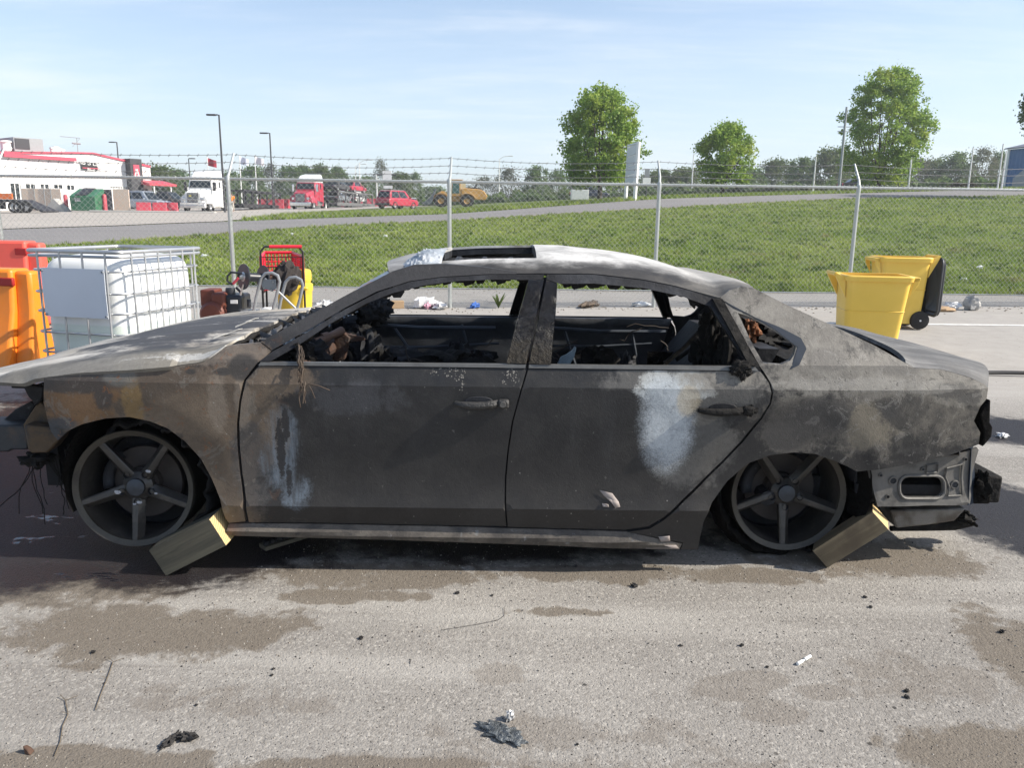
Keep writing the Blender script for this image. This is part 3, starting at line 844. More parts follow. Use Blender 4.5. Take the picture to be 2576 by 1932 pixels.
tag(flat(z1(918, 0)[0], z1(1042, 0)[0], 0, z1(0, 715)[1], 69.0, 'enclosure_gate', M_TAN, 'tan boarded gate standing right of the green rubbish skip', 'gate'), 'tan boarded gate standing right of the green rubbish skip', 'gate')
tag(flat(z1(826, 0)[0], z1(905, 0)[0], 0, z1(0, 715)[1], 72.5, 'enclosure_wall', M_CHAR, 'dark brown enclosure wall behind the red bollard', 'wall'), 'dark brown enclosure wall behind the green rubbish skip', 'wall')
dp = gp(z1(712, 0)[0], 68)
dm = thing('rubbish_skip', 'green front load rubbish skip with dark open top', 'skip', dp, 0.06)
hw = (gp(z1(840, 0)[0], 68).x - gp(z1(588, 0)[0], 68).x) / 2 - .32; hh = atY(220, z1(0, 705)[1], 68).z - dp.z
b = MB(); b.hexa([(-hw, -.8, .1), (hw * .96, -.8, .1), (hw * .96, 1.0, .1), (-hw, 1.0, .1)], [(-hw, -.9, hh * .66), (hw, -.9, hh * .66), (hw, 1.0, hh), (-hw, 1.0, hh)])
b.build('bin_body', M_GREEN, dm, bevel=.03)
b = MB(); b.hexa([(-hw * .55, -.86, hh * .69), (hw * .35, -.86, hh * .69), (hw * .35, .9, hh * .99), (-hw * .55, .9, hh * .99)], [(-hw * .55, -.88, hh * .72), (hw * .35, -.88, hh * .72), (hw * .35, .9, hh * 1.03), (-hw * .55, .9, hh * 1.03)])
b.build('lid', M_BLACK, dm)
MB().bbox((-hw - .06, -.4, hh * .35), (-hw + .001, .6, hh * .5)).build('fork_pocket', M_GREEN, dm); MB().bbox((hw - .001, -.4, hh * .35), (hw + .06, .6, hh * .5)).build('fork_pocket', M_GREEN, dm)
pl = MB().bbox((-hw * .58, -.93, hh * .44), (-hw * .15, -.905, hh * .58)).build('name_plate', M_WHITE, dm)
text('VPR', 0.36, pl, (-hw * .365, -.945, hh * .51), (math.pi / 2, 0, 0), M_BLACK)
for x_, lab in ((541, 'red bollard at the left of the green rubbish skip'), (848, 'red bollard between the green rubbish skip and the tan gate')):
    g = gp(z1(x_, 0)[0], 68.5)
    tag(MB().lathe([(.17, -.1), (.17, 1.35), (.12, 1.45), (0, 1.5)], 10).build('bollard', M_RED, None, g), lab, 'bollard', 'red bollards by the rubbish skip')
g = gp(z1(470, 0)[0], 68)
tag(MB().prism([(-1.0, 0), (1.0, 0), (.55, .55), (0, 1.15), (-.5, .6)], -.5, .5).build('concrete_wedge', M_CONC, None, g, bevel=.04), 'grey concrete wedge in front of the tan screen fence', 'wedge')

# ---- wheels and vehicles
def wheel_at(parent, x, y, z, r, wd, rim=M_RIM, tag_=None):
    t = MB().lathe([(r * .62, -wd / 2), (r * .95, -wd / 2), (r, -wd * .3), (r, wd * .3), (r * .95, wd / 2), (r * .62, wd / 2)], 18, axis='X', closed=True).build('wheel', M_RUBBER, parent, (x, y, z))
    MB().lathe([(0, -wd * .34), (r * .2, -wd * .36), (r * .55, -wd * .25), (r * .63, -wd * .48), (r * .63, wd * .48), (r * .55, wd * .25), (r * .2, wd * .36), (0, wd * .34)], 16, axis='X').build('rim', rim, t)
    return t
def road_car(name, label, cat, loc, rz, paint, L=4.6, W=1.85, H=1.7, style='suv', group=None):
    """front towards -y"""
    t = thing(name, label, cat, loc, rz, group)
    hl, hw = L / 2, W / 2; bz = .34; sh = H * .56
    def sec(prof, wid):
        m = MB(); vs = []; k = len(prof)
        for y, z, q in prof:
            vs += [(-wid * q, y, z), (wid * q, y, z)]
        return vs
    b = MB()
    hood = sh if style != 'sedan' else sh * .97
    side = [(-hl, bz + .05), (-hl - .03, sh * .7), (-hl + .15, hood * .93), (-hl + L * .24, hood), (hl - .25 if style != 'pickup' else hl, sh * 1.02), (hl, sh * .9), (hl, bz + .08), (hl - .3, bz - .06), (-hl + .25, bz - .06)]
    b.prism(side, -hw, hw, 'X'); b.build('body', paint, t, bevel=.09, seg=3)
    y0 = -hl + L * .24; y1 = {'suv': hl - .12, 'pickup': hl - L * .36, 'sedan': hl - L * .14}[style]
    yt0 = y0 + L * .16; yt1 = {'suv': hl - .45, 'pickup': y1 - .12, 'sedan': hl - L * .30}[style]
    c = MB(); c.hexa([(-hw * .96, y0, sh - .05), (hw * .96, y0, sh - .05), (hw * .96, y1, sh - .05), (-hw * .96, y1, sh - .05)], [(-hw * .76, yt0, H), (hw * .76, yt0, H), (hw * .78, yt1, H), (-hw * .78, yt1, H)])
    c.build('cabin', paint, t, bevel=.05)
    def pane(nm, q):
        MB().add(q, [(0, 1, 2, 3)]).build(nm, M_DARK, t, recalc=False)
    e = .012
    def lerp(a_, b_, k): return Vector(a_).lerp(Vector(b_), k)
    def face(a_, b_, c_, d_, m0, m1, n0, n1, out, nm):
        q = []
        for u_, v_ in ((m0, n0), (m1, n0), (m1, n1), (m0, n1)):
            q.append(lerp(lerp(a_, b_, u_), lerp(d_, c_, u_), v_) + Vector(out))
        pane(nm, q)
    face((-hw * .96, y0, sh), (hw * .96, y0, sh), (hw * .76, yt0, H), (-hw * .76, yt0, H), .07, .93, .06, .9, (0, -.03, e), 'windshield')
    face((-hw * .96, y1, sh), (hw * .96, y1, sh), (hw * .78, yt1, H), (-hw * .78, yt1, H), .1, .9, .12, .88, (0, .03, e), 'rear_window')
    for s in (-1, 1):
        for m0, m1 in ((.14, .5), (.54, .92)):
            face((s * hw * .96, y0, sh), (s * hw * .96, y1, sh), (s * hw * .78, yt1, H), (s * hw * .76, yt0, H), m0, m1, .1, .86, (s * .02, 0, e), 'side_window')
        MB().bbox((s * hw * .55, -hl - .06, sh * .66), (s * hw * .93, -hl + .05, sh * .84)).build('headlight', M_CHROME, t, bevel=.02)
        MB().bbox((s * hw * .8, hl - .03, sh * .62), (s * hw * 1.0, hl + .03, sh * .98)).build('tail_light', M_RED, t, bevel=.02)
        MB().box((s * (hw + .1), y0 + .35, sh + .08), (.2, .1, .14)).build('wing_mirror', paint, t, bevel=.02)
        for yy in (-hl + L * .18, hl - L * .19): wheel_at(t, s * (hw - .1), yy, .35, .36, .24)
    MB().bbox((-hw * .5, -hl - .05, sh * .5), (hw * .5, -hl + .04, sh * .8)).build('grille', M_BLACK, t)
    MB().bbox((-hw * .98, -hl - .1, bz), (hw * .98, -hl + .1, bz + .2)).build('bumper', M_BLACK, t, bevel=.03); MB().bbox((-hw * .98, hl - .1, bz), (hw * .98, hl + .08, bz + .2)).build('bumper', M_BLACK, t, bevel=.03)
    if style == 'suv':
        for s in (-1, 1): MB().tube([(s * hw * .7, yt0 + .1, H + .05), (s * hw * .7, yt1 - .1, H + .05)], .025, 5).build('roof_rail', M_GREY, t)
    if style == 'pickup':
        MB().bbox((-hw * .85, y1 + .1, sh * .75), (hw * .85, hl - .1, sh * 1.025 + .004)).build('cargo_bed', M_BLACK, t)
    return t
road_car('silver_car', 'silver estate car parked behind the red barriers by the building entrance', 'car', gp(z1(1165, 0)[0], 76), 1.25, M_SILVER, 4.8, 1.9, 1.8)
road_car('dark_pickup', 'dark grey pickup parked between the silver car and the white truck', 'pickup', gp(z1(1345, 0)[0], 84), 1.3, M_CHAR, 5.4, 1.95, 1.85, 'pickup')
road_car('red_car', 'red estate car seen from behind on the pale lot', 'car', gp(1000, 80), math.pi - 0.55, M_REDPAINT, 4.5, 1.85, 1.75)
road_car('white_pickup', 'white vehicle far behind the red estate car', 'car', gp(1047, 138), 1.45, M_WPAINT, 4.8, 1.85, 1.6)
road_car('navy_car', 'dark blue car parked under the large broad tree', 'car', gp(1480, 96), 1.5, M_NAVY, 4.6, 1.8, 1.4, 'sedan')
road_car('black_car', 'black car parked under the tallest tree by the right fence post', 'car', gp(2160, 84), 1.5, M_BLACK, 4.6, 1.8, 1.4, 'sedan')
g = gp(1456, 84); tag(MB().bbox((-.9, -.6, 0), (.9, .6, 1.05)).build('utility_cabinet', M_LAMP, None, g, bevel=.03), 'white utility cabinet under the large broad tree', 'cabinet')

def semi(name, label, loc, rz, paint, top_paint, red):
    """highway tractor, front towards -y, front axle at y=0"""
    t = thing(name, label, 'truck', loc, rz, 'truck tractors on the far lot')
    b = MB(); b.hexa([(-.95, -1.25, .55), (.95, -1.25, .55), (1.02, .95, .55), (-1.02, .95, .55)], [(-.72, -1.15, 1.75), (.72, -1.15, 1.75), (1.0, .95, 2.12), (-1.0, .95, 2.12)]); b.build('bonnet', paint, t, bevel=.1, seg=3)
    b = MB(); b.bbox((-1.1, .9, .8), (1.1, 2.4, 2.2)); b.hexa([(-1.1, .9, 2.2), (1.1, .9, 2.2), (1.1, 2.4, 2.2), (-1.1, 2.4, 2.2)], [(-1.03, 1.22, 2.95), (1.03, 1.22, 2.95), (1.08, 2.4, 3.0), (-1.08, 2.4, 3.0)]); b.build('cab', paint, t, bevel=.05)
    b = MB(); b.bbox((-1.16, 2.42, .85), (1.16, 4.3, 3.0)); b.build('sleeper', paint, t, bevel=.06)
    b = MB(); b.hexa([(-1.08, 1.15, 2.97), (1.08, 1.15, 2.97), (1.16, 4.3, 3.005), (-1.16, 4.3, 3.005)], [(-.85, 1.9, 3.75), (.85, 1.9, 3.75), (1.0, 4.28, 4.0), (-1.0, 4.28, 4.0)]); b.build('roof_fairing', top_paint, t, bevel=.14, seg=3)
    MB().add([(-.98, .905, 2.24), (.98, .905, 2.24), (.93, 1.18, 2.88), (-.93, 1.18, 2.88)], [(0, 1, 2, 3)]).build('windshield', M_DARK, t, recalc=False).location.y = -.03
    for s in (-1, 1):
        MB().add([(s * 1.115, 1.15, 2.15), (s * 1.115, 2.2, 2.15), (s * 1.10, 2.2, 2.75), (s * 1.08, 1.4, 2.75)], [(0, 1, 2, 3)]).build('side_window', M_DARK, t, recalc=False)
        MB().add([(s * 1.165, 2.75, 2.3), (s * 1.165, 3.2, 2.3), (s * 1.165, 3.2, 2.85), (s * 1.165, 2.75, 2.85)], [(0, 1, 2, 3)]).build('side_window', M_DARK, t, recalc=False)
        MB().bbox((s * 1.2, .75, 1.95), (s * 1.45, .9, 2.75)).build('wing_mirror', M_BLACK if not red else M_CHROME, t, bevel=.03)
        b = MB(); b.prism([(s * .92, .72), (s * 1.22, .72), (s * 1.22, 1.15), (s * 1.02, 1.5), (s * .86, 1.45)], -.95, .62); b.build('wing', paint, t, bevel=.06)
        MB().bbox((s * .66, -1.22, 1.0), (s * .95, -1.0, 1.3)).build('headlight', M_CHROME, t, bevel=.04)
        wheel_at(t, s * 1.02, 0, .5, .5, .28)
        for yy in (5.0, 6.3): wheel_at(t, s * .95, yy, .5, .5, .55, M_LAMP)
        MB().lathe([(0, 1.4), (.32, 1.42), (.33, 1.5), (.33, 3.4), (.32, 3.48), (0, 3.5)], 14, (s * .92, 0, .72), 'Y').build('fuel_tank', M_CHROME if red else paint, t)
        MB().tube([(s * 1.0, 4.45, 1.0), (s * 1.0, 4.45, 3.7)], .08, 8).build('exhaust_stack', M_CHROME, t)
        MB().bbox((s * .98 - .15, 1.0, .45), (s * .98 + .15, 4.2, .88)).build('side_skirt', paint, t, bevel=.03)
    g_ = MB().bbox((-.5, -1.3, .85), (.5, -1.15, 1.7)).build('grille', M_BLACK, t, bevel=.03)
    for k in range(6): MB().bbox((-.48, -1.32, .92 + k * .13), (.48, -1.301, .95 + k * .13)).build('grille_bar', M_CHROME, g_)
    MB().bbox((-1.15, -1.45, .35), (1.15, -1.1, .8)).build('bumper', M_CHROME if red else M_WPAINT, t, bevel=.08)
    if not red:
        m = MB()
        for q in (.55, .8, 1.1): m.tube([(-1.1, -1.35, q), (-1.05, -1.6, q), (1.05, -1.6, q), (1.1, -1.35, q)], .04, 6)
        for q in (-.6, .6): m.tube([(q, -1.6, .5), (q, -1.6, 1.15)], .04, 6)
        m.build('bull_bar', M_CHROME, t)
        MB().bbox((-.3, -1.335, 1.35), (-.1, -1.325, 1.5)).build('badge', plain('badge_yellow', (.6, .5, .05)), t)
    m = MB(); m.bbox((-.45, 2, .6), (-.3, 7.2, .85)); m.bbox((.3, 2, .6), (.45, 7.2, .85)); m.bbox((-.45, 4.6, .9), (.45, 6.6, 1.1)); m.build('chassis', M_BLACK, t)
    return t
wt = gp(487, 73.0)
semi('white_truck', 'white sleeper cab truck with chrome bull bar parked facing the camera', wt + Vector((0, 1.3, 0)), 0.05, M_WPAINT, M_WPAINT, False)
rt_ = gp(758, 87.0)
semi('red_truck', 'red sleeper cab truck with white roof fairing and silver grille', rt_ + Vector((0, 1.3, 0)), -0.02, M_REDPAINT, M_WPAINT, True)

def hauler(label, loc, rz, L, mat, hi):
    t = thing('car_hauler', label, 'trailer', loc, rz, 'car hauler trailers behind the trucks')
    m = MB(); m.bbox((-1.2, 0, .75), (1.2, L, .9)); m.bbox((-1.25, 0, .55), (-1.1, L, .95)); m.bbox((1.1, 0, .55), (1.25, L, .95)); m.build('lower_deck', mat, t)
    m = MB()
    for s in (-1, 1): m.bbox((s * 1.2 - .1, .3, hi), (s * 1.2 + .1, L - .6, hi + .16))
    k = int(L / 1.3)
    for i in range(k): m.bbox((-1.15, .4 + i * 1.3, hi + .02), (1.15, .75 + i * 1.3, hi + .1))
    m.build('upper_deck', mat, t)
    for s in (-1, 1):
        for i in range(6):
            y = .4 + i * (L - 1.2) / 5
            MB().bbox((s * 1.2 - .08, y - .08, .9), (s * 1.2 + .08, y + .08, hi)).build('deck_post', mat, t)
        for i in range(5):
            y = .4 + i * (L - 1.2) / 5
            MB().tube([(s * 1.2, y, 1.0 if i % 2 else hi), (s * 1.2, y + (L - 1.2) / 5, hi if i % 2 else 1.0)], .06, 6).build('brace', mat, t)
        for y in (L * .68, L * .68 + 1.2): wheel_at(t, s * 1.0, y, .45, .45, .5)
    return t
hauler('empty black car hauler trailer behind the white truck', wt + Vector((.5, 8.6, 0)), 0.02, 15, M_BLACK, 2.2)
hl = hauler('loaded car hauler trailer behind the red truck', rt_ + Vector((1.3, 7.0, 0)), -0.20, 12, plain('hauler_grey', (.11, .11, .11), .6), 2.05)
for i, (dx, dy, dz, pm, lab, rz) in enumerate([(1.8, 9.6, 2.22, M_CHAR, 'dark wrecked car on the front upper deck of the loaded hauler', .0), (2.8, 14.8, 2.22, M_REDPAINT, 'red wrecked car on the rear upper deck of the loaded hauler', 3.1), (1.9, 10.0, .92, M_SILVER, 'silver wrecked car on the front lower deck of the loaded hauler', 0.05), (2.9, 15.3, .92, M_WPAINT, 'white wrecked car on the rear lower deck of the loaded hauler', 3.2)]):
    road_car('wrecked_car', lab, 'car', rt_ + Vector((dx, dy, dz)), rz - .20, pm, 4.4, 1.75, 1.4, 'sedan', 'cars loaded on the hauler')
# flatbed trailer at the left edge
ft = thing('flatbed_trailer', 'orange and black flatbed trailer with three wheels and a drooping beavertail at the left edge', 'trailer', gp(z1(180, 0)[0], 63.5), 0.04)
m = MB(); xr = gp(z1(300, 0)[0], 63.5).x - ft.location.x; xe = gp(z1(410, 0)[0], 63.5).x - ft.location.x
m.bbox((-14, -1.2, .85), (xr * .3, 1.2, 1.05)); m.hexa([(xr * .3, -1.2, .85), (xe, -1.2, .05), (xe, 1.2, .05), (xr * .3, 1.2, .85)], [(xr * .3, -1.2, 1.05), (xe, -1.2, .2), (xe, 1.2, .2), (xr * .3, 1.2, 1.05)]); m.build('deck', M_BLACK, ft)
MB().bbox((-14, -1.25, 1.06), (xr * .1, -1.1, 1.5)).build('side_rail', M_ORANGE, ft)
MB().bbox((-14, -.8, .3), (-1.6, .8, .84)).build('chassis', M_BLACK, ft)
for i, q in enumerate((190, 228, 275)):
    w_ = wheel_at(ft, gp(z1(q, 0)[0], 63.5).x - ft.location.x, -1.0, .48, .48, .3); w_.rotation_euler.z = math.pi / 2
# ---- barriers
def barrier(px, Y, Lb, rz, label, h=1.0):
    m = MB(); m.prism([(-.3, 0), (.3, 0), (.3, .12), (.14, .4), (.09, h), (-.09, h), (-.14, .4), (-.3, .12)], -Lb / 2, Lb / 2, 'X')
    o = m.build('traffic_barrier', M_RED, None, gp(px, Y), rz, bevel=.03)
    return tag(o, label, 'barrier', 'red plastic barriers on the far lot')
for i, (px, Y, L_, rz, lab) in enumerate([(z1(1152, 0)[0], 69, 1.15, .25, 'red barrier left of three in front of the silver car'), (z1(1280, 0)[0], 70, 1.15, .2, 'red barrier middle of three in front of the silver car'), (z1(1378, 0)[0], 71, .95, .2, 'red barrier nearest the white truck bumper'),
        (684, 95, 3.0, 0.1, 'red barrier just right of the empty hauler'), (712, 96, 2.0, -.3, 'red barrier touching the left of the red truck'), (890, 112, 3.4, 0, 'red barrier right of the loaded hauler'), (912, 113, 2.2, .3, 'short red barrier with a pale end right of the loaded hauler'), (946, 112, 3.2, 0, 'red barrier left of the red estate car')]):
    barrier(px, Y, L_, rz, lab, .82 if Y < 80 else 1.1)
m = MB(); m.bbox((-4.6, -.4, 0), (5.2, .4, .16)); tag(m.build('kerb_island', M_CONC, None, gp(z1(1200, 0)[0], 66), .16, bevel=.05), 'low concrete kerb island in front of the red barriers', 'kerb')

# ---- person in orange beside the white truck
def skin_mesh(name, verts, edges, radii, mat, parent, sub=1):
    me = bpy.data.meshes.new(name); me.from_pydata(verts, edges, [])
    o = bpy.data.objects.new(name, me); COL.objects.link(o); o.parent = parent
    md = o.modifiers.new('skin', 'SKIN'); md.use_smooth_shade = True
    for i, r in enumerate(radii): me.skin_vertices[0].data[i].radius = (r, r) if not isinstance(r, tuple) else r
    me.skin_vertices[0].data[0].use_root = True
    s = o.modifiers.new('sub', 'SUBSURF'); s.levels = s.render_levels = sub
    me.materials.append(mat)
    return o
M_SKIN = plain('skin', (0.36, 0.22, 0.16), 0.6, var=.05)
pe = thing('person', 'person in an orange shirt and pale trousers standing beside the white truck', 'person', gp(586, 74.0), 0.3)
sv = [(0, 0, .95), (0, .02, 1.2), (0, .03, 1.42), (0, .02, 1.52), (0, -.01, 1.63), (0, 0, 1.72), (.2, .03, 1.40), (.27, .03, 1.12), (.27, -.08, .88), (.27, -.1, .79), (-.2, .03, 1.40), (-.27, .03, 1.12), (-.27, -.08, .88), (-.27, -.1, .79), (.1, 0, .88), (.12, -.02, .5), (.13, .02, .1), (.13, -.14, .05), (-.1, 0, .88), (-.12, .04, .5), (-.13, .06, .1), (-.13, -.1, .05)]
se = [(0, 1), (1, 2), (2, 3), (3, 4), (4, 5), (2, 6), (6, 7), (7, 8), (8, 9), (2, 10), (10, 11), (11, 12), (12, 13), (0, 14), (14, 15), (15, 16), (16, 17), (0, 18), (18, 19), (19, 20), (20, 21)]
sr = [(.15, .11), (.14, .1), (.16, .1), .055, .09, .085, .06, .045, .036, .04, .06, .045, .036, .04, .085, .06, .045, .05, .085, .06, .045, .05]
skin_mesh('body', sv, se, sr, M_SKIN, pe)
skin_mesh('shirt', [sv[0], sv[1], sv[2], sv[6], (.245, .03, 1.2), sv[10], (-.245, .03, 1.2)], [(0, 1), (1, 2), (2, 3), (3, 4), (2, 5), (5, 6)], [(.19, .14), (.175, .135), (.185, .13), .085, .075, .085, .075], plain('orange_cloth', (.75, .22, .02), .85), pe)
skin_mesh('trousers', [(0, 0, .95), sv[14], sv[15], (.13, .02, .14), sv[18], sv[19], (-.13, .06, .14)], [(0, 1), (1, 2), (2, 3), (0, 4), (4, 5), (5, 6)], [(.175, .13), .11, .085, .07, .11, .085, .07], plain('pale_cloth', (.5, .45, .38), .9), pe)
MB().lathe([(0, .13), (.07, .115), (.1, .05), (.102, -.02), (.09, -.05)], 12, (0, .012, 1.67)).build('hair', plain('hair', (.03, .022, .018), .7), pe)

# ---- wheel loader
ld = thing('wheel_loader', 'yellow wheel loader with a raised grey bucket parked behind the grass verge', 'loader', gp(1150, 84), math.radians(4))
k = 84 / 1960.0
ld.scale = (.96, .96, .80)
def lx(q): return (920 + q / 6.506 - 1150) * k
def lz(q): return (547 - (430 + q / 6.506)) * k
b = MB(); b.prism([(lx(1560), 1.0), (lx(1960), .95), (lx(2000), 1.45), (lx(1945), 2.05), (lx(1880), 2.3), (lx(1620), 2.45), (lx(1560), 2.3)], -.75, .75); b.build('engine_cover', M_YEL, ld, bevel=.1, seg=3)
b = MB(); b.prism([(lx(1660), 2.44), (lx(1900), 2.3), (lx(1945), 2.1), (lx(1880), 2.42), (lx(1800), 2.55)], -.6, .6); b.build('hood_top', M_BLACK, ld)
MB().prism([(lx(1770), 2.5), (lx(1810), 3.05), (lx(1830), 3.1), (lx(1815), 2.5)], -.08, .08).build('exhaust_stack', M_BLACK, ld)
b = MB(); b.prism([(lx(1395), 1.4), (lx(1560), 1.4), (lx(1560), 3.4), (lx(1420), 3.4)], -.7, .7); b.build('cab', M_YEL, ld, bevel=.05)
for s in (-1, 1): MB().prism([(lx(1412), 1.75), (lx(1535), 1.75), (lx(1535), 3.25), (lx(1430), 3.25)], s * .72 - .012, s * .72 + .012).build('cab_window', plain('green_glass', (.03, .09, .08), .1), ld)
MB().bbox((lx(1385), -.72, 3.4), (lx(1590), .72, 3.52)).build('cab_roof', M_YEL, ld, bevel=.04)
MB().bbox((lx(1564), -.5, 2.35), (lx(1640), .5, 3.3)).build('rear_post', plain('cream_paint', (.6, .5, .3)), ld)
MB().bbox((lx(1100), -.4, .7), (lx(1780), .4, 1.5)).build('frame', M_YEL, ld, bevel=.05)
for s in (-1, 1):
    MB().prism([(lx(1380), 1.2), (lx(1300), 2.0), (lx(1240), 2.05), (lx(1090), 1.3), (lx(960), .6), (lx(990), .45), (lx(1120), .95), (lx(1250), 1.6), (lx(1330), .9)], s * .55 - .08, s * .55 + .08).build('lift_arm', M_YEL, ld)
    for q, nm in ((1235, 0), (1660, 1)):
        w_ = MB().lathe([(.35, -.3), (.72, -.3), (.78, -.2), (.78, .2), (.72, .3), (.35, .3)], 20, (lx(q), s * .95, .78), 'Y', closed=True).build('wheel', M_RUBBER, ld)
        MB().lathe([(0, -.2), (.3, -.22), (.36, -.28), (.36, .28), (.3, .22), (0, .2)], 14, (lx(q), s * .95, .78), 'Y').build('rim', M_YEL, w_)
        f = MB(); f.grid(lambda u, v: (lx(q) - math.cos(.25 + 2.1 * u) * -.95, s * .95 + (v - .5) * .6, .78 + math.sin(.25 + 2.1 * u) * .95), 10, 1); f.build('mudguard', M_LAMP, ld)
b = MB(); b.prism([(lx(890), .45), (lx(980), .3), (lx(1080), .35), (lx(1110), 1.2), (lx(1150), 2.25), (lx(1140), 2.3), (lx(1060), 1.2), (lx(960), .62)], -1.3, 1.3); b.build('bucket', plain('bucket_steel', (.12, .14, .16), .5, .4), ld)

# ---- lamp posts, flags, poles
def mast(name, label, cat, px, yb, ytop, Y, r, mat, group, arm=None, head=None):
    g = gp(px, Y); h = atY(px, ytop, Y).z - g.z
    t = thing(name, label, cat, g, 0, group)
    MB().tube([(0, 0, -.2), (0, 0, h)], [r * 1.2, r * .8], 8).build('pole', mat, t)
    if arm:
        dx, dz = arm
        MB().tube([(0, 0, h - .1), (dx * .4, 0, h + dz * .7), (dx, 0, h + dz)], r * .6, 6).build('arm', mat, t)
        MB().box((dx + math.copysign(.35, dx), 0, h + dz - .02), (.8, .34, .14)).build('lamp_head', mat, t, bevel=.03)
    return t
G1 = 'dark lamp posts on the far lot'
mast('lamp_post', 'tallest dark lamp post above the white truck', 'lamp post', 568, 530, 288, 70, .09, M_CHAR, G1, (-.3, 0))
mast('lamp_post', 'dark lamp post left of the red truck', 'lamp post', 690, 525, 334, 88, .09, M_CHAR, G1, (-.3, 0))
mast('lamp_post', 'dark lamp post rising behind the white building', 'lamp post', 312, 525, 357, 112, .1, M_CHAR, G1, (-.3, 0))
mast('lamp_post', 'small dark double headed lamp post above the white truck cab', 'lamp post', 486, 525, 398, 120, .09, M_CHAR, G1, (.2, 0))
for px, yt, col_, lab in ((532, 394, (.30, .02, .04), 'flagpole flying a dark red flag above the white truck'), (612, 390, (.6, .62, .7), 'middle flagpole with a pale blue flag'), (650, 390, (.62, .6, .62), 'right hand flagpole with a white flag')):
    t = mast('flagpole', lab, 'flagpole', px, 525, yt, 108, .07, M_LAMP, 'flagpoles on the far lot')
    h = atY(px, yt, 108).z - t.location.z
    f = MB(); f.grid(lambda u, v: (.08 + 1.1 * u, .12 * math.sin(u * 7), h - .15 - .35 * u - 1.0 * v * (1 - .1 * u)), 8, 4)
    f.build('flag', plain('flag_cloth', col_, .8), t, recalc=False)
G2 = 'white curved lamp posts along the far highway'
for px, yt, Y, lab in ((908, 409, 140, 'white curved lamp post right of the loaded hauler'), (898, 418, 165, 'shorter white lamp post right of the loaded hauler'), (1255, 399, 140, 'white curved lamp post right of the wheel loader'), (1735, 387, 120, 'white curved lamp post left of the small rounded tree'), (1343, 416, 150, 'plain white lamp post left of the large broad tree')):
    mast('street_lamp', lab, 'street lamp', px, 500, yt, Y, .09, M_LAMP, G2, (1.6, .5))
up = mast('utility_pole', 'grey utility pole partly hidden by the tallest tree', 'utility pole', 2102, 476, 268, 64, .11, plain('weathered_pole', (.30, .32, .33), .8), None)
m = MB(); hp = atY(2110, 330, 64).z - up.location.z
for q in (0, .35): m.tube([(-.55, 0, hp + q), (.55, 0, hp + q)], .03, 5)
m.build('crossarm', M_GREY, up)
for px, yt, Y, lab in ((2038, 394, 62, 'white steel post between the small tree and the utility pole'), (2275, 400, 62, 'white steel post at the right side of the tallest tree'), (2424, 370, 62, 'white steel post at the brown brush heap'), (2497, 361, 62, 'taller of the two white steel posts by the blue building'), (2507, 378, 62, 'shorter of the two white steel posts by the blue building')):
    mast('steel_post', lab, 'post', px, 475, yt, Y, .06, M_LAMP, 'white steel posts at the top of the bank')
# sign gantry
sg = mast('road_sign', 'white framed road sign on a single post above the red estate car', 'road sign', 950, 500, 438, 118, .1, M_LAMP, None)
h = atY(950, 438, 118).z - sg.location.z
MB().bbox((-.1, -.05, h - .15), (2.9, .05, h)).build('sign_arm', M_CHAR, sg); MB().bbox((.9, -.06, h - .85), (2.2, .06, h + .5)).build('sign_panel', M_WHITE, sg); MB().bbox((1.0, -.05, h - 2.0), (2.3, .05, h - 1.6)).build('sign_panel', M_WHITE, sg)
ss = mast('road_sign', 'pair of small road signs seen from behind right of the pylon sign', 'road sign', 1622, 500, 424, 56, .035, M_CHAR, None)
h = atY(1622, 424, 56).z - ss.location.z
MB().bbox((-.17, -.03, h - .58), (.17, -.055, h)).build('sign_panel', M_GREY, ss); MB().bbox((-.27, -.03, h - .98), (.27, -.055, h - .6)).build('sign_panel', M_WHITE, ss)
# blank pylon sign
g0, g1 = gp(1571, 53.0), gp(1594, 48.6)
ps = thing('pylon_sign', 'tall blank white pylon sign on two posts', 'sign', g0); D = g1 - g0; d_ = D.normalized()
zt0 = atY(1576, 363, 53).z - g0.z; zt1 = atY(1605, 356, 48.6).z - g0.z; off = Vector((0.22, 0, 0))
for q, zt, zb in ((Vector((0, 0, 0)), zt0, -.2), (D, zt1, D.z - .2)):
    MB().tube([(q.x, q.y, zb), (q.x + .1, q.y, zt)], .12, 4, smooth=False).build('post', M_WHITE, ps)
n_ = 4; zl = atY(1580, 462, 51).z - g0.z
for i in range(n_):
    za, zb_ = zl + (zt0 - .25 - zl) * i / n_ + .015, zl + (zt0 - .25 - zl) * (i + 1) / n_ - .015
    m = MB(); q0, q1 = d_ * .12, D - d_ * .12
    nn = Vector((-d_.y, d_.x, 0)) * .07
    m.hexa([q0 - nn + Vector((.03, 0, za)), q1 - nn + Vector((.03, 0, za)), q1 + nn + Vector((.03, 0, za)), q0 + nn + Vector((.03, 0, za))], [q0 - nn + Vector((.06, 0, zb_)), q1 - nn + Vector((.06, 0, zb_)), q1 + nn + Vector((.06, 0, zb_)), q0 + nn + Vector((.06, 0, zb_))])
    m.build('panel', plain('sign_face', (.66, .67, .70), .5, var=.05), ps)
m = MB(); m.tube([Vector((.1, 0, zt0 - .1)), Vector((D.x + .1, D.y, zt1 - .1))], .11, 4, smooth=False); m.build('top_rail', M_WHITE, ps)
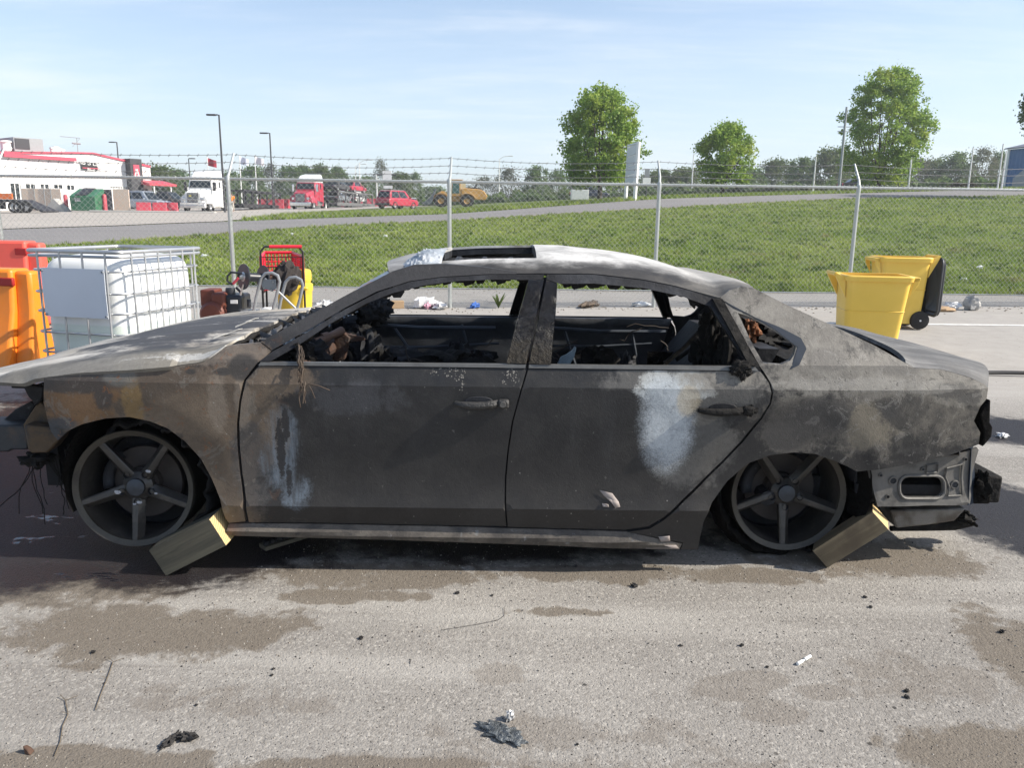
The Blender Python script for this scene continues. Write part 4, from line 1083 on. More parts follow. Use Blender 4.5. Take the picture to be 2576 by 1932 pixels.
# blue building
A2, B2 = gp(2514, 84), gp(2900, 70); A2.z -= .3
bb_ = Face(A2, B2)
bl = thing('blue_building', 'blue metal building with a sloping roof cut by the right edge', 'building', A2, bb_.rz)
h = bb_(2520, 377)[1]; h2 = bb_(2576, 358)[1]; slope = (h2 - h) / (bb_(2576, 358)[0] - bb_(2520, 377)[0]); xl_ = bb_.L
hz2 = bb_(2576, 372)[1]
MB().bbox((0, 0, -.5), (xl_, 14, h)).build('wall', M_RIBB, bl)
m = MB(); m.hexa([(-.3, -.3, h), (xl_, -.3, h), (xl_, 7, h + 1.5), (-.3, 7, h + 1.5)], [(-.3, -.3, h + .12), (xl_, -.3, h + .12), (xl_, 7, h + 1.62), (-.3, 7, h + 1.62)]); m.build('roof', plain('slate_roof', (.12, .13, .16), .6), bl)
MB().bbox((-.12, -.12, -.5), (.12, .1, h)).build('corner_trim', M_WHITE, bl)
dx = bb_(2551, 440)[0]
MB().prism([(dx, -.5), (dx + 6, -.5), (dx + 6, bb_(2570, 420)[1]), (dx + 1.4, bb_(2570, 420)[1]), (dx, bb_(2552, 448)[1])], -.1, -.02).build('garage_door', M_GREY, bl)

# ================================================================ CHAIN-LINK FENCE
FH = 1.80
fence = thing('chain_link_fence', 'galvanised chain link fence with three strands of barbed wire crossing the whole scene', 'fence', (0, fy(0), near_z(fy(0))))
fo = fence.location
def fpt(x, z, dy=0.0): return Vector((x, fy(x) + dy, near_z(fy(x)) + z)) - fo
X_P = [-0.93 + 3.06 * k for k in range(-4, 6)]
M_FENCE = plain('fence_zinc', (0.40, 0.41, 0.40), 0.5, 0.55, var=0.2, scale=3)
M_FPOST = plain('post_zinc', (0.46, 0.48, 0.46), 0.45, 0.45, var=0.15, scale=4)
for x in X_P:
    p = MB().tube([fpt(x, -.1), fpt(x, FH - .03)], .030, 12).build('post', M_FPOST, fence)
    m = MB().lathe([(.034, 0), (.034, .07), (.028, .10), (0, .11)], 12, fpt(x, FH - .06)).build('post_cap', M_FPOST, p)
    MB().tube([fpt(x, FH + .02), fpt(x + .012, FH + .11, .05), fpt(x + .012, FH + .36, .26)], [.021, .018, .015], 8).build('barb_arm', M_FPOST, p)
    for q in (.35, .95, 1.45): MB().tube([fpt(x - .04, q, -.005), fpt(x, q, -.034), fpt(x + .05, q + .01, -.01)], .003, 4).build('tie_wire', M_FENCE, p)
xa, xb = X_P[0], X_P[-1]
MB().tube([fpt(xa + (xb - xa) * i / 40, FH) for i in range(41)], .0215, 10).build('top_rail', M_FPOST, fence)
for i in range(60):
    x = xa + (xb - xa) * (i + .5) / 60
    MB().tube([fpt(x, FH + .022, -.012), fpt(x, FH + .03, .0), fpt(x, FH, .026), fpt(x, FH - .03, 0), fpt(x, FH - .012, -.024), fpt(x, FH + .022, -.012)], .003, 4, caps=False).build('tie_wire', M_FENCE, fence)
M_BARB = plain('barbed_zinc', (0.20, 0.20, 0.20), 0.6, 0.4)
for k, (zz_, dy) in enumerate(((.13, .07), (.235, .16), (.345, .25))):
    m = MB(); pts = []
    for j in range(len(X_P) - 1):
        for q in range(6):
            t = q / 6; x = X_P[j] + (X_P[j + 1] - X_P[j]) * t
            pts.append(fpt(x, FH + zz_ - .05 * 4 * t * (1 - t) * (.6 + .5 * ((j * 7 + k * 3) % 5) / 5), dy))
    m.tube(pts, .0035, 4, caps=False)
    x = xa
    while x < xb:
        t = ((x - X_P[0]) / 3.06) % 1.0; j = int((x - X_P[0]) / 3.06)
        c = fpt(x, FH + zz_ - .05 * 4 * t * (1 - t) * (.6 + .5 * ((j * 7 + k * 3) % 5) / 5), dy)
        for a in (0.6, 2.2): m.tube([c - Vector((.012, .01 * math.cos(a), .024 * math.sin(a))), c + Vector((.012, .01 * math.cos(a), .024 * math.sin(a)))], .0025, 3, caps=False)
        x += .13
    m.build('barbed_wire', M_BARB, fence)
# the woven mesh, one panel per bay
def weave(x0, x1, z0, z1, a=.0385, r=.0020):
    nw = int((x1 - x0) / a); nz = int((z1 - z0) / a)
    V, Fq = [], []
    ang = np.array([0, 2.0944, 4.18879])
    for i in range(nw):
        k = np.arange(nz + 1)
        xs = x0 + a * (i + (k + i) % 2) + RNG.normal(0, .0012, nz + 1)
        zs = z0 + a * k
        ys = np.array([fy(x) for x in xs]) - .026 + np.where(k % 2 == 0, .003, -.003)
        P = np.stack([xs, ys, zs + near_z(fy(x0))], 1) - np.array(fo)
        off = np.stack([np.cos(ang), np.sin(ang), 0 * ang], 1) * r * 1.25
        V.append((P[:, None, :] + off[None]).reshape(-1, 3))
        b = sum(len(v) for v in V[:-1])
        q = b + 3 * np.arange(nz)
        for c in range(3):
            d = (c + 1) % 3
            Fq.append(np.stack([q + c, q + d, q + 3 + d, q + 3 + c], 1))
    return np.concatenate(V), np.concatenate(Fq)
for x0, x1 in zip(X_P[:-1], X_P[1:]):
    V, Fq = weave(x0, x1, .04, FH + .065)
    o = arr_mesh('wire_mesh', V, Fq, M_FENCE, fence)
    o['kind'] = 'stuff'

# ================================================================ LIQUID TOTE
La, Ca, Ra = atZ(68, 617, 1.16), atZ(297, 629, 1.16), atZ(500, 605, 1.16)
PHI = math.radians(14)
e1, e2 = Vector((-math.cos(PHI), math.sin(PHI), 0)), Vector((math.sin(PHI), math.cos(PHI), 0))
def _px(p):
    d = p - EYE; return 1288 + F_PX * d.dot(RT) / d.dot(FW)
LW = min((i * .005 for i in range(100, 320)), key=lambda s: abs(_px(Ca + e1 * s) - 68))
LD = min((i * .005 for i in range(100, 480)), key=lambda s: abs(_px(Ca + e2 * s) - 500))
ctr = Ca + e1 * LW / 2 + e2 * LD / 2
tote = thing('liquid_tote', 'white caged liquid tote with a blank white plate behind the car bonnet', 'tote', (ctr.x, ctr.y, near_z(ctr.y)), math.atan2(e2.y, e2.x))
# local: x along e2 (camera right face), y along +e1 (front face is at y=-? )
sgn = 1 if Vector((-math.sin(tote.rotation_euler.z), math.cos(tote.rotation_euler.z), 0)).dot(e1) > 0 else -1
hx, hy = LD / 2, LW / 2
def tank_fn(n):
    p = n.pos(); x, y, z = n.sep(p)
    a = n.noise(p, 1.5, 3)
    c = n.mix(n.step(z, .61, .59), (.80, .81, .80), (.66, .72, .66))
    c = n.mix(n.step(n.noise(n.scale(p, (3, 3, .6)), 1.2, 4), .6, .8) * .25, c, (.60, .60, .55))
    b = n.bsdf(n.gain(c, .95 + a * .08), .38, 0, None, .5)
    b.inputs['Subsurface Weight'].default_value = .25; b.inputs['Subsurface Radius'].default_value = (.06, .06, .05)
M_TANK = material('tote_plastic', tank_fn)
b = MB()
def tank(u, v):
    return None
ztop, zbot = 1.105, .15
rr = .13
def rounded(hx_, hy_, r, n=7):
    out = []
    for cx, cy, a0 in ((hx_ - r, hy_ - r, 0), (-hx_ + r, hy_ - r, 90), (-hx_ + r, -hy_ + r, 180), (hx_ - r, -hy_ + r, 270)):
        for k in range(n + 1):
            a = math.radians(a0 + 90 * k / n); out.append((cx + r * math.cos(a), cy + r * math.sin(a)))
    return out
rings = []
for z, ins in ((zbot, .10), (zbot + .03, .05), (zbot + .10, .035), (.5, .03), (.9, .03), (ztop - .13, .032), (ztop - .07, .045), (ztop - .03, .075), (ztop - .008, .12), (ztop, .18)):
    rings.append([(x, y, z) for x, y in rounded(hx - ins, hy - ins, .13)])
nr = len(rings[0])
vs = [p for r_ in rings for p in r_]; fs = [(i * nr + k, i * nr + (k + 1) % nr, (i + 1) * nr + (k + 1) % nr, (i + 1) * nr + k) for i in range(len(rings) - 1) for k in range(nr)]
fs += [tuple(range(nr))[::-1], tuple((len(rings) - 1) * nr + k for k in range(nr))]
b.add(vs, fs, True); tk = b.build('tank', M_TANK, tote, angle=50)
# moulded bulges between the bars on the long side
for i in range(5):
    x0 = -hx + .14 + i * (2 * hx - .28) / 5; x1 = x0 + (2 * hx - .28) / 5
    for s in (-1, 1):
        m = MB()
        m.grid(lambda u, v: (x0 + .015 + (x1 - x0 - .03) * u, s * (hy - .034 + .011 * math.sin(math.pi * u) ** .6 * math.sin(math.pi * min(1, v * 1.02)) ** .35), zbot + .12 + (ztop - .16 - zbot - .12) * v), 10, 12, flip=(s < 0))
        m.build('bulge', M_TANK, tk, angle=60)
MB().lathe([(.11, ztop - .01), (.11, ztop + .02), (.10, ztop + .03), (0, ztop + .033)], 20, (.05, 0, 0)).build('cap', M_BLACK, tk)
M_BAR = plain('cage_steel', (0.44, 0.45, 0.46), 0.38, 0.6, var=.12)
rows = (1.0, .84, .695, .54, .39, .24)
for z in rows: MB().tube([(x, y, z) for x, y in rounded(hx + .006, hy + .006, .09, 4)], .0085, 6, closed=True).build('cage_bar', M_BAR, tote)
tf = MB()
tf.tube([(x, y, 1.14) for x, y in rounded(hx + .012, hy + .012, .05, 3)], .015, 8, closed=True); tf.tube([(x, y, 1.105) for x, y in rounded(hx + .012, hy + .012, .05, 3)], .012, 6, closed=True)
tf.build('top_frame', M_BAR, tote)
for i in range(6):
    x = -hx + .10 + i * (2 * hx - .20) / 5
    for s in (-1, 1): MB().tube([(x, s * (hy + .024), .12), (x, s * (hy + .024), .6), (x, s * (hy + .020), 1.14)], .008, 6).build('cage_bar', M_BAR, tote)
for i in range(4):
    y = -hy + .10 + i * (2 * hy - .20) / 3
    for s in (-1, 1): MB().tube([(s * (hx + .024), y, .12), (s * (hx + .024), y, .6), (s * (hx + .020), y, 1.14)], .0085, 6).build('cage_bar', M_BAR, tote)
for i in range(3): MB().bbox((-hx, -hy + i * (2 * hy - .1) / 2, 0), (hx, -hy + .1 + i * (2 * hy - .1) / 2, .12)).build('pallet_runner', M_STEEL, tote)
pm = MB()
pm.grid(lambda u, v: (-hx - .040 - .003 * math.sin(3 * v), (hy - .14 - (2 * hy - .24) * u), .665 + .355 * v), 8, 5, flip=True)
pl = crisp(pm.build('name_plate', plain('blank_plate', (.60, .63, .68), .5, .0, var=.05), tote, angle=60), .004)
for u in (.02, .98):
    for z in (.68, 1.0): MB().lathe([(.009, -.003), (.009, .006), (0, .007)], 8, (-hx - .048, hy - .14 - (2 * hy - .24) * u, z), 'X').build('bolt', M_STEEL, pl)

# ================================================================ WATER-FILLED BARRIERS
def water_barrier(label, px, py_top, Y, ztop, mat, rz):
    p = atY(px, py_top, Y)
    t = thing('water_barrier', label, 'barrier', (p.x, Y, near_z(Y)), rz, 'water filled barriers at the left edge')
    H = p.z - near_z(Y)
    m = MB()
    prof = [(-.30, 0), (.30, 0), (.30, .10), (.24, .22), (.15, .55), (.13, H * .80), (.12, H), (-.12, H), (-.13, H * .80), (-.15, .55), (-.24, .22), (-.30, .10)]
    m.prism(prof, -1.9, -.14, 'X')
    inner = [(y * .55, z * .985 + .004) for y, z in prof]
    m.build('shell', mat, t, bevel=.03, seg=3)
    m = MB(); m.prism([(y * .62, .02 + z * .96) for y, z in prof], -.16, -.0, 'X'); m.build('end_lug', mat, t, bevel=.03)
    for k in range(3):
        x = -.42 - k * .55
        MB().hexa([(x - .10, -.305, .12), (x + .10, -.305, .12), (x + .10, -.20, .12), (x - .10, -.20, .12)], [(x - .05, -.165, .62), (x + .05, -.165, .62), (x + .05, -.12, .62), (x - .05, -.12, .62)]).build('moulded_rib', mat, t, bevel=.02)
        MB().bbox((x + .16, -.137, H * .84), (x + .30, -.10, H * .92)).build('slot_shade', plain('slot_shade_red', (.30, .01, .01), .6), t, bevel=.01)  # raised dark plate; its colour stands for the shade inside an opening
    return t
M_OR = plain('orange_plastic', (.80, .22, .012), .45, var=.1, dirt=(.55, .20, .06), dirt_amt=.3)
M_RP = plain('faded_red_plastic', (.72, .10, .07), .5, var=.08)
water_barrier('orange water filled barrier at the left edge beside the tote', 88, 676, 6.9, 1.0, M_OR, -.12)
water_barrier('faded red water filled barrier at the left edge behind the tote', 106, 606, 9.4, 1.05, M_RP, -.04)

# ================================================================ PRESSURE WASHER SKID, CART, DRUM
WY = 8.1
def wp(px, py, dy=0.0): return atY(px, py, WY + dy)
wo = wp(640, 790); wo.z = near_z(WY)
ws = thing('pressure_washer', 'petrol pressure washer skid with a hose reel on a grey tube frame', 'pressure washer', wo)
def wl(px, py, dy=0.0): return wp(px, py, dy) - wo
M_TUBE = plain('frame_grey', (.30, .31, .32), .4, .4)
M_ENG = plain('engine_black', (.020, .022, .028), .4, var=.3)
M_ENGR = plain('engine_rust_red', (.13, .035, .02), .55, var=.3)
M_BRASS = plain('brass', (.45, .28, .10), .35, .9)
M_ALU = plain('aluminium', (.55, .55, .54), .4, .8)
a, b = wl(557, 790), wl(608, 727)
MB().bbox((a.x - .03, -.05, .18), (b.x, .28, b.z - .06)).build('engine_block', M_ENG, ws, bevel=.03, seg=3)
a, b = wl(541, 775), wl(572, 730)
MB().bbox((a.x, -.10, a.z), (b.x, .16, b.z - .02)).build('fuel_tank', M_ENGR, ws, bevel=.03, seg=3)
a, b = wl(511, 778), wl(542, 728)
MB().prism([(a.x, b.z), (b.x, b.z), (b.x, a.z - .05), (a.x + .05, a.z - .05), (a.x, a.z + .05)], -.06, .2).build('muffler_guard', M_ENGR, ws, bevel=.015)
c = wl(575, 727); MB().lathe([(.05, 0), (.05, .06), (.045, .08), (0, .085)], 14, (c.x, .05, c.z - .07)).build('fuel_cap', M_ENG, ws)
c = wl(545, 792); MB().lathe([(.0, -.16), (.10, -.16), (.13, -.12), (.13, .02), (0, .02)], 18, (c.x, 0, c.z + .02), 'Y').build('recoil_starter', M_ENGR, ws)
a, b = wl(598, 722), wl(618, 742); MB().tube([(a.x, -.05, a.z), (b.x, -.05, b.z)], .013, 6).build('throttle_handle', M_ENG, ws)
a, b = wl(585, 762), wl(602, 753); MB().bbox((a.x, -.062, a.z), (b.x, -.052, b.z)).build('sticker', M_WHITE, ws)
c = wl(622, 785)
MB().bbox((c.x - .12, -.05, c.z - .1), (c.x + .10, .15, c.z + .02)).build('pump', M_ALU, ws, bevel=.02)
MB().lathe([(.02, -.06), (.024, .0), (.015, .03), (.02, .07)], 10, (c.x + .08, -.08, c.z), 'X').build('unloader_valve', M_BRASS, ws)
for q in (.05, .12): MB().tube([(c.x + q, -.1, c.z - .05), (c.x + q, -.1, c.z + .03), (c.x + q + .05, -.1, c.z + .04)], .012, 6).build('pipe', M_ALU, ws)
a, b = wl(626, 752), wl(634, 772); MB().lathe([(.022, 0), (.022, .07), (.018, .08), (0, .08)], 10, (a.x, 0, b.z)).build('filter_cap', M_ENG, ws)
a, b = wl(662, 786), wl(682, 774); MB().bbox((a.x, -.06, a.z), (b.x, .06, b.z)).build('control_box', M_WHITE, ws, bevel=.005)
MB().bbox((-.65, -.3, .12), (.6, .5, .17)).build('base_plate', M_TUBE, ws)
for dy in (-.16, .34):
    pts = [wl(649, 790), wl(657, 745), wl(669, 697), wl(680, 685), wl(696, 683), wl(710, 690), wl(715, 705), wl(706, 745), wl(695, 785)]
    pts = [(p.x, dy, p.z + (0.0 if dy < 0 else -.0)) for p in pts]
    if dy > 0: pts = [(p[0] + .1, p[1], p[2] - .08) for p in pts]
    MB().tube([(pts[0][0] - .01, dy, .15)] + pts + [(pts[-1][0] - .02, dy, .15)], .0165, 8).build('hoop_frame', M_TUBE, ws)
a, b = wl(676, 697), wl(745, 775); MB().tube([(a.x, -.14, a.z), (b.x, -.02, b.z)], .012, 8).build('brace', M_TUBE, ws)
pts = [wl(672, 700), wl(704, 700), wl(706, 722), wl(696, 730), wl(672, 722), wl(669, 712)]
pg = MB().prism([(p.x, p.z) for p in pts], -.145, -.138).build('gusset_plate', plain('plate_grey', (.24, .26, .28), .45, .5), ws)
for q in ((698, 706), (677, 722), (693, 726)):
    c = wl(*q); MB().lathe([(.010, -.012), (.008, 0), (0, 0)], 8, (c.x, -.146, c.z), 'Y').build('bolt', M_ALU, pg)
# reel: drum axis points left-towards the camera
rc = wl(627, 693); ax = Vector((.70, .71, -.10)).normalized()
rot = ax.to_track_quat('X', 'Z').to_matrix().to_4x4()
m = MB(); m.T = Matrix.Translation((rc.x, -.16, rc.z)) @ rot
m.lathe([(0, -.012), (.128, -.012), (.131, -.004), (.128, .004), (0, .004)], 28, axis='X'); m.build('reel_flange', M_ENG, ws)
m = MB(); m.T = Matrix.Translation((rc.x, -.16, rc.z)) @ rot
m.lathe([(.045, .004), (.045, .20)], 18, axis='X'); m.build('reel_drum', M_ENG, ws)
m = MB(); m.T = Matrix.Translation((rc.x, -.16, rc.z)) @ rot
m.lathe([(0, .20), (.128, .20), (.131, .208), (.128, .216), (0, .216)], 28, axis='X'); m.build('reel_flange', M_ENG, ws)
m = MB(); m.T = Matrix.Translation((rc.x, -.16, rc.z)) @ rot
m.lathe([(.03, -.06), (.035, -.02), (.05, -.012)], 12, axis='X'); m.build('reel_hub', M_ALU, ws)
pts = [wl(627, 684), wl(600, 681), wl(592, 690), wl(591, 702), wl(599, 709), wl(606, 710)]
MB().tube([(p.x, -.22, p.z) for p in pts], .011, 8).build('hose', M_ENG, ws)
a, b = wl(606, 709), wl(619, 695); MB().tube([(a.x, -.23, a.z), (b.x, -.23, b.z)], .014, 8).build('crank_grip', M_RED, ws)
a, b = wl(629, 711), wl(620, 738); MB().tube([(a.x, -.2, a.z), (b.x, -.18, b.z)], .009, 6).build('brake_lever', M_ALU, ws)

CY = 9.3
co = atY(708, 620, CY); ch = co.z - near_z(CY)
ct = thing('shopping_cart', 'red shopping cart with a black wire back and red handle', 'shopping cart', (co.x, CY, near_z(CY)), .35)
M_CRED = plain('cart_red', (.62, .012, .035), .4, var=.06)
M_CBLK = plain('cart_black', (.02, .02, .02), .45)
bt, bb2, hw0, hw1, Lc = ch * .88, ch * .50, .24, .17, .62
m = MB()
for s in (-1, 1): m.tube([(s * hw0, 0, .12), (s * hw0, 0, ch - .06), (s * (hw0 - .05), -.02, ch)], .0125, 8)
for s in (-1, 1): m.tube([(s * hw0, 0, bb2 - .05), (s * hw1, Lc, bb2 - .06)], .0125, 6); m.tube([(s * hw0, 0, .14), (s * hw1, Lc + .05, .16), (s * hw1, Lc - .05, bb2 - .06)], .0125, 6)
m.build('frame', M_CBLK, ct)
MB().tube([(-hw0 + .05, -.02, ch), (hw0 - .05, -.02, ch)], .013, 8).build('handle_bar', M_CBLK, ct)
MB().tube([(-hw0 + .10, -.02, ch), (hw0 - .01, -.02, ch)], .020, 10).build('handle_grip', M_CRED, ct)
def lattice(A_, B_, C_, D_, nu, nv, name, t=.010):
    """perforated plastic panel: crossing ribs between four corners"""
    m = MB(); A_, B_, C_, D_ = map(Vector, (A_, B_, C_, D_))
    for i in range(nu + 1):
        u = i / nu; m.tube([A_.lerp(B_, u), D_.lerp(C_, u)], t * (1.6 if i in (0, nu) else .75), 4, smooth=False)
    for j in range(nv + 1):
        v = j / nv; m.tube([A_.lerp(D_, v), B_.lerp(C_, v)], t * (1.8 if j in (0, nv) else .85), 4, smooth=False)
    m.build(name, M_CRED, ct)
for s in (-1, 1): lattice((s * hw0, .02, bb2), (s * hw1, Lc, bb2), (s * hw1, Lc + .05, bt + .02), (s * hw0, .02, bt), 14, 7, 'basket_side')
lattice((-hw1, Lc, bb2), (hw1, Lc, bb2), (hw1, Lc + .05, bt + .02), (-hw1, Lc + .05, bt + .02), 8, 7, 'basket_front')
m = MB(); m.hexa([(-hw0, .02, bb2 - .02), (hw0, .02, bb2 - .02), (hw1, Lc, bb2 - .02), (-hw1, Lc, bb2 - .02)], [(-hw0, .02, bb2), (hw0, .02, bb2), (hw1, Lc, bb2), (-hw1, Lc, bb2)]); m.build('basket_floor', M_CRED, ct)
m = MB()
for i in range(9): m.tube([(-hw0 + .03 + i * (2 * hw0 - .06) / 8, .0, ch - .12), (-hw0 + .03 + i * (2 * hw0 - .06) / 8, .0, bb2)], .0035, 4)
for z in (ch - .12, bt - .12, bb2 + .05): m.tube([(-hw0, 0, z), (hw0, 0, z)], .005, 4)
m.build('wire_gate', M_CBLK, ct)
for x, y in ((-hw0, .03), (hw0, .03), (-hw1, Lc), (hw1, Lc)): MB().lathe([(.02, -.012), (.055, -.012), (.055, .012), (.02, .012)], 14, (x, y, .055), 'X', closed=True).build('wheel', M_CBLK, ct)

def crumple(name, label, cat, loc, size, mat, seed, rough=.35, n=14, group=None, parent=None, floor=True):
    rng = np.random.default_rng(seed); ph = rng.uniform(0, 6.28, (9, 3)); fr = rng.uniform(1.5, 6.5, (9, 3)); m = MB()
    def fn(u, v):
        a, b_ = 2 * math.pi * u, math.pi * v
        d = Vector((math.cos(a) * math.sin(b_), math.sin(a) * math.sin(b_), math.cos(b_)))
        r = 1.0
        for k in range(9): r += rough / (1 + .35 * k) * math.sin(fr[k][0] * d.x * 1.8 + ph[k][0]) * math.sin(fr[k][1] * d.y * 1.8 + ph[k][1]) * math.cos(fr[k][2] * d.z + ph[k][2])
        p = Vector((d.x * size[0] * r, d.y * size[1] * r, d.z * size[2] * r))
        if floor: p.z = max(p.z + size[2] * .75, 0.002)
        return p
    m.grid(fn, int(n * 1.6), n, smooth=True)
    o = m.build(name, mat, parent, loc, rng.uniform(0, 6) if parent is None else 0, angle=24)
    if parent is None: tag(o, label, cat, group)
    return o
bagp = atY(722, 700, CY - .22)
o = crumple('bag', 'dark brown cloth bag hanging from the side of the red shopping cart', 'bag', bagp, (.13, .10, .19), plain('dark_cloth', (.030, .024, .022), .9, bump=.5), 5, .25, floor=False); o.rotation_euler = (0, .25, .3)
crumple('bundle', 'brown bundle lying inside the red shopping cart', 'bundle', ct.location + Vector((-.08, .25, ch * .50)), (.15, .18, .12), plain('brown_bundle', (.12, .085, .06), .85), 6)
dY = 9.55
dc = atY(740, 700, dY); dz = atY(740, 676, dY).z - near_z(dY); dr = (atY(783, 700, dY).x - atY(697, 700, dY).x) / 2
M_DRUM = plain('drum_yellow', (.72, .50, .045), .5, var=.06, dirt=(.35, .25, .08), dirt_amt=.25)
dr_ = thing('plastic_drum', 'yellow plastic drum with a screw lid behind the shopping cart', 'drum', (dc.x, dY, near_z(dY)))
MB().lathe([(0, 0), (dr * .86, 0), (dr * .90, .03), (dr * .97, dz * .45), (dr, dz * .62), (dr * 1.05, dz * .64), (dr * 1.05, dz * .74), (dr * .92, dz * .76), (dr * .92, dz * .80)], 32).build('body', M_DRUM, dr_, angle=50)
m = MB().lathe([(dr * .96, dz * .795), (dr * .98, dz * .81), (dr * .98, dz * .95), (dr * .93, dz * .985), (dr * .7, dz), (0, dz * 1.0)], 32); m.build('lid', M_DRUM, dr_, angle=50)
m = MB()
for z in (.84, .87, .90): m.lathe([(dr * .985, dz * z - .006), (dr * 1.0, dz * z), (dr * .985, dz * z + .006)], 32)
m.build('lid_ridge', M_DRUM, dr_)
MB().bbox((dr * .55, -dr * .98, dz * .66), (dr * 1.02, -dr * .70, dz * .72)).build('grip', M_DRUM, dr_, bevel=.02)

# ================================================================ YELLOW WHEELED BINS
def bin_mat(n):
    p = n.pos(); x, y, z = n.sep(p); a = n.noise(p, 2.5, 5, .6)
    s = n.noise(n.scale(p, (9, 9, 1.6)), 1.2, 5, .65)
    c = n.mix(n.step(s, .58, .75) * .4, (.80, .53, .085), (.62, .44, .16))
    c = n.mix(n.step(n.noise(n.vadd(p, n.comb(3, 1, 0)), 5, 4, .7), .66, .74) * .6, c, (.30, .21, .10))
    c = n.mix(n.step(a, .4, .8) * .25, c, (.82, .62, .22))
    n.bsdf(n.gain(c, .9 + a * .2), .42, 0, None, .4)
M_BIN = material('bin_yellow', bin_mat)
M_LID = plain('bin_lid_black', (.03, .032, .035), .45, var=.2)
def wheeled_bin(label, px, pyrim, Y, wpx, rz, wheels_side, lid):
    """local: handle and wheels at x=-d/2 when wheels_side=-1"""
    p = atY(px, pyrim, Y); H = p.z - near_z(Y)
    d = wpx * Y / F_PX * .88; wd = d * .80; s = wheels_side
    t = thing('wheeled_bin', label, 'bin', (p.x, Y, near_z(Y)), rz, 'yellow wheeled bins')
    def ring(z, k, ins=0.0):
        f = z / H
        xl = -s * (d / 2) * (.76 + .24 * f) ; xr = s * (d / 2) * (.86 + .14 * f)
        w_ = wd / 2 * (.80 + .20 * f)
        x0, x1 = min(xl, xr) + ins, max(xl, xr) - ins
        cx, hx_ = (x0 + x1) / 2, (x1 - x0) / 2
        return [(cx + x, y, z) for x, y in rounded(hx_, w_ - ins, .06, 4)]
    R = [ring(.07, 0), ring(.12, 0), ring(H * .55, 0), ring(H * .557, 0, -.006), ring(H * .565, 0, .001), ring(H * .93, 0), ring(H * .93, 0, -.018), ring(H * .985, 0, -.022), ring(H, 0, -.012), ring(H, 0, .016), ring(H * .9, 0, .012), ring(.12, 0, .02)]
    nn = len(R[0]); m = MB()
    m.add([q for r_ in R for q in r_], [(i * nn + k, i * nn + (k + 1) % nn, (i + 1) * nn + (k + 1) % nn, (i + 1) * nn + k) for i in range(len(R) - 1) for k in range(nn)] + [tuple(range(nn))[::-1], tuple((len(R) - 1) * nn + k for k in range(nn))], True)
    m.build('body', M_BIN, t, angle=30)
    hxx = s * d / 2
    m = MB(); m.tube([(hxx, -wd * .36, H * .93), (hxx + s * .10, -wd * .36, H * 1.01), (hxx + s * .10, wd * .36, H * 1.01), (hxx, wd * .36, H * .93)], .02, 8)
    for y in (-wd * .36, wd * .36): m.prism([(hxx - s * .01, H * .72), (hxx + s * .005, H * .98), (hxx + s * .11, H * 1.02), (hxx + s * .10, H * .97)], y - .018, y + .018)
    m.build('handle', M_BIN, t)
    m = MB(); m.prism([(-hxx + s * .01, H * .74), (-hxx - s * .02, H * .97), (-hxx - s * .075, H * .98), (-hxx - s * .07, H * .90)], -wd * .40, -wd * .37); m.prism([(-hxx + s * .01, H * .74), (-hxx - s * .02, H * .97), (-hxx - s * .075, H * .98), (-hxx - s * .07, H * .90)], wd * .37, wd * .40)
    m.prism([(-hxx, H * .92), (-hxx, H * .985), (-hxx - s * .08, H * .985), (-hxx - s * .08, H * .945)], -wd * .40, wd * .40); m.build('lip', M_BIN, t, bevel=.004)
    for y in (-wd * .22, wd * .22):
        m = MB()
        for z0, z1_ in ((.13, H * .30), (H * .34, H * .52)):
            f0, f1 = z0 / H, z1_ / H
            xa_, xb_ = -s * (d / 2) * (.76 + .24 * f0), -s * (d / 2) * (.76 + .24 * f1)
            m.hexa([(xa_ - .004, y - .045, z0), (xa_ + .004, y - .045, z0), (xa_ + .004, y + .045, z0), (xa_ - .004, y + .045, z0)], [(xb_ - .004, y - .045, z1_), (xb_ + .004, y - .045, z1_), (xb_ + .004, y + .045, z1_), (xb_ - .004, y + .045, z1_)])
        m.build('recess_shade', plain('recess_shade_yellow', (.50, .28, .01), .5), t)  # thin raised plates, coloured darker to stand for shade in a hollow
    MB().tube([(s * d * .36, -wd * .42, .11), (s * d * .36, wd * .42, .11)], .012, 8).build('axle', M_STEEL, t)
    for y in (-wd * .43, wd * .43):
        w_ = MB().lathe([(0, -.035), (.075, -.035), (.11, -.028), (.118, 0), (.11, .028), (.075, .035), (0, .035)], 22, (s * d * .40, y, .118), 'Y').build('wheel', M_RUBBER, t)
        MB().lathe([(0, -.040), (.012, -.040), (.014, .04), (0, .04)], 10, (s * d * .40, y, .118), 'Y').build('hub_cap', M_LAMP, w_)
    if lid:
        m = MB(); X0 = s * (d / 2 + .125)
        hh_, hw_ = H * .80, wd * .52
        Rr = []
        for off, k in ((0, 1.0), (.035, 1.0), (.05, .93), (.035, .86), (.05, .80), (.085, .55), (.09, .0)):
            Rr.append([(X0 + s * off, y * k, H * .99 - hh_ / 2 + z * k) for y, z in rounded(hw_, hh_ / 2, .09, 4)])
        nn = len(Rr[0]); m.add([q for r_ in Rr for q in r_], [(i * nn + k, i * nn + (k + 1) % nn, (i + 1) * nn + (k + 1) % nn, (i + 1) * nn + k) for i in range(len(Rr) - 1) for k in range(nn)], True)
        m.build('lid', M_LID, t, angle=30)
        m = MB(); m.tube([(X0, y, H * .99 - hh_ / 2 + z) for y, z in rounded(hw_, hh_ / 2, .09, 4)], .016, 6, closed=True); m.build('lid_rim', M_LID, t)
    return t
wheeled_bin('yellow wheeled bin nearer the car boot with no lid', 2198, 690, 8.3, 172, -.16, -1, False)
wheeled_bin('yellow wheeled bin near the fence with its black lid hanging open', 2266, 645, 10.1, 131, -.10, 1, True)

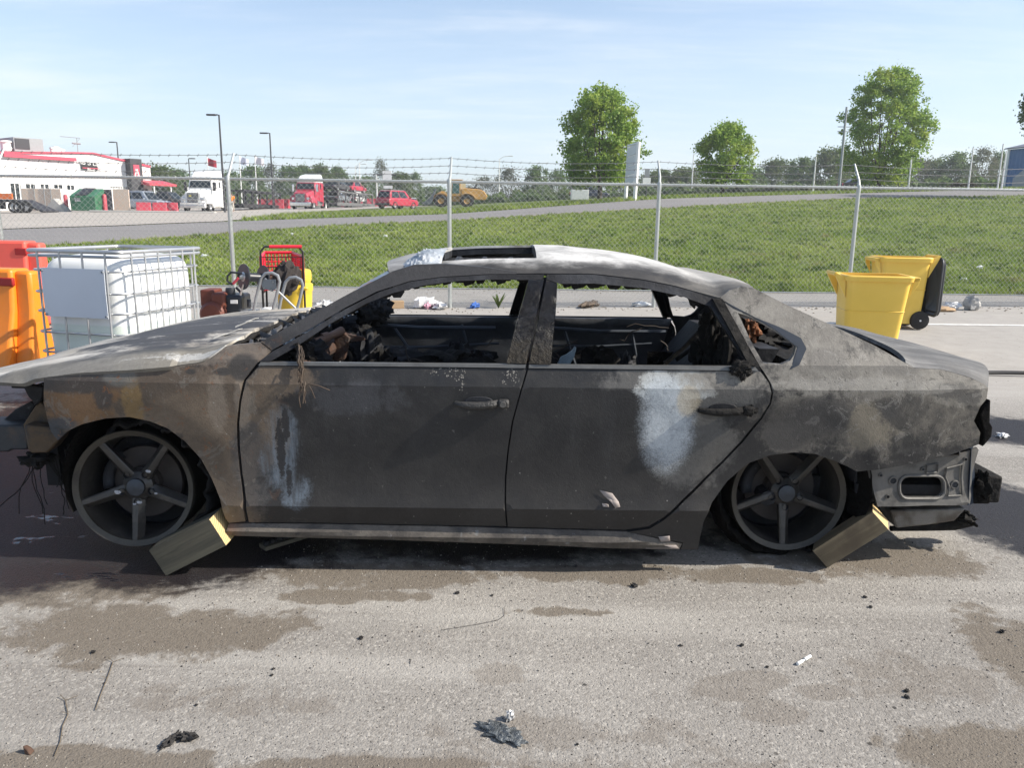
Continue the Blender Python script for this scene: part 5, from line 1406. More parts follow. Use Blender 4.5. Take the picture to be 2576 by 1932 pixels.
# ================================================================ LITTER ALONG THE FENCE
M_PLAS = plain('thin_white_plastic', (.70, .70, .70), .35, var=.12)
M_PINK = plain('pink_label', (.60, .32, .40), .5)
M_CARD = plain('cardboard', (.36, .25, .15), .9, var=.15)
M_BLUEP = plain('blue_plastic', (.04, .12, .40), .45)
M_CHARL = plain('charred_lump', (.022, .020, .019), .8, var=.5, bump=.8)
M_PAPER = plain('pale_paper', (.62, .64, .66), .8)
def lit(name, label, cat, px, py, size, mat, seed, group='litter along the fence', **k):
    g = hit(px, py)
    return crumple(name, label, cat, (g.x, g.y, g.z), size, mat, seed, group=group, n=9, **k)
lit('plastic_bag', 'white plastic bag at the fence foot seen through the front window', 'bag', 1068, 775, (.16, .10, .09), M_PLAS, 21, rough=.5)
lit('plastic_wrapper', 'clear white plastic wrapper right of the white bag', 'wrapper', 1105, 777, (.15, .09, .05), M_PLAS, 22, rough=.5)
lit('label_scrap', 'pink printed scrap lying on the white bag', 'scrap', 1076, 777, (.06, .05, .05), M_PINK, 23)
g = hit(998, 775); tag(MB().bbox((-.10, -.06, 0), (.10, .06, .11)).build('cardboard_box', M_CARD, None, g, .3, bevel=.006), 'small brown cardboard box at the fence foot left of the white bag', 'box', 'litter along the fence')
lit('blue_scrap', 'blue plastic scrap at the fence foot right of the white bag', 'scrap', 1195, 775, (.10, .05, .045), M_BLUEP, 24, rough=.5)
lit('dark_scrap', 'dark brown folded scrap at the fence foot seen through the rear window', 'scrap', 1482, 772, (.26, .09, .05), plain('brown_scrap', (.10, .075, .055), .9), 25, rough=.4)
lit('paper_scrap', 'pale blue paper scrap at the fence foot near the rear window pillar', 'paper', 1612, 771, (.15, .07, .04), M_PAPER, 26)
lit('cardboard_scrap', 'flattened tan cardboard at the fence foot right of the bins', 'cardboard', 2362, 783, (.24, .10, .04), M_CARD, 27)
lit('plastic_scrap', 'clear plastic scrap beside the flattened cardboard', 'wrapper', 2392, 778, (.10, .07, .06), M_PLAS, 28, rough=.5)
lit('rock', 'grey rock at the fence foot at the right', 'rock', 2442, 780, (.11, .08, .12), M_CONC, 29)
lit('white_scrap', 'white plastic pile at the fence foot right of the drum', 'wrapper', 818, 772, (.15, .08, .05), M_PLAS, 30, rough=.5)
for i, (px, py, s_, lab) in enumerate([(2465, 676, .09, 'white paper scrap on the grass right of the black bin lid'), (2424, 708, .09, 'flat white scrap at the foot of the grass right of the bins'), (970, 596, .09, 'white scrap on the grass above the car roof front'), (515, 648, .10, 'white scrap on the grass beside the tote'), (1690, 697, .10, 'white scrap at the grass foot above the rear of the roof'), (735, 590, .08, 'small white scrap high on the grass')]):
    lit('paper_scrap', lab, 'paper', px, py, (s_, s_ * .6, s_ * .45), M_PAPER, 40 + i, group='paper scraps on the grass bank')
# small stones and twigs scattered at the fence foot
m = MB(); rng = np.random.default_rng(3)
for _ in range(900):
    x = rng.uniform(-7.5, 9.5); y = fy(x) + (-abs(rng.normal(0, .32)) if rng.uniform() < .72 else abs(rng.normal(2.15, .18))); s_ = rng.uniform(.004, .015)
    z = T(x, y)
    m.hexa([(x - s_, y - s_ * .7, z), (x + s_, y - s_, z), (x + s_ * .8, y + s_, z), (x - s_, y + s_ * .8, z)], [(x - s_ * .5, y - s_ * .4, z + s_ * rng.uniform(.5, 1.2)), (x + s_ * .5, y - s_ * .5, z + s_), (x + s_ * .4, y + s_ * .5, z + s_ * .8), (x - s_ * .6, y + s_ * .4, z + s_)])
o = tag(m.build('debris', plain('grit', (.27, .24, .20), .95, var=.4), recalc=False), 'grit and small stones along the fence foot', 'debris', kind='stuff')
# weed
g = hit(1254, 775); wd_ = thing('weed', 'bright green weed at the fence foot seen through the front window', 'weed', g)
rng = np.random.default_rng(9); m = MB()
for k in range(26):
    a = rng.uniform(0, 6.28); l = rng.uniform(.10, .24); d_ = Vector((math.cos(a), math.sin(a), 0)); s_ = Vector((-d_.y, d_.x, 0)) * .018
    m.add([s_ * .3, -s_ * .3, d_ * l * .3 + Vector((0, 0, l * .6)) - s_, d_ * l * .3 + Vector((0, 0, l * .6)) + s_, d_ * l * .6 + Vector((0, 0, l))], [(0, 1, 2, 3), (3, 2, 4)])
m.build('leaves', M_LEAF_LT, wd_, recalc=False)
# black hose across the lot at the right
a, b = hit(2470, 947), hit(2700, 952)
pts = [Vector((a.x - .9, a.y + .05, 0)) + (b - Vector((a.x - .9, a.y, 0))) * (i / 14) + Vector((0, .015 * math.sin(i * .9), .018 + near_z(a.y))) for i in range(15)]
tag(MB().tube(pts, .019, 8).build('hose', plain('hose_black', (.03, .028, .027), .6)), 'black hose lying across the lot behind the car tail', 'hose')

# ================================================================ THE BURNT CAR
YC = 3.83                       # centre line of the car
LEAN = 0.030                    # far side sits lower: its tyres are gone
CARX = -0.20
car = thing('burnt_car', 'burnt out grey sedan with no tyres, glass or bumpers standing on bare alloy wheels', 'car', (CARX, YC, 0))
ROOT = Vector((CARX, YC, 0)); TR = Matrix.Translation(-ROOT)
def CM():
    m = MB(); m.T = TR; return m
_pl = np.array([[-2.6, .74], [-2.3, .81], [-2.0, .858], [-1.75, .892], [-1.4, .912], [-1.0, .9175], [0.4, .9175], [.9, .914], [1.3, .905], [1.6, .885], [1.85, .845], [2.0, .80], [2.15, .72], [2.4, .55]])
_pr = np.array([[-.2, .840], [.05, .862], [.13, .872], [.195, .884], [.288, .9165], [.33, .907], [.40, .9015], [.48, .9035], [.58, .9105], [.68, .9155], [.74, .9170], [.782, .9175], [.872, .886], [.95, .826], [1.25, .605], [1.5, .42]])
FA = None
def zchar(X): return 0.0
def Wf(X, z):
    """half width of the body at station X and height z"""
    w_ = float(np.interp(z, _pr[:, 0], _pr[:, 1])) + float(np.interp(X, _pl[:, 0], _pl[:, 1])) - .9175
    if FA is not None:
        for cx, cz, r in FA:
            d = math.hypot(X - cx, z - cz) - r
            if d < .20:
                f = min(1.0, max(0.0, (z - cz + .16) / .12))
                w_ += f * (.004 * (1 - (d - .055) / .145) ** 2 if d > .055 else .004 - .0085 * (1 - max(0.0, d) / .055))
    return w_
def side(px, py, out=0.0):
    Y = 2.98
    for _ in range(14):
        p = atY(px, py, Y); Y = YC - Wf(p.x, p.z) - out
    return (p.x, p.z)
_f0, _r0 = side(343, 1230), side(1984, 1250)
FA = [(side(358, 1235)[0], _f0[1], .315), (side(1985, 1250)[0], _r0[1], .325)]
def on_side(X, z, out=0.0): return Vector((X, YC - Wf(X, z) - out, z))
def line_at(pts):
    q = [side(*p) for p in pts]
    return [a[0] for a in q], [a[1] for a in q]
_cl = line_at([(110, 964), (290, 964), (618, 965), (1400, 975), (1944, 988), (2466, 1005)])
_ll = line_at([(622, 1258), (1400, 1272), (1720, 1285)])
def inside(p, poly):
    x, y = p; c = False; j = len(poly) - 1
    for i in range(len(poly)):
        xi, yi = poly[i]; xj, yj = poly[j]
        if (yi > y) != (yj > y) and x < (xj - xi) * (y - yi) / (yj - yi) + xi: c = not c
        j = i
    return c
def dense(poly, cell, closed=True):
    out = []
    n = len(poly)
    for i in range(n if closed else n - 1):
        a, b = Vector(poly[i]), Vector(poly[(i + 1) % n])
        k = max(1, int((b - a).length / cell))
        out += [tuple(a.lerp(b, t / k)) for t in range(k)]
    if not closed: out.append(tuple(poly[-1]))
    return out
def smooth_poly(pts, it=1):
    return pts
def sheet(poly, holes=(), cell=.035, lines=()):
    """triangulate a flat outline with an even inner grid; returns 2-D points, triangles, boundary loops"""
    loops = [dense(poly, cell)] + [dense(h, cell * .7) for h in holes]
    P, E, B = [], [], []
    for lp in loops:
        b = len(P); P += lp; E += [(b + i, b + (i + 1) % len(lp)) for i in range(len(lp))]; B.append((b, len(lp)))
    arr = np.array(P)
    for ln in lines:
        prev = None
        for p in ln:
            ok = inside(p, poly) and not any(inside(p, h) for h in holes) and np.hypot(arr[:, 0] - p[0], arr[:, 1] - p[1]).min() > cell * .15
            if ok:
                P.append(tuple(p))
                if prev is not None: E.append((prev, len(P) - 1))
                prev = len(P) - 1
            else: prev = None
    arr = np.array(P)
    xs, ys = arr[:, 0], arr[:, 1]
    row = 0; y = ys.min() + cell * .5
    while y < ys.max():
        x = xs.min() + cell * (.5 if row % 2 else 1.0)
        while x < xs.max():
            if inside((x, y), poly) and not any(inside((x, y), h) for h in holes) and np.hypot(xs - x, ys - y).min() > cell * .48: P.append((x, y))
            x += cell
        y += cell * .88; row += 1
    r = delaunay_2d_cdt([Vector(p) for p in P], E, [], 0, 1e-6)
    V2 = [tuple(v) for v in r[0]]
    Tn = []
    for f in r[2]:
        c = (sum(V2[i][0] for i in f) / 3, sum(V2[i][1] for i in f) / 3)
        if inside(c, poly) and not any(inside(c, h) for h in holes):
            a, b, c_ = f[:3]
            ar = (V2[b][0] - V2[a][0]) * (V2[c_][1] - V2[a][1]) - (V2[c_][0] - V2[a][0]) * (V2[b][1] - V2[a][1])
            Tn.append((a, b, c_) if ar > 0 else (a, c_, b))
    return V2, Tn
def rim_edges(Tn):
    c = {}
    for f in Tn:
        for i in range(3):
            e = (f[i], f[(i + 1) % 3]); k = tuple(sorted(e))
            c[k] = None if k in c else e
    return [e for e in c.values() if e]
FARS = []
def panel(name, px, mat, parent=None, holes=(), outf=None, out=0.0, thick=.022, cell=.035, far=True, far_mat=None, far_name=None, angle=13, crease=True, jitter=0.0, zmap=None):
    """a body panel cut to an outline measured on the photo and wrapped on the car's side; optionally its twin on the far side"""
    poly = [side(*p, out) if p[0] != 'w' else p[1:] for p in px]
    hs = [[side(*p, out) for p in h] for h in holes]
    x0, x1 = min(p[0] for p in poly), max(p[0] for p in poly)
    lines = []
    if crease:
        n = int((x1 - x0) / (cell * .8)) + 1
        xs = [x0 + (x1 - x0) * i / n for i in range(n + 1)]
        lines = [[(x, .782) for x in xs], [(x, .288) for x in xs], [(x, .872) for x in xs]]
        for cx, cz, r in FA:
            if 0: lines.append([(cx + (r + .055) * math.cos(math.pi * t / 60), cz + (r + .055) * math.sin(math.pi * t / 60)) for t in range(-12, 73)])
    V2, Tn = sheet(poly, hs, cell, lines)
    def mk(s):
        m = CM(); V = []
        for x, z in V2:
            y = Wf(x, z) + out + (outf(x, z) if outf else 0.0)
            if jitter: y += jitter * (math.sin(x * 61 + z * 23) * math.sin(z * 77 - x * 31) + .7 * math.sin(x * 150 + 3) * math.sin(z * 170))
            V.append((x, YC - y if s < 0 else YC + y, z if s < 0 else z - LEAN))
        n = len(V)
        m.add(V, [f if s < 0 else f[::-1] for f in Tn], True)
        if thick:
            R = rim_edges(Tn); ids = sorted({i for e in R for i in e}); mp = {i: k for k, i in enumerate(ids)}
            W2 = [(V[i][0], V[i][1] + (thick if s < 0 else -thick), V[i][2]) for i in ids]
            k0 = len(R)
            vv = [V[i] for i in ids] + W2; K = len(ids)
            m.add(vv, [((mp[b], mp[a], mp[a] + K, mp[b] + K) if s < 0 else (mp[a], mp[b], mp[b] + K, mp[a] + K)) for a, b in R], True)
        return m
    o = mk(-1).build(name, mat, parent or car, angle=angle, recalc=False)
    f = None
    if far:
        f = mk(1).build(far_name or name, far_mat or M_SOOT, car if parent is None else FAR.get(parent.name, car), angle=angle, recalc=False)
        FAR[o.name] = f
    return o
FAR = {}

# ---------------------------------------------------------------- burnt paint
def loc(px, py):
    x, z = side(px, py); return x - CARX, z
def sblob(n, x, z, blobs, warp, sharp=.35):
    m = None
    for b in blobs:
        cx, cz = loc(b[0], b[1]); ex = b[2] / 655.0; ez = b[3] / 640.0
        dx = (x - cx) * (1 / ex); dz = (z - cz) * (1 / ez)
        v = (1.0 - (dx * dx + dz * dz)).max(-2.0)
        if len(b) > 4: v = v + (b[4] - 1.0)
        m = v if m is None else m.max(v)
    return n.step(m + warp, -sharp, sharp)
def burnt_side(n):
    p = n.pos(); x, y, z = n.sep(p)
    q = n.comb(x, y * .3, z)
    big = n.noise(q, 2.2, 6, .62, .6); mid = n.noise(q, 8.0, 6, .66, .4); fine = n.noise(q, 60.0, 4, .72); grit = n.noise(q, 170.0, 2, .7)
    w = (big - .5) * 3.2 + (mid - .5) * 2.8 + (fine - .5) * 1.2
    fl0 = n.noise(q, 40.0, 5, .7)
    strk = n.noise(n.scale(q, (11.0, 1.0, 1.3)), 1.3, 5, .65)
    # soot-black doors, slightly browner low down
    c = n.mix(n.step(mid, .35, .7), (.0125, .0125, .0135), (.0255, .0245, .0240))
    c = n.mix(n.step(strk, .50, .75) * .30, c, (.036, .036, .039))
    c = n.mix(n.step(z, .62, .30) * .35, c, (.036, .032, .029))
    def lay(blobs, col, k=1.0, ww=w, sh=.40):
        nonlocal c
        c = n.mix(sblob(n, x, z, blobs, ww, sh) * k, c, col)
    tan = n.mix(n.step(big, .38, .62), (.076, .057, .041), (.138, .104, .073))
    # fender and hinge end of the front door: scorched tan bare metal
    lay([(400, 985, 330, 110), (560, 1120, 110, 240), (200, 1000, 160, 120), (670, 955, 120, 55), (655, 1080, 70, 130)], tan, .96)
    lay([(640, 1180, 60, 120, .8)], (.060, .058, .058), .7)
    lay([(180, 1030, 110, 55), (250, 985, 90, 40, .8)], (.150, .082, .036), .8)
    lay([(332, 1010, 30, 62)], (.205, .130, .050), .75, w * .4)
    lay([(610, 1010, 22, 60, .9), (548, 1000, 28, 90, .7)], (.200, .165, .130), .6)
    lay([(185, 962, 160, 26), (260, 1000, 30, 40, .7)], (.040, .037, .036), .85)
    lay([(300, 948, 46, 26)], (.125, .120, .108), .75, w * .35)
    lay([(120, 1085, 46, 34), (155, 1065, 50, 20), (70, 1095, 40, 30, .8)], (.035, .042, .050), .85)
    lay([(500, 900, 90, 22), (600, 890, 60, 24)], (.135, .112, .092), .8)
    lay([(612, 925, 40, 30), (560, 935, 26, 10), (480, 935, 16, 8, .8)], (.026, .025, .024), .8, w * .6)
    # streaks where plastic dripped down the front door
    drip = sblob(n, x, z, [(712, 1120, 46, 110), (745, 1240, 60, 60, .7), (690, 1180, 40, 60, .9)], w * 1.1, .5)
    c = n.mix(drip * n.step(strk, .40, .62) * .85, c, (.135, .165, .200))
    lay([(718, 1060, 10, 44, .9), (706, 1130, 12, 80, .8), (728, 1210, 10, 50, .6), (740, 1005, 50, 22, .6)], (.012, .011, .012), .9, w * 1.1 + (strk - .5) * 3.0 + (fine - .5) * 2.5, .3)
    lay([(1156, 940, 14, 46), (1120, 936, 44, 12), (1283, 950, 22, 20)], (.230, .215, .190), n.step(n.voro(q, 120, 'F1'), .42, .30) * n.step(fl0, .44, .52), (fine - .5) * 3.2 + (mid - .5) * 3.0)
    lay([(900, 1000, 190, 45, .6)], (.058, .060, .068), .5)
    # rear door: paint burnt off to pale metal
    lay([(1740, 1110, 120, 110), (1700, 950, 190, 34), (1560, 968, 70, 18, .8), (1835, 985, 90, 70, .85)], (.085, .082, .077), .92, w * .9)
    lay([(1650, 957, 40, 24), (1735, 962, 44, 28), (1690, 985, 95, 20)], (.36, .37, .36), .9, w * .75 + (fine - .5) * 1.2)
    lay([(1676, 1070, 64, 105), (1668, 1000, 52, 50)], n.mix(n.step(mid, .35, .65), (.29, .32, .345), (.42, .45, .47)), 1.0, w * .26 + (grit - .5) * 1.3, .85)
    lay([(1732, 1010, 30, 40, .8)], (.40, .34, .24), .6, w * .5 + (grit - .5))
    # quarter panel: mottled greys, paler above the shoulder line
    qm = n.mix(n.step(mid, .38, .62), (.046, .043, .039), (.115, .104, .088))
    lay([(2260, 1040, 270, 120), (2050, 1060, 150, 80)], qm, .92)
    lay([(2060, 1050, 90, 55), (1990, 1080, 80, 50, .9), (2240, 1040, 40, 40, .7), (2290, 1130, 60, 22, .9)], (.040, .038, .037), .8)
    lay([(2180, 1075, 46, 60), (2230, 1090, 70, 40, .7)], (.170, .148, .112), .7)
    lay([(2285, 1110, 20, 26), (2250, 1105, 14, 14, .8)], (.018, .018, .018), .85, w * .8)
    lay([(2180, 940, 420, 60), (2010, 830, 160, 120), (1900, 760, 140, 60), (2420, 985, 90, 40)], n.mix(n.step(mid, .4, .66), (.125, .115, .100), (.200, .188, .165)), .94)
    lay([(2080, 905, 60, 26), (2260, 925, 60, 22, .8), (1990, 840, 34, 24, .7)], (.095, .088, .080), .65)
    lay([(2395, 985, 60, 22), (2440, 1000, 30, 20)], (.05, .048, .046), .8, w * 1.3 + (fine - .5) * 2)
    lay([(2150, 968, 220, 16), (2340, 980, 90, 12, .8)], (.22, .21, .19), .5)
    # crisp flaked islands: blistered paint lifting in small plates with hard edges
    fl = n.noise(q, 15.0, 7, .70, 1.2); fl2 = n.noise(n.vadd(q, n.comb(5.3, 1.1, 2.7)), 24.0, 6, .72, .9)
    upq = (n.step(z, .76, .80) * n.step(x, .45, .8) + n.step(x, 1.15, 1.5) * .8).clamp()
    c = n.mix(n.step(fl, .575, .590) * (.015 + upq * .45), c, (.20, .19, .175))
    c = n.mix(n.step(fl2, .60, .612) * (.25 + upq * .3), c, (.014, .0135, .013))
    c = n.mix(n.step(fl2, .385, .375) * n.step(x, -.55, -1.2) * .75, c, (.165, .070, .028))
    c = n.mix(n.step(n.noise(q, 5.0, 7, .72, 1.4), .60, .615) * n.step(x, -.5, -.9) * .5, c, (.150, .135, .115))
    # roof rail and pillars stay sooty
    c = n.mix(n.step(z, .93, .99) * n.step(x, 1.15, .95), c, n.gain((.034, .033, .034), .7 + fine * .6))
    # ash speckle, pin chips, fine grit
    c = n.mix(n.step(n.noise(q, 34, 4, .75), .66, .72) * .35, c, (.20, .19, .175))
    c = n.mix(n.step(n.voro(q, 26, 'F1'), .085, .05) * n.step(big, .5, .6) * .8, c, (.33, .31, .28))
    c = n.gain(c, .78 + (fine - .5) * .55 + grit * .42)
    h = fine * .9 + grit * .6 + mid * 1.2 + n.step(fl, .575, .590) * upq * .7 - n.step(fl2, .60, .612) * .6
    n.bsdf(c, (.58 + (mid - .5) * .35).clamp(), 0.0, n.bump(h, .30, .004), .42)
M_BURN = material('burnt_paint', burnt_side)

def burnt_top(kind):
    def f(n):
        p = n.pos(); x, y, z = n.sep(p)
        big = n.noise(p, 1.8, 6, .62, .8); mid = n.noise(p, 7, 6, .66, .5); fine = n.noise(p, 60, 4, .72); grit = n.noise(p, 170, 2, .7)
        st = n.noise(n.scale(p, (1.2, 7, 1)), 1.4, 5, .62, .6)
        if kind == 'hood':
            c = n.mix(n.step(st, .35, .68), (.300, .283, .252), (.580, .552, .500))
            c = n.mix(n.step(big, .45, .62) * .6, c, (.400, .345, .270))
            d = n.step(((x + 1.26) * 2.9) * ((x + 1.26) * 2.9) + ((y + .22) * 2.0) * ((y + .22) * 2.0) + (mid - .5) * 3.4 + (st - .5) * 2.6, 1.9, .7)
            c = n.mix(d * .92, c, n.mix(mid, (.018, .019, .024), (.050, .054, .066)))
            e = n.step((y + .80) + (mid - .5) * .10, .06, -.02)
            c = n.mix(e * .75, c, n.mix(n.step(big, .4, .6), (.070, .068, .064), (.125, .120, .105)))
            wh = n.step(st + (fine - .5) * .3, .62, .70) * n.step(big, .40, .55)
            c = n.mix(wh * .55, c, (.50, .50, .49))
            c = n.mix(n.step(x, -1.9, -2.2) * .6, c, (.080, .088, .098))
        elif kind == 'roof':
            c = n.mix(n.step(mid, .35, .7), (.034, .033, .033), (.060, .057, .054))
            edge = n.step(y + .60 + (big - .5) * .30 + (mid - .5) * .14 - n.step(x, .0, .9) * .04, -.03, .16)
            ash = n.mix(n.step(mid, .33, .68), (.34, .335, .32), (.66, .65, .63))
            ash = n.mix(n.step(n.noise(p, 5, 5, .6, 1.2), .61, .70) * .55, ash, (.19, .17, .145))
            c = n.mix(edge * n.step(x, -.35, .05, .55, 1.0) * .95, c, ash)
            c = n.mix(n.step(x + (mid - .5) * .6, .75, 1.25) * .75, c, (.19, .178, .158))
        else:
            c = n.mix(n.step(st, .35, .66), (.105, .102, .098), (.215, .21, .20))
            c = n.mix(n.step(big, .42, .60) * .5, c, (.075, .073, .072))
            c = n.mix(n.step(mid, .62, .74) * .5, c, (.30, .29, .27))
        c = n.mix(n.step(n.noise(p, 34, 4, .75), .64, .72) * .35, c, (.12, .11, .10))
        c = n.gain(c, .80 + (fine - .5) * .5 + grit * .36)
        n.bsdf(c, (.68 + (mid - .5) * .4).clamp(), 0, n.bump(fine * .8 + mid * 1.5, .3, .004), .22)
    return f
M_HOOD = material('burnt_bonnet', burnt_top('hood')); M_ROOF = material('burnt_roof', burnt_top('roof')); M_TRUNK = material('burnt_boot_lid', burnt_top('trunk'))
def soot(n):
    p = n.pos(); a = n.noise(p, 4, 6, .65); b = n.noise(p, 30, 4, .7)
    c = n.mix(n.step(a, .4, .7), (.016, .016, .018), (.040, .042, .048)); c = n.mix(n.step(b, .62, .72) * .5, c, (.085, .09, .10))
    n.bsdf(c, .66, 0, n.bump(a * 2 + b, .5, .008), .22)
M_SOOT = material('sooty_metal', soot)
def tar(n):
    p = n.pos(); x, y, z = n.sep(p); a = n.noise(p, 16, 6, .7, .8); b = n.noise(n.scale(p, (1, 1, .35)), 70, 4, .7)
    low = n.step(z + (a - .5) * .3, 1.02, .90)
    c = n.mix(low, (.004, .004, .006), (.042, .037, .031))
    n.bsdf(n.gain(c, .6 + b * .8), (.13 + low * .6 + a * .1), 0, n.bump(a * 2.2 + b * 1.2, 1.0, .03), .6 - low * .4)
M_TAR = material('melted_cladding', tar)
M_CHAR2 = plain('charred_wood_black', (.016, .015, .014), .85, var=.6, scale=9, bump=1.0, bscale=30, spec=.15)
M_BLK = plain('crusted_black', (.007, .0065, .006), .9, var=.5, scale=14, bump=1.0, bscale=40, spec=.08)
M_RUST = plain('scale_rust', (.058, .028, .017), .85, var=.4, scale=10, bump=.5, bscale=50, dirt=(.05, .045, .042), dirt_amt=.7)
M_RUSTB = plain('brown_rust', (.075, .050, .028), .8, var=.45, scale=9, bump=.4, bscale=40, dirt=(.022, .025, .030), dirt_amt=.9)
M_BLUEM = plain('heat_blued_metal', (.016, .024, .038), .6, .0, var=.4, spec=.2)
M_BARE = plain('bare_grey_metal', (.125, .120, .112), .6, .2, var=.3, scale=6, bump=.25, bscale=30, dirt=(.045, .043, .041), dirt_amt=.8, spec=.3)
M_BELT = plain('belt_moulding', (.12, .118, .112), .45, .4, var=.35, scale=12)

# ---------------------------------------------------------------- panels
fender = [(111, 951), (222, 936), (334, 930), (445, 921), (511, 913), (542, 892), (569, 871), (600, 867), (655, 862), (682, 883), (660, 905), (646, 914), (612, 957), (601, 1010), (595, 1067), (597, 1128), (603, 1190), (611, 1256), (617, 1312), (576, 1316), (567, 1304), (554, 1256), (532, 1203), (506, 1155), (466, 1111), (422, 1078), (378, 1060), (325, 1049), (264, 1053), (207, 1067), (171, 1084), (145, 1108), (128, 1085), (118, 1050), (110, 1014), (110, 976)]
panel('front_fender', fender, M_BURN)
fdoor = [(651, 921), (900, 923), (1100, 925), (1325, 928), (1309.5, 981), (1287.5, 1061), (1276.5, 1133), (1270, 1200), (1269, 1267), (1273.5, 1324), (1142, 1322), (936, 1318), (780, 1315), (626, 1314), (619, 1256), (610, 1190), (604, 1128), (602, 1067), (607, 1010), (619.5, 957)]
FD = panel('front_door', fdoor, M_BURN)
rdoor = [(1329.5, 928), (1600, 931), (1913, 935), (1934, 963), (1941, 988), (1936, 1014), (1913, 1051), (1863, 1111), (1814, 1162), (1754, 1221), (1704, 1270), (1664, 1305), (1629, 1325), (1576, 1333), (1431, 1330), (1277.5, 1326), (1273, 1267), (1274, 1200), (1280.3, 1133), (1291.3, 1061), (1313.3, 981)]
RD = panel('rear_door', rdoor, M_BURN)
panel('belt_moulding', [(655, 911), (900, 913), (1100, 915), (1323, 917), (1322, 926), (1100, 923), (900, 921), (650, 919.5)], M_BELT, FD, out=.006, thick=.02, cell=.05, crease=False)
panel('belt_moulding', [(1331, 917), (1600, 920), (1845, 922), (1900, 923), (1908, 933), (1600, 929), (1330, 926)], M_BELT, RD, out=.006, thick=.02, cell=.05, crease=False)
panel('window_frame', [(652, 909), (684, 885), (737, 856), (787, 827), (868, 778), (950, 736), (1031, 709), (1112, 698), (1234, 691), (1368, 690), (1366, 703), (1320, 704), (1240, 703), (1151, 707), (1070, 717), (988, 737), (920, 764), (830, 815), (744, 873), (680, 909)], M_SOOT, FD, out=.004, thick=.05, crease=False)
panel('window_frame', [(1375, 703), (1376, 690), (1494, 691), (1616, 705), (1697, 721), (1758, 738), (1800, 753), (1816, 752), (1909, 921), (1884, 921), (1788, 772), (1770, 765), (1718, 746), (1616, 724), (1494, 713), (1409, 714)], M_SOOT, RD, out=.004, thick=.05, crease=False)
panel('pillar_cladding', [(1274, 913), (1290, 850), (1330, 704), (1368, 704), (1346, 810), (1324, 915)], M_TAR, FD, out=.010, thick=.05, cell=.018, crease=False, jitter=.0040)
panel('pillar_cladding', [(1331, 915), (1353, 810), (1374, 704), (1402, 714), (1398, 790), (1391, 850), (1386, 917)], M_TAR, RD, out=.010, thick=.05, cell=.018, crease=False, jitter=.0040)
panel('division_bar', [(1793, 752), (1818, 752), (1862, 832), (1908, 920), (1886, 920), (1838, 832)], M_CHAR2, RD, out=.022, thick=.04, cell=.02, crease=False, jitter=.003)
qwin = [(1856, 787), (1885, 796), (1945, 830), (2003, 873), (1998, 892), (1988, 907), (1966, 917), (1920, 913), (1895, 870)]
quarter = [(1921, 934), (1911, 921), (1862, 832), (1818, 752), (1811, 749), (1835, 730), (1866, 720), (1897, 725), (1940, 747), (1982, 768), (2064, 805), (2120, 831), (2200, 869), (2279, 914), (2300, 926), (2371, 930), (2440, 950), (2476, 966), (2486, 976), (2482, 1003), (2466, 1023), (2450, 1059), (2466, 1088), (2462, 1118), (2387, 1146), (2307, 1164), (2208, 1182), (2156, 1187), (2136, 1176), (2100, 1160), (2052, 1143), (1997, 1138), (1937, 1146), (1881, 1166), (1830, 1210), (1790, 1266), (1770, 1313), (1758, 1369), (1756, 1383), (1712, 1383), (1718, 1366), (1640, 1350), (1580, 1339), (1634, 1331), (1668, 1311), (1708, 1275), (1758, 1226), (1818, 1166), (1867, 1115), (1917, 1054), (1940, 1016), (1945, 988), (1938, 962)]
QP = panel('quarter_panel', quarter, M_BURN, holes=[qwin])
panel('window_trim', [(1822, 757), (1901, 799), (1960, 822), (2015, 850), (2029, 877), (2011, 918), (1988, 929), (1997, 905), (2007, 873), (1947, 827), (1888, 793), (1848, 775)], M_BLUEM, QP, out=.003, thick=.01, cell=.025, crease=False)  # proud strip, coloured dark for the shade of a recessed channel
_st, _sm = line_at([(576, 1318), (627, 1317), (936, 1321), (1275, 1329), (1575, 1338), (1716, 1366)]), line_at([(576, 1329), (636, 1330), (925, 1341), (1360, 1351), (1612, 1361), (1716, 1378)])
def sill_out(x, z):
    t, m_ = float(np.interp(x, *_st)), float(np.interp(x, *_sm))
    k_ = .030 * min(1.0, max(0.0, (side(1716, 1366)[0] - x) / .30)) ** .6
    return k_ * (t - z) / max(t - m_, .005) if z > m_ else k_ - .3 * (m_ - z)
def sill_fn(n):
    p = n.pos(); x, y, z = n.sep(p); a = n.noise(p, 5, 6, .68, .6); b = n.noise(n.scale(p, (1, 1, 3)), 22, 5, .7); f = n.noise(p, 90, 3, .7)
    c = n.mix(n.step(a, .36, .66), (.048, .042, .037), (.120, .105, .088))
    c = n.mix(n.step(b, .56, .68) * .8, c, (.020, .021, .024)); c = n.mix(n.step(n.noise(p, 13, 5, .7), .60, .68) * .6, c, (.20, .21, .215))
    c = n.mix(n.step(x, -.85, -.98) * n.step(a, .4, .6) * .6, c, (.20, .075, .035))
    n.bsdf(n.gain(c, .6 + f * .8), .6, 0, n.bump(f + b, .4, .004), .4)
M_SILL = material('scorched_sill', sill_fn)
panel('sill', [(576, 1318), (627, 1317), (780, 1318), (936, 1321), (1142, 1325), (1275, 1329), (1431, 1333), (1575, 1338), (1640, 1352), (1716, 1368), (1709, 1382), (1539, 1375), (1396, 1368), (962, 1352), (600, 1343), (576, 1339)], M_SILL, thick=.10, cell=.018, out=-.002, outf=sill_out, angle=20)
def mapped_(poly): return [side(*p) for p in poly]
pil = [(656, 859), (738, 815), (820, 770), (886, 734), (947, 703), (988, 682), (1041, 666), (1120, 664), (1220, 672), (1300, 684), (1300, 689), (1232, 689), (1110, 696), (1029, 707), (948, 733), (866, 775), (785, 824), (684, 881)]
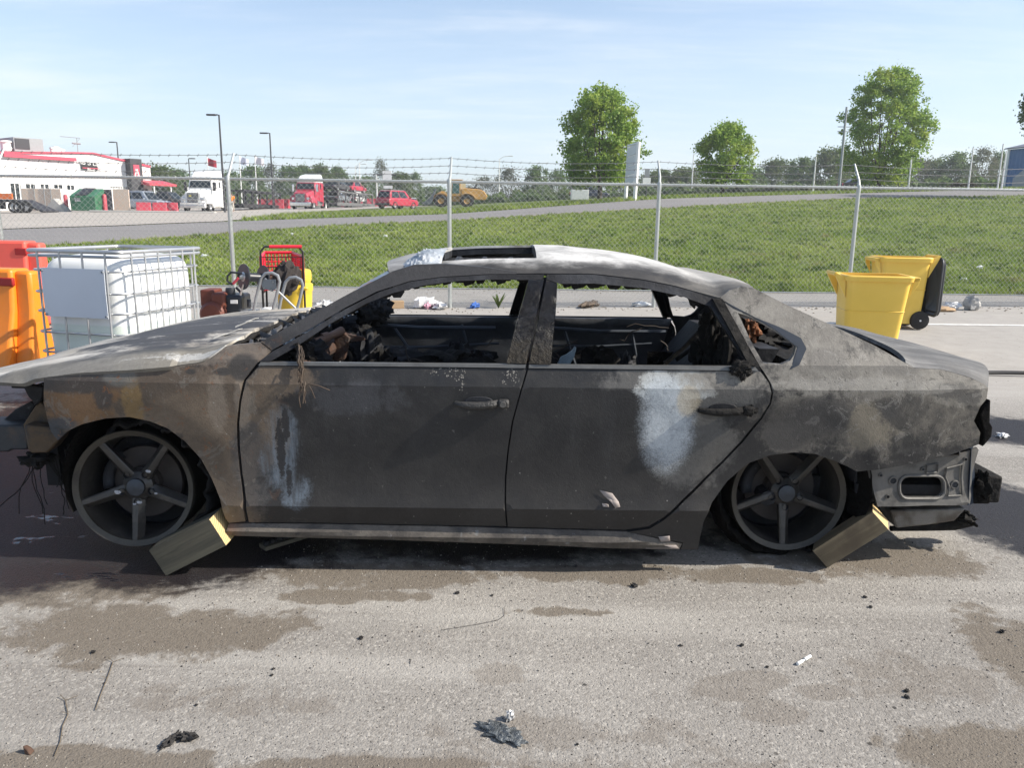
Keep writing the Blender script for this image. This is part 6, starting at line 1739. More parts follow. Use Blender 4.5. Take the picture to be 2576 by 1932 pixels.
panel('windshield_pillar', pil, M_BURN, thick=.05, crease=False)

# dark tubes added behind the shut lines to stop daylight showing through
for pts in ([(649, 918), (616, 960), (605, 1010), (599, 1067), (601, 1128), (607, 1190), (616, 1256), (622, 1314)], [(1327, 916), (1311, 981), (1289, 1061), (1278, 1133), (1272, 1200), (1271, 1267), (1275, 1325)], [(1919, 930), (1938, 970), (1942, 990), (1937, 1015), (1914, 1052), (1864, 1112), (1815, 1163), (1755, 1222), (1704, 1272), (1664, 1306), (1630, 1327), (1577, 1336), (1431, 1331), (1275, 1327), (936, 1319), (625, 1315)]):
    CM().tube([on_side(*side(*q_, -.04), -.045) for q_ in pts], .028, 6).build('gap_blocker', M_SOOT, car)

# ---------------------------------------------------------------- roof
near = [side(*p) for p in [(988, 720), (1029, 705), (1110, 695), (1232, 688), (1371, 687), (1494, 688), (1616, 702), (1697, 718), (1758, 735), (1811, 749), (1838, 729), (1866, 720), (1897, 725)]]
nX, nZ = [a[0] for a in near], [a[1] for a in near]
cen = [atY(px, py, YC + .05) for px, py in [(960, 660), (1030, 640), (1102, 627), (1200, 621), (1346, 618), (1413, 619), (1535, 633), (1645, 645), (1738, 657), (1820, 678), (1880, 706)]]
cX, cZ = [p.x for p in cen], [p.z for p in cen]
XF, XR = nX[0], nX[-1]
def roof_pt(u, v):
    """u front to rear, v -1 near .. 1 far"""
    xe = XF + (XR - XF) * u
    bow = (-.10 * (1 - u) + .07 * u) * (1 - v * v) * (abs(2 * u - 1) ** 3)
    zn = float(np.interp(xe, nX, nZ)); W_ = Wf(xe, zn)
    X_ = xe + bow
    zc = float(np.interp(X_, cX, cZ))
    base = zn - .25 * LEAN * (v + 1) / 2
    cr = zc - (zn - .125 * LEAN)
    e = abs(v)
    cr *= 1 - .92 * max(0.0, (u - .62) / .38) ** 2.2
    z = base + cr * (1 - e ** (3.4 if v < 0 else 7.0)) + .0022 * math.sin(X_ * 9 + v * 5) * (1 - e)
    return (X_, YC + v * W_, z)
NU, NV = 60, 44
m = CM(); idx = {}; V = []; Fq = []
for i in range(NU + 1):
    for j in range(NV + 1):
        t = -1 + 2 * j / NV; v = math.copysign(abs(t) ** .72, t)
        V.append(roof_pt(i / NU, v)); idx[i, j] = len(V) - 1
sx0, sx1 = atY(1112, 634, YC).x, atY(1352, 622, YC).x
hole = lambda i, j: sx0 < V[idx[i, j]][0] < sx1 and sx0 < V[idx[i + 1, j + 1]][0] < sx1 and -.50 < V[idx[i, j]][1] - YC < .46 and -.50 < V[idx[i, j + 1]][1] - YC < .46
H_ = {(i, j) for i in range(NU) for j in range(NV) if hole(i, j)}
for i in range(NU):
    for j in range(NV):
        if (i, j) in H_: continue
        Fq.append((idx[i, j], idx[i + 1, j], idx[i + 1, j + 1], idx[i, j + 1]))
m.add(V, Fq, True)
RF = crisp(m.build('roof', M_ROOF, car, angle=40, recalc=False), .012, -1)
m = CM()
for (i, j) in H_:
    for (a, b), nb in ((((i, j), (i, j + 1)), (i - 1, j)), (((i + 1, j), (i + 1, j + 1)), (i + 1, j)), (((i, j), (i + 1, j)), (i, j - 1)), (((i, j + 1), (i + 1, j + 1)), (i, j + 1))):
        if nb in H_: continue
        A_, B_ = Vector(V[idx[a]]), Vector(V[idx[b]])
        m.add([A_ - Vector((0, 0, .002)), B_ - Vector((0, 0, .002)), B_ - Vector((0, 0, .045)), A_ - Vector((0, 0, .045))], [(0, 1, 2, 3)], True)
m.build('sunroof_frame', M_SOOT, car, recalc=False)
m = CM()
for q in (.18, .45, .72):
    x = sx0 + (sx1 - sx0) * q; m.tube([(x, YC - .52, 1.19), (x, YC, 1.215), (x, YC + .52, 1.16)], .018, 6)
for y in (-.43, .43): m.tube([(sx0 - .05, YC + y, 1.20 - (y + .43) * .02), (sx1 + .05, YC + y, 1.21 - (y + .43) * .02)], .02, 6)
m.build('roof_bow', M_SOOT, car)
m = CM()
for q, r_ in ((XF + .02, .03), (XR - .03, .035)):
    zn = float(np.interp(q, nX, nZ)); m.tube([roof_pt((q - XF) / (XR - XF), v)[0:2] + (roof_pt((q - XF) / (XR - XF), v)[2] - .045,) for v in np.linspace(-.96, .96, 15)], r_, 6)
m.build('roof_header', M_SOOT, car)

# ---------------------------------------------------------------- bonnet
g_ = [side(*p) for p in [(-90, 962), (0, 962), (58, 966), (84, 954), (114, 949), (200, 937), (334, 929), (445, 919), (505, 911), (540, 890), (566, 869)]]
s_ = [atY(px, py, YC - Wf(X_, .80) + .065) for (px, py), X_ in zip([(-80, 952), (0, 944), (33, 931), (88, 922), (220, 905), (334, 891), (506, 881), (566, 866)], (-2.3, -2.1, -2.03, -1.96, -1.74, -1.55, -1.27, -1.18))]
c_ = [atY(px, py, YC + .25) for px, py in [(-160, 985), (-60, 962), (0, 938), (26, 926), (88, 900), (176, 878), (242, 864), (308, 847), (396, 823), (484, 803), (545, 793), (640, 786), (704, 781)]]
gX, gZ = [p[0] for p in g_], [p[1] for p in g_]; sX, sZ = [p.x for p in s_], [p.z for p in s_]; hX, hZ = [p.x for p in c_], [p.z for p in c_]
HX0, HX1 = -2.34, gX[-1]
def hood_pt(u, v):
    xn = HX0 + .14 * v * v + (HX1 - HX0 - .14 * v * v) * u
    X_ = xn - .05 * u * (1 - v * v) * 0
    zg, zs, zc = float(np.interp(X_, gX, gZ)), float(np.interp(X_, sX, sZ)), float(np.interp(X_, hX, hZ))
    W_ = Wf(X_, .79) if X_ < -1.3 else Wf(X_, min(zg, .93))
    W_ = W_ if X_ > -2.0 else W_ - (-2.0 - X_) * .15
    e = abs(v); k = .915
    if e > k:
        f = (e - k) / (1 - k); z = zs + (zg - zs) * f ** 1.25
        z -= LEAN * (v + 1) / 2
    else:
        t = v / k
        edge = zs - LEAN * (v + 1) / 2
        z = edge + (zc - (zs - LEAN / 2)) * (1 - t * t) + .010 * math.exp(-((abs(v) - .55) / .06) ** 2) * min(1, u * 4)
    z += .005 * math.sin(X_ * 13 + v * 4) * math.sin(v * 9 + X_ * 3) * (1 - e)
    return (X_, YC + v * W_, z)
m = CM(); m.grid(lambda u, v: hood_pt(u, (lambda t: math.copysign(abs(t) ** .62, t))(-1 + 2 * v)), 56, 48, flip=False)
HD = crisp(m.build('bonnet', M_HOOD, car, angle=26, recalc=False), .018, -1)
m = CM(); m.tube([Vector(hood_pt(1, -.97 + 1.94 * i / 30)) + Vector((.012 + .006 * math.sin(i * 2.3), 0, -.016)) for i in range(31)], [.010 + .004 * math.sin(i * 1.7) for i in range(31)], 7)
m.build('cowl_seal', M_CHAR2, car)
for k, (x_, y_, l_) in enumerate(((537, 853, 26), (560, 846, 40), (592, 824, 34), (618, 812, 24))):
    a_, b_ = atY(x_, y_, 3.14 + .10 * k), atY(x_ + l_, y_ - l_ * .42, 3.16 + .10 * k)
    m = CM(); m.hexa([a_, b_, b_ + Vector((.01, .02, 0)), a_ + Vector((.0, .025, 0))], [a_ + Vector((0, 0, .006)), b_ + Vector((0, 0, .004)), b_ + Vector((.01, .02, .003)), a_ + Vector((0, .025, .007))])
    m.build('ash_flake', plain('ash_white', (.36, .36, .35), .8, var=.5, scale=40), car)
# collapsed windshield and cowl debris
def crumpled(x0, x1, y0, y1, zf, amp, seed, nu=26, nv=40):
    rng = np.random.default_rng(seed); ph = rng.uniform(0, 6.28, 20); m = CM()
    N_ = rng.normal(0, 1, (nu + 1, nv + 1))
    def fn(u, v):
        X_, Y_ = x0 + (x1 - x0) * u, y0 + (y1 - y0) * v
        z = zf(u, v) + amp * (.5 * N_[int(round(u * nu)), int(round(v * nv))] + .6 * math.sin(X_ * 31 + ph[0]) * math.sin(Y_ * 27 + ph[1]) + .5 * math.sin(X_ * 63 + Y_ * 40 + ph[2]))
        return (X_ + .3 * amp * N_[int(round(u * nu)), int(round(v * nv)) - 1], Y_, z)
    m.grid(fn, nu, nv, smooth=True)
    return m
M_GLASSR = plain('molten_glass', (.020, .026, .033), .25, var=.6, scale=12, bump=.3, dirt=(.02, .02, .02), dirt_amt=.8)
crumpled(HX1 - .03, HX1 + .24, YC - .70, YC + .70, lambda u, v: .865 + .055 * u - LEAN * v, .010, 4, 34, 60).build('windshield_remains', M_GLASSR, car, angle=18, recalc=False)
m = CM()
rng = np.random.default_rng(12)
for _ in range(60):
    x, y = rng.uniform(HX1, HX1 + .20), rng.uniform(YC - .72, YC + .5); l = rng.uniform(.03, .10); a = rng.uniform(0, 3.14)
    z = .872 + (x - HX1) * .20 + rng.uniform(0, .012)
    m.hexa([(x, y, z), (x + l * math.cos(a), y + l * math.sin(a), z + rng.uniform(-.02, .025)), (x + l * math.cos(a) - .02, y + l * math.sin(a) + .02, z + .01), (x - .02, y + .02, z)], [(x, y, z + .006), (x + l * math.cos(a), y + l * math.sin(a), z + .03), (x + l * math.cos(a) - .02, y + l * math.sin(a) + .02, z + .03), (x - .02, y + .02, z + .01)])
tag(m.build('cowl_debris', plain('ash_flakes', (.10, .10, .105), .7, var=.9, scale=20), car, recalc=False), kind='stuff')

# ---------------------------------------------------------------- boot lid and tail
tn = [side(*p) for p in [(2279, 913), (2300, 925), (2371, 929), (2440, 949), (2476, 966), (2486, 976)]]
tX, tZ = [p[0] for p in tn], [p[1] for p in tn]
tc = [atY(px, py, YC + .1) for px, py in [(2130, 833), (2180, 838), (2239, 848), (2267, 856), (2347, 876), (2426, 899), (2458, 919), (2480, 942)]]
kX, kZ = [p.x for p in tc], [p.z for p in tc]
def boot_pt(u, v):
    e = abs(v)
    x0 = tX[0] + .10 * (1 - e) ** .6; x1 = tX[-1] + .26 * (1 - v * v)
    X_ = x0 + (x1 - x0) * u
    xn = tX[0] + (tX[-1] - tX[0]) * u
    zn = float(np.interp(xn, tX, tZ)); zc = float(np.interp(X_, kX, kZ)); W_ = Wf(xn, zn) - .002
    if X_ > kX[-1]: zc -= (X_ - kX[-1]) * 1.2
    z = zn - LEAN * (v + 1) / 2 + (zc - zn + LEAN / 2) * (1 - e ** 5.5) + .004 * math.sin(X_ * 19) * math.sin(v * 7) * (1 - e) + .030 * math.exp(-5 * u) * (1 - e ** 6)
    return (X_, YC + v * W_, z)
m = CM(); m.grid(lambda u, v: boot_pt(u, (lambda t: math.copysign(abs(t) ** .7, t))(-1 + 2 * v)), 24, 36)
BL = crisp(m.build('boot_lid', M_TRUNK, car, angle=26, recalc=False), .016, -1)
m = CM()
def tail(u, v):
    t = -1 + 2 * u; a = boot_pt(1, t)
    zb = .50 - LEAN * (t + 1) / 2
    return (a[0] - .015 - .10 * math.sin(math.pi * v) * .4 - .05 * v, a[1] * .985 + YC * .015, a[2] - .01 + (zb - a[2]) * v)
m.grid(tail, 26, 10); m.build('tail_panel', M_SOOT, car, recalc=False)
# rear light cavity, its dark opening built as a solid black block
m = CM(); P_ = [(2458, 1040), (2468, 1020), (2486, 1003), (2484, 1060), (2491, 1072), (2488, 1096), (2466, 1122), (2468, 1086)]
q = [atY(px, py, 3.12) for px, py in P_]
m.prism([(p.x, p.z) for p in q], 3.10, 3.22); m.build('lamp_cavity_block', M_BLK, car, bevel=.006)
# bare metal inner panel under the quarter
inner = [(2184, 1180), (2307, 1160), (2426, 1140), (2458, 1126), (2462, 1132), (2446, 1190), (2440, 1270), (2330, 1272), (2208, 1275), (2196, 1230)]
hole_ = []
for cx, cy, a0 in ((2352, 1220, 0), (2286, 1220, 90), (2286, 1232, 180), (2352, 1232, 270)):
    for k in range(5):
        a = math.radians(a0 + 90 * k / 4); hole_.append((cx + 19 * math.cos(a), cy - 19 * math.sin(a)))
IP = panel('inner_panel', inner, M_BARE, holes=[hole_], out=-.055, thick=.012, cell=.03, far=False, crease=False)
def ring_on(loop, out, r, name, mat, parent):
    m = CM(); m.tube([on_side(*side(*p, out), out) for p in loop], r, 6, closed=True); return m.build(name, mat, parent)
ring_on([(2319 + (x - 2319) * 1.10, 1226 + (y - 1226) * 1.16) for x, y in hole_], -.053, .006, 'hole_rim', M_BARE, IP)
for px, py, r in ((2246, 1209, .013), (2401, 1219, .013), (2321, 1180, .006), (2215, 1195, .006), (2428, 1155, .006), (2232, 1249, .006)):
    x, z = side(px, py, -.053); p = on_side(x, z, -.053)
    m = CM(); m.lathe([(r * 1.5, 0), (r * 1.35, -.006), (r, -.006), (r * .95, .004)], 12, p, 'Y'); m.build('boss', M_BARE, IP)
    m = CM(); m.lathe([(0, -.003), (r * .95, -.002), (r * .95, .002)], 12, p, 'Y'); m.build('bolt_hole', M_SOOT, IP)
m = CM(); m.tube([on_side(*side(*p, -.05), -.05) for p in [(2382, 1178), (2420, 1168), (2418, 1200), (2420, 1246), (2384, 1248), (2388, 1225), (2378, 1200)]], .004, 5, closed=True); m.build('pressed_rib', M_BARE, IP)
m = CM(); m.tube([on_side(*side(*p, -.05), -.05) for p in [(2332, 1172), (2360, 1166), (2358, 1188), (2330, 1190)]], .004, 5, closed=True); m.build('pressed_rib', M_BARE, IP)
m = CM(); a, b = on_side(*side(2444, 1130, -.05), -.05), on_side(*side(2436, 1272, -.05), -.05)
m.hexa([b, b + Vector((.055, .04, 0)), b + Vector((.04, .5, 0)), b + Vector((-.01, .5, 0))], [a, a + Vector((.03, .04, 0)), a + Vector((.02, .5, 0)), a + Vector((-.01, .5, 0))]); m.build('rear_flange', M_BLUEM, car)
# boot floor box, exhaust shield, muffler, bumper bracket
m = CM(); m.bbox((1.45, YC - .72, .30), (2.02, YC + .72, .34)); m.bbox((1.45, YC - .70, .30), (1.47, YC + .70, .8)); m.build('boot_floor', M_SOOT, car)
def mesh_shield(n):
    p = n.pos(); x, y, z = n.sep(p)
    s = n.math('SINE', (x + z) * 420.0) * n.math('SINE', (x - z) * 420.0)
    a = n.noise(p, 5, 4)
    n.bsdf(n.mix(n.step(a, .45, .62), (.14, .12, .10), (.26, .25, .23)), .55, .5, n.bump(n.step(s, -.3, .3), .8, .006), .4)
M_SHLD = material('dimpled_heat_shield', mesh_shield)
sh = [atY(px, py, 3.22) for px, py in [(2232, 1280), (2426, 1276), (2396, 1308), (2330, 1318), (2250, 1326)]]
m = CM(); m.prism([(p.x, p.z) for p in sh], 3.20, 3.50); m.build('heat_shield', M_SHLD, car, bevel=.01)
m = CM(); q = [atY(px, py, 3.30) for px, py in [(2240, 1330), (2330, 1326), (2400, 1318), (2440, 1306)]]
m.tube(q, [.012, .018, .030, .034], 10); m.build('muffler', M_CHAR2, car)
cr = atY(2428, 1303, 3.26); crumple('muffler_wadding', None, None, cr - ROOT, (.045, .06, .022), M_CHAR2, 61, .35, parent=car, floor=False)
a, b = atY(2444, 1200, 3.10), atY(2492, 1266, 3.10)
m = CM(); m.bbox((a.x, 3.08, b.z), (b.x - .01, 3.20, a.z - .03)); m.bbox((a.x, 3.10, a.z - .06), (b.x - .04, 3.22, a.z + .02)); m.build('bumper_bracket', M_BLK, car, bevel=.012)
crumple('bracket_crust', None, None, atY(2470, 1225, 3.09) - ROOT, (.035, .03, .055), M_BLK, 63, .35, parent=car, floor=False)
m = CM(); m.bbox((2.02, YC - .66, .24), (2.10, YC + .66, .36)); m.build('bumper_beam', M_CHAR2, car, bevel=.01)

# ---------------------------------------------------------------- nose
def flat_part(name, px, Y0, Y1, mat, bev=.004):
    m = CM(); q = [atY(x, y, Y0) for x, y in px]; m.prism([(p.x, p.z) for p in q], Y0, Y1); return m.build(name, mat, car, bevel=bev)
flat_part('lamp_bracket', [(27, 970), (62, 966), (108, 975), (106, 1000), (100, 1012), (86, 1022), (80, 1008), (72, 1000), (66, 990), (61, 978), (28, 977)], 3.12, 3.15, M_SOOT)
flat_part('fender_brace', [(100, 1010), (112, 1024), (145, 1036), (178, 1056), (170, 1080), (150, 1112), (140, 1125), (120, 1136), (80, 1140), (70, 1132), (66, 1108), (58, 1068), (88, 1022)], 3.13, 3.17, M_RUSTB)
flat_part('crash_box', [(58, 1069), (130, 1077), (158, 1087), (148, 1108), (130, 1128), (118, 1140), (78, 1141), (70, 1132), (66, 1108)], 3.06, 3.13, M_RUSTB, .008)
m = CM(); q = [atY(px, py, 3.2) for px, py in [(-60, 1070), (60, 1070), (72, 1108), (70, 1132), (28, 1132), (20, 1138), (-60, 1138)]]
m.prism([(p.x, p.z) for p in q], 3.2, 3.36); m.build('crash_beam', M_BLUEM if False else plain('scorched_beam', (.038, .041, .046), .55, .3, var=.5, scale=8, dirt=(.10, .07, .05), dirt_amt=.6), car, bevel=.008)
m = CM(); xb_ = atY(30, 1100, 3.25).x; zt_, zl_ = atY(30, 1072, 3.25).z, atY(30, 1134, 3.25).z
m.hexa([(xb_ - .10, 3.3, zl_), (xb_ + .04, 3.3, zl_), (xb_ - .1, 4.45, zl_ - .04), (xb_ - .24, 4.45, zl_ - .04)], [(xb_ - .10, 3.3, zt_), (xb_ + .04, 3.3, zt_), (xb_ - .1, 4.45, zt_ - .04), (xb_ - .24, 4.45, zt_ - .04)]); m.build('bumper_beam', M_SOOT, car)
flat_part('lamp_tray', [(2, 1076), (8, 1056), (38, 1030), (76, 1010), (88, 1020), (62, 1068), (40, 1068), (14, 1064)], 3.30, 3.75, M_SOOT)
m = CM(); m.bbox((-2.02, YC - .60, .25), (-1.96, YC + .60, .70)); m.build('radiator_support', M_SOOT, car)
c0 = atY(92, 1155, 3.14); crumple('melted_lamp', None, None, c0 - ROOT, (.06, .05, .028), M_CHAR2, 62, .4, parent=car, floor=False)
m = CM(); rng = np.random.default_rng(4)
for sx, sy, n_ in ((100, 1150, 7), (150, 1130, 3), (125, 1150, 3)):
    for _ in range(n_):
        x, y = sx + rng.uniform(-18, 18), sy; pts = []; Yw = 3.08 + rng.uniform(0, .1); vx = rng.uniform(-7, 9); vy = rng.uniform(10, 22)
        for k in range(int(rng.uniform(6, 15))):
            pts.append(atY(x, y, Yw)); x += vx + rng.uniform(-6, 6); y += vy + rng.uniform(-6, 6); vx += rng.uniform(-3.5, 3.5)
            if y > 1330: break
        pts = [p for p in pts if p.z > .01]
        if len(pts) > 2: m.tube(pts, .0022, 4, caps=False)
m.build('wiring_harness', M_CHAR2, car)
m = CM(); m.tube([(-1.95, 3.3, .30), (-1.75, 3.45, .30), (-1.55, 3.6, .25)], .03, 8); m.bbox((-1.95, 3.28, .33), (-1.35, 3.36, .42)); m.build('chassis_leg', M_SOOT, car)

# ---------------------------------------------------------------- underbody and interior
m = CM(); m.bbox((-1.12, YC - .78, .145), (.80, YC + .78, .20)); m.bbox((-1.95, YC - .45, .16), (-1.1, YC + .45, .30)); m.bbox((.80, YC - .50, .18), (1.95, YC + .50, .30)); m.build('floor_pan', M_SOOT, car)
m = CM(); m.bbox((-1.12, YC - .80, .20), (-1.08, YC + .80, .86)); m.build('firewall', M_SOOT, car)
m = CM(); m.bbox((1.10, YC - .78, .84), (1.62, YC + .78, .87)); m.bbox((1.06, YC - .52, .2), (1.10, YC + .52, .86)); m.build('parcel_shelf', M_CHAR2, car)
m = CM(); m.bbox((-.9, YC - .10, .2), (.5, YC + .10, .33)); m.build('tunnel', M_SOOT, car, bevel=.04)
M_STEER = M_RUST
m = CM(); z0 = .80
m.tube([(-.86, YC - .74, z0), (-.86, YC - .3, z0 + .01), (-.86, YC + .74, z0 - .03)], .032, 10); m.build('dash_beam', M_RUST, car)
a, b = atY(790, 862, 3.45), atY(860, 832, 3.62)
m = CM(); m.tube([a, a.lerp(b, .4), b], [.020, .014, .021], 10); m.tube([a.lerp(b, .35) - Vector((.01, 0, .0)), a.lerp(b, .5)], .023, 10); m.build('steering_column', plain('pale_rust', (.16, .10, .075), .8, var=.4, scale=12, bump=.4), car)
flat_part('pedal_bracket', [(838, 830), (866, 838), (880, 850), (866, 905), (852, 910), (836, 905), (842, 870)], 3.62, 3.66, M_RUST)
flat_part('dash_bracket', [(866, 838), (915, 848), (918, 856), (880, 862), (866, 856)], 3.64, 3.66, M_RUST)
for k, (px, py, Y_, s) in enumerate([(780, 885, 3.3, (.07, .05, .06)), (760, 900, 3.2, (.05, .04, .05)), (925, 895, 3.9, (.07, .1, .10)), (905, 850, 4.1, (.08, .08, .06)), (955, 775, 4.50, (.075, .06, .055)), (930, 800, 4.45, (.07, .06, .05)), (1000, 905, 4.0, (.12, .12, .06)), (1130, 910, 3.9, (.16, .14, .05))]):
    crumple('burnt_remains', None, None, atY(px, py, Y_) - ROOT, s, M_CHAR2 if k % 2 else M_SOOT, 70 + k, .4, parent=car, floor=False)
def seat(x, y):
    m = CM()
    for s in (-.2, .2):
        m.tube([(x - .25, y + s, .36), (x + .22, y + s, .36), (x + .42, y + s * .95, .84)], .016, 6)
    m.tube([(x + .42, y - .19, .80), (x + .42, y + .19, .80)], .014, 6); m.tube([(x - .25, y - .2, .36), (x - .25, y + .2, .36)], .014, 6)
    for k in range(5): m.tube([(x + .22 + .035 * k, y - .19, .38 + .085 * k), (x + .235 + .035 * k, y, .365 + .085 * k), (x + .22 + .035 * k, y + .19, .38 + .085 * k)], .004, 4)
    for k in range(5): m.tube([(x - .2 + .09 * k, y - .19, .36), (x - .2 + .09 * k, y, .33), (x - .2 + .09 * k, y + .19, .36)], .004, 4)
    m.build('seat_frame', M_RUST, car)
seat(-.28, YC - .38); seat(-.28, YC + .38)
# rear seat and burnt bodywork seen through the rear openings
m = CM(); m.hexa([(.80, YC - .68, .60), (.95, YC - .68, .60), (.95, YC + .68, .57), (.80, YC + .68, .57)], [(1.02, YC - .66, .90), (1.10, YC - .66, .90), (1.10, YC + .66, .85), (1.02, YC + .66, .85)]); m.build('rear_seat_back', M_SOOT, car)
rng = np.random.default_rng(31)
for k, (px, py, Y_, s) in enumerate([(1795, 840, 3.5, (.05, .07, .09)), (1800, 880, 3.45, (.045, .05, .10)), (1830, 870, 3.35, (.03, .04, .10)), (1770, 885, 3.6, (.05, .1, .06)), (1905, 840, 3.6, (.09, .16, .05)), (1960, 860, 3.6, (.10, .18, .04)), (1925, 895, 3.45, (.06, .06, .05))]):
    crumple('burnt_seat_foam', None, None, atY(px, py, Y_) - ROOT, s, M_CHAR2, 90 + k, .45, n=18, parent=car, floor=False)
crumple('smoulder_block', None, None, atY(1888, 832, 3.40) - ROOT, (.032, .04, .042), plain('ochre_burnt_foam', (.16, .062, .024), .9, var=.7, scale=25, bump=.8, bscale=60), 99, .4, n=16, parent=car, floor=False)
for px0, py0, px1, py1, Y_, r in ((1700, 905, 1760, 860, 3.7, .012), (1672, 915, 1760, 835, 3.9, .014), (1830, 845, 1826, 915, 3.30, .018), (1850, 770, 1862, 830, 3.2, .012)):
    m = CM(); m.tube([atY(px0, py0, Y_), atY((px0 + px1) / 2 + 4, (py0 + py1) / 2, Y_), atY(px1, py1, Y_)], [r, r * .8, r], 7); m.build('charred_stick', M_CHAR2, car)
# pale paper and clip standing at the rear sill
flat_part('pale_scrap', [(1402, 916), (1412, 898), (1424, 893), (1440, 882), (1446, 872), (1450, 876), (1444, 900), (1434, 917)], 3.45, 3.47, plain('bluish_scrap', (.24, .30, .34), .6, var=.4, scale=18), .002)
# far doors: inner skins with their big service openings
def inner_skin(xz, holes, name, parent):
    V2, Tn = sheet(xz, holes, .05)
    m = CM(); m.add([(x, YC + Wf(x, max(z, .2)) - .085 + .006 * math.sin(x * 17) * math.sin(z * 23), z - LEAN) for x, z in V2], [f for f in Tn], True)
    o = m.build(name, plain('inner_soot', (.030, .033, .040), .6, .1, var=.5, scale=5, bump=.4, bscale=14, dirt=(.08, .09, .10), dirt_amt=.4), parent, angle=30, recalc=False)
    s = o.modifiers.new('thick', 'SOLIDIFY'); s.thickness = .02
def rrect(x0, x1, z0, z1, r):
    out = []
    for cx, cz, a0 in ((x1 - r, z1 - r, 0), (x0 + r, z1 - r, 90), (x0 + r, z0 + r, 180), (x1 - r, z0 + r, 270)):
        for k in range(4): out.append((cx + r * math.cos(math.radians(a0 + 30 * k)), cz + r * math.sin(math.radians(a0 + 30 * k))))
    return out
inner_skin([(-1.02, .22), (-.06, .22), (.02, .60), (.05, .86), (-1.02, .86)], [rrect(-.62, -.22, .40, .60, .05)], 'inner_skin', car)
inner_skin([(.06, .22), (.62, .22), (.86, .50), (.95, .86), (.10, .86)], [rrect(.28, .60, .42, .64, .05)], 'inner_skin', car)
m = CM(); rng = np.random.default_rng(23)
yb_ = YC + .72
for (x0, z0, x1, z1_, r) in ((-.98, .80, -.10, .78, .012), (-.95, .66, -.08, .69, .008), (-.70, .78, -.45, .44, .010), (-.30, .80, -.20, .46, .009), (.12, .79, .90, .77, .012), (.16, .68, .82, .70, .008), (.30, .79, .42, .44, .010), (.70, .78, .76, .50, .009)):
    m.tube([(x0, yb_, z0), ((x0 + x1) / 2, yb_ - .015, (z0 + z1_) / 2 - .01), (x1, yb_, z1_)], r, 6)
m.build('door_regulator', plain('blued_steel', (.050, .060, .075), .5, .3, var=.5, scale=12), car)
m = CM()
for _ in range(26):
    x, y, z = rng.uniform(-.95, .95), YC + rng.uniform(-.2, .6), rng.uniform(.55, .84); pts = []
    dx_, dz_ = rng.uniform(-.05, .05), rng.uniform(-.04, .01)
    for k in range(6): pts.append((x, y, z)); x += dx_ + rng.uniform(-.02, .02); z = max(.25, z + dz_ + rng.uniform(-.03, .02))
    m.tube(pts, .003, 4, caps=False)
HW_ = m.build('hanging_wires', plain('burnt_copper', (.040, .031, .026), .8, var=.5, scale=30), car); HW_['kind'] = 'stuff'
for k in range(14): crumple('burnt_remains', None, None, Vector((rng.uniform(-.9, .85), YC + rng.uniform(-.45, .55), rng.uniform(.58, .74))) - ROOT, (rng.uniform(.04, .11), rng.uniform(.04, .1), rng.uniform(.03, .08)), M_SOOT if k % 3 else M_CHAR2, 130 + k, .5, n=10, parent=car, floor=False)
# near doors have an inner face too, so the sill of the window is not a knife edge
for pts in ([(668, 912), (1270, 914)], [(1392, 919), (1880, 922)]):
    a, b = on_side(*side(*pts[0])), on_side(*side(*pts[1]))
    m = CM(); m.hexa([a + Vector((0, .012, -.05)), b + Vector((0, .012, -.05)), b + Vector((0, .10, -.05)), a + Vector((0, .10, -.05))], [a + Vector((0, .012, -.004)), b + Vector((0, .012, -.004)), b + Vector((0, .10, -.02)), a + Vector((0, .10, -.02))]); m.build('door_top', M_SOOT, car)
# centre pillars between the doors
for s in (-1, 1):
    m = CM(); xa_, xb_ = side(1300, 914)[0], side(1370, 914)[0]; xt0, xt1 = side(1352, 700)[0], side(1400, 700)[0]
    zz0, zz1 = .22, side(1370, 700)[1]
    y0_, y1_ = Wf(0, .6) - .05, Wf(0, zz1) - .02
    L_ = 0 if s < 0 else LEAN
    m.hexa([(xa_, YC + s * (y0_), zz0 - L_), (xb_, YC + s * y0_, zz0 - L_), (xb_, YC + s * (y0_ - .09), zz0 - L_), (xa_, YC + s * (y0_ - .09), zz0 - L_)], [(xt0, YC + s * y1_, zz1 - L_), (xt1, YC + s * y1_, zz1 - L_), (xt1, YC + s * (y1_ - .05), zz1 - L_), (xt0, YC + s * (y1_ - .05), zz1 - L_)])
    m.build('centre_pillar', M_SOOT, car)
# headlining shreds along the near window heads
rng = np.random.default_rng(17)
for lo, hi_, k0 in (((760, 868), (1160, 716), 26), ((1160, 712), (1330, 708), 8), ((1410, 718), (1770, 766), 16)):
    m = CM()
    for i in range(k0):
        t = i / (k0 - 1); px = lo[0] + (hi_[0] - lo[0]) * min(1, max(0, t + rng.normal(0, .03)))
        py = np.interp(px, [700, 744, 830, 920, 988, 1070, 1151, 1330, 1410, 1616, 1718, 1770], [900, 868, 812, 762, 735, 715, 706, 704, 714, 724, 746, 764]) + rng.uniform(-2, 3)
        p = on_side(*side(px, py, -.03), -.03); d = .004 + .020 * rng.uniform() ** 3; wd_2 = rng.uniform(.6, 1.6)
        m.hexa([p + Vector((-.014 * wd_2, -.008, -d)), p + Vector((.012 * wd_2, -.008, -d * rng.uniform(.2, 1))), p + Vector((.012 * wd_2, .03, -d * .6)), p + Vector((-.014 * wd_2, .03, -d))], [p + Vector((-.026 * wd_2, -.01, .012)), p + Vector((.026 * wd_2, -.01, .012)), p + Vector((.026 * wd_2, .03, .012)), p + Vector((-.026 * wd_2, .03, .012))])
    tag(m.build('headlining_shred', M_CHAR2, car, bevel=.004), kind='stuff')
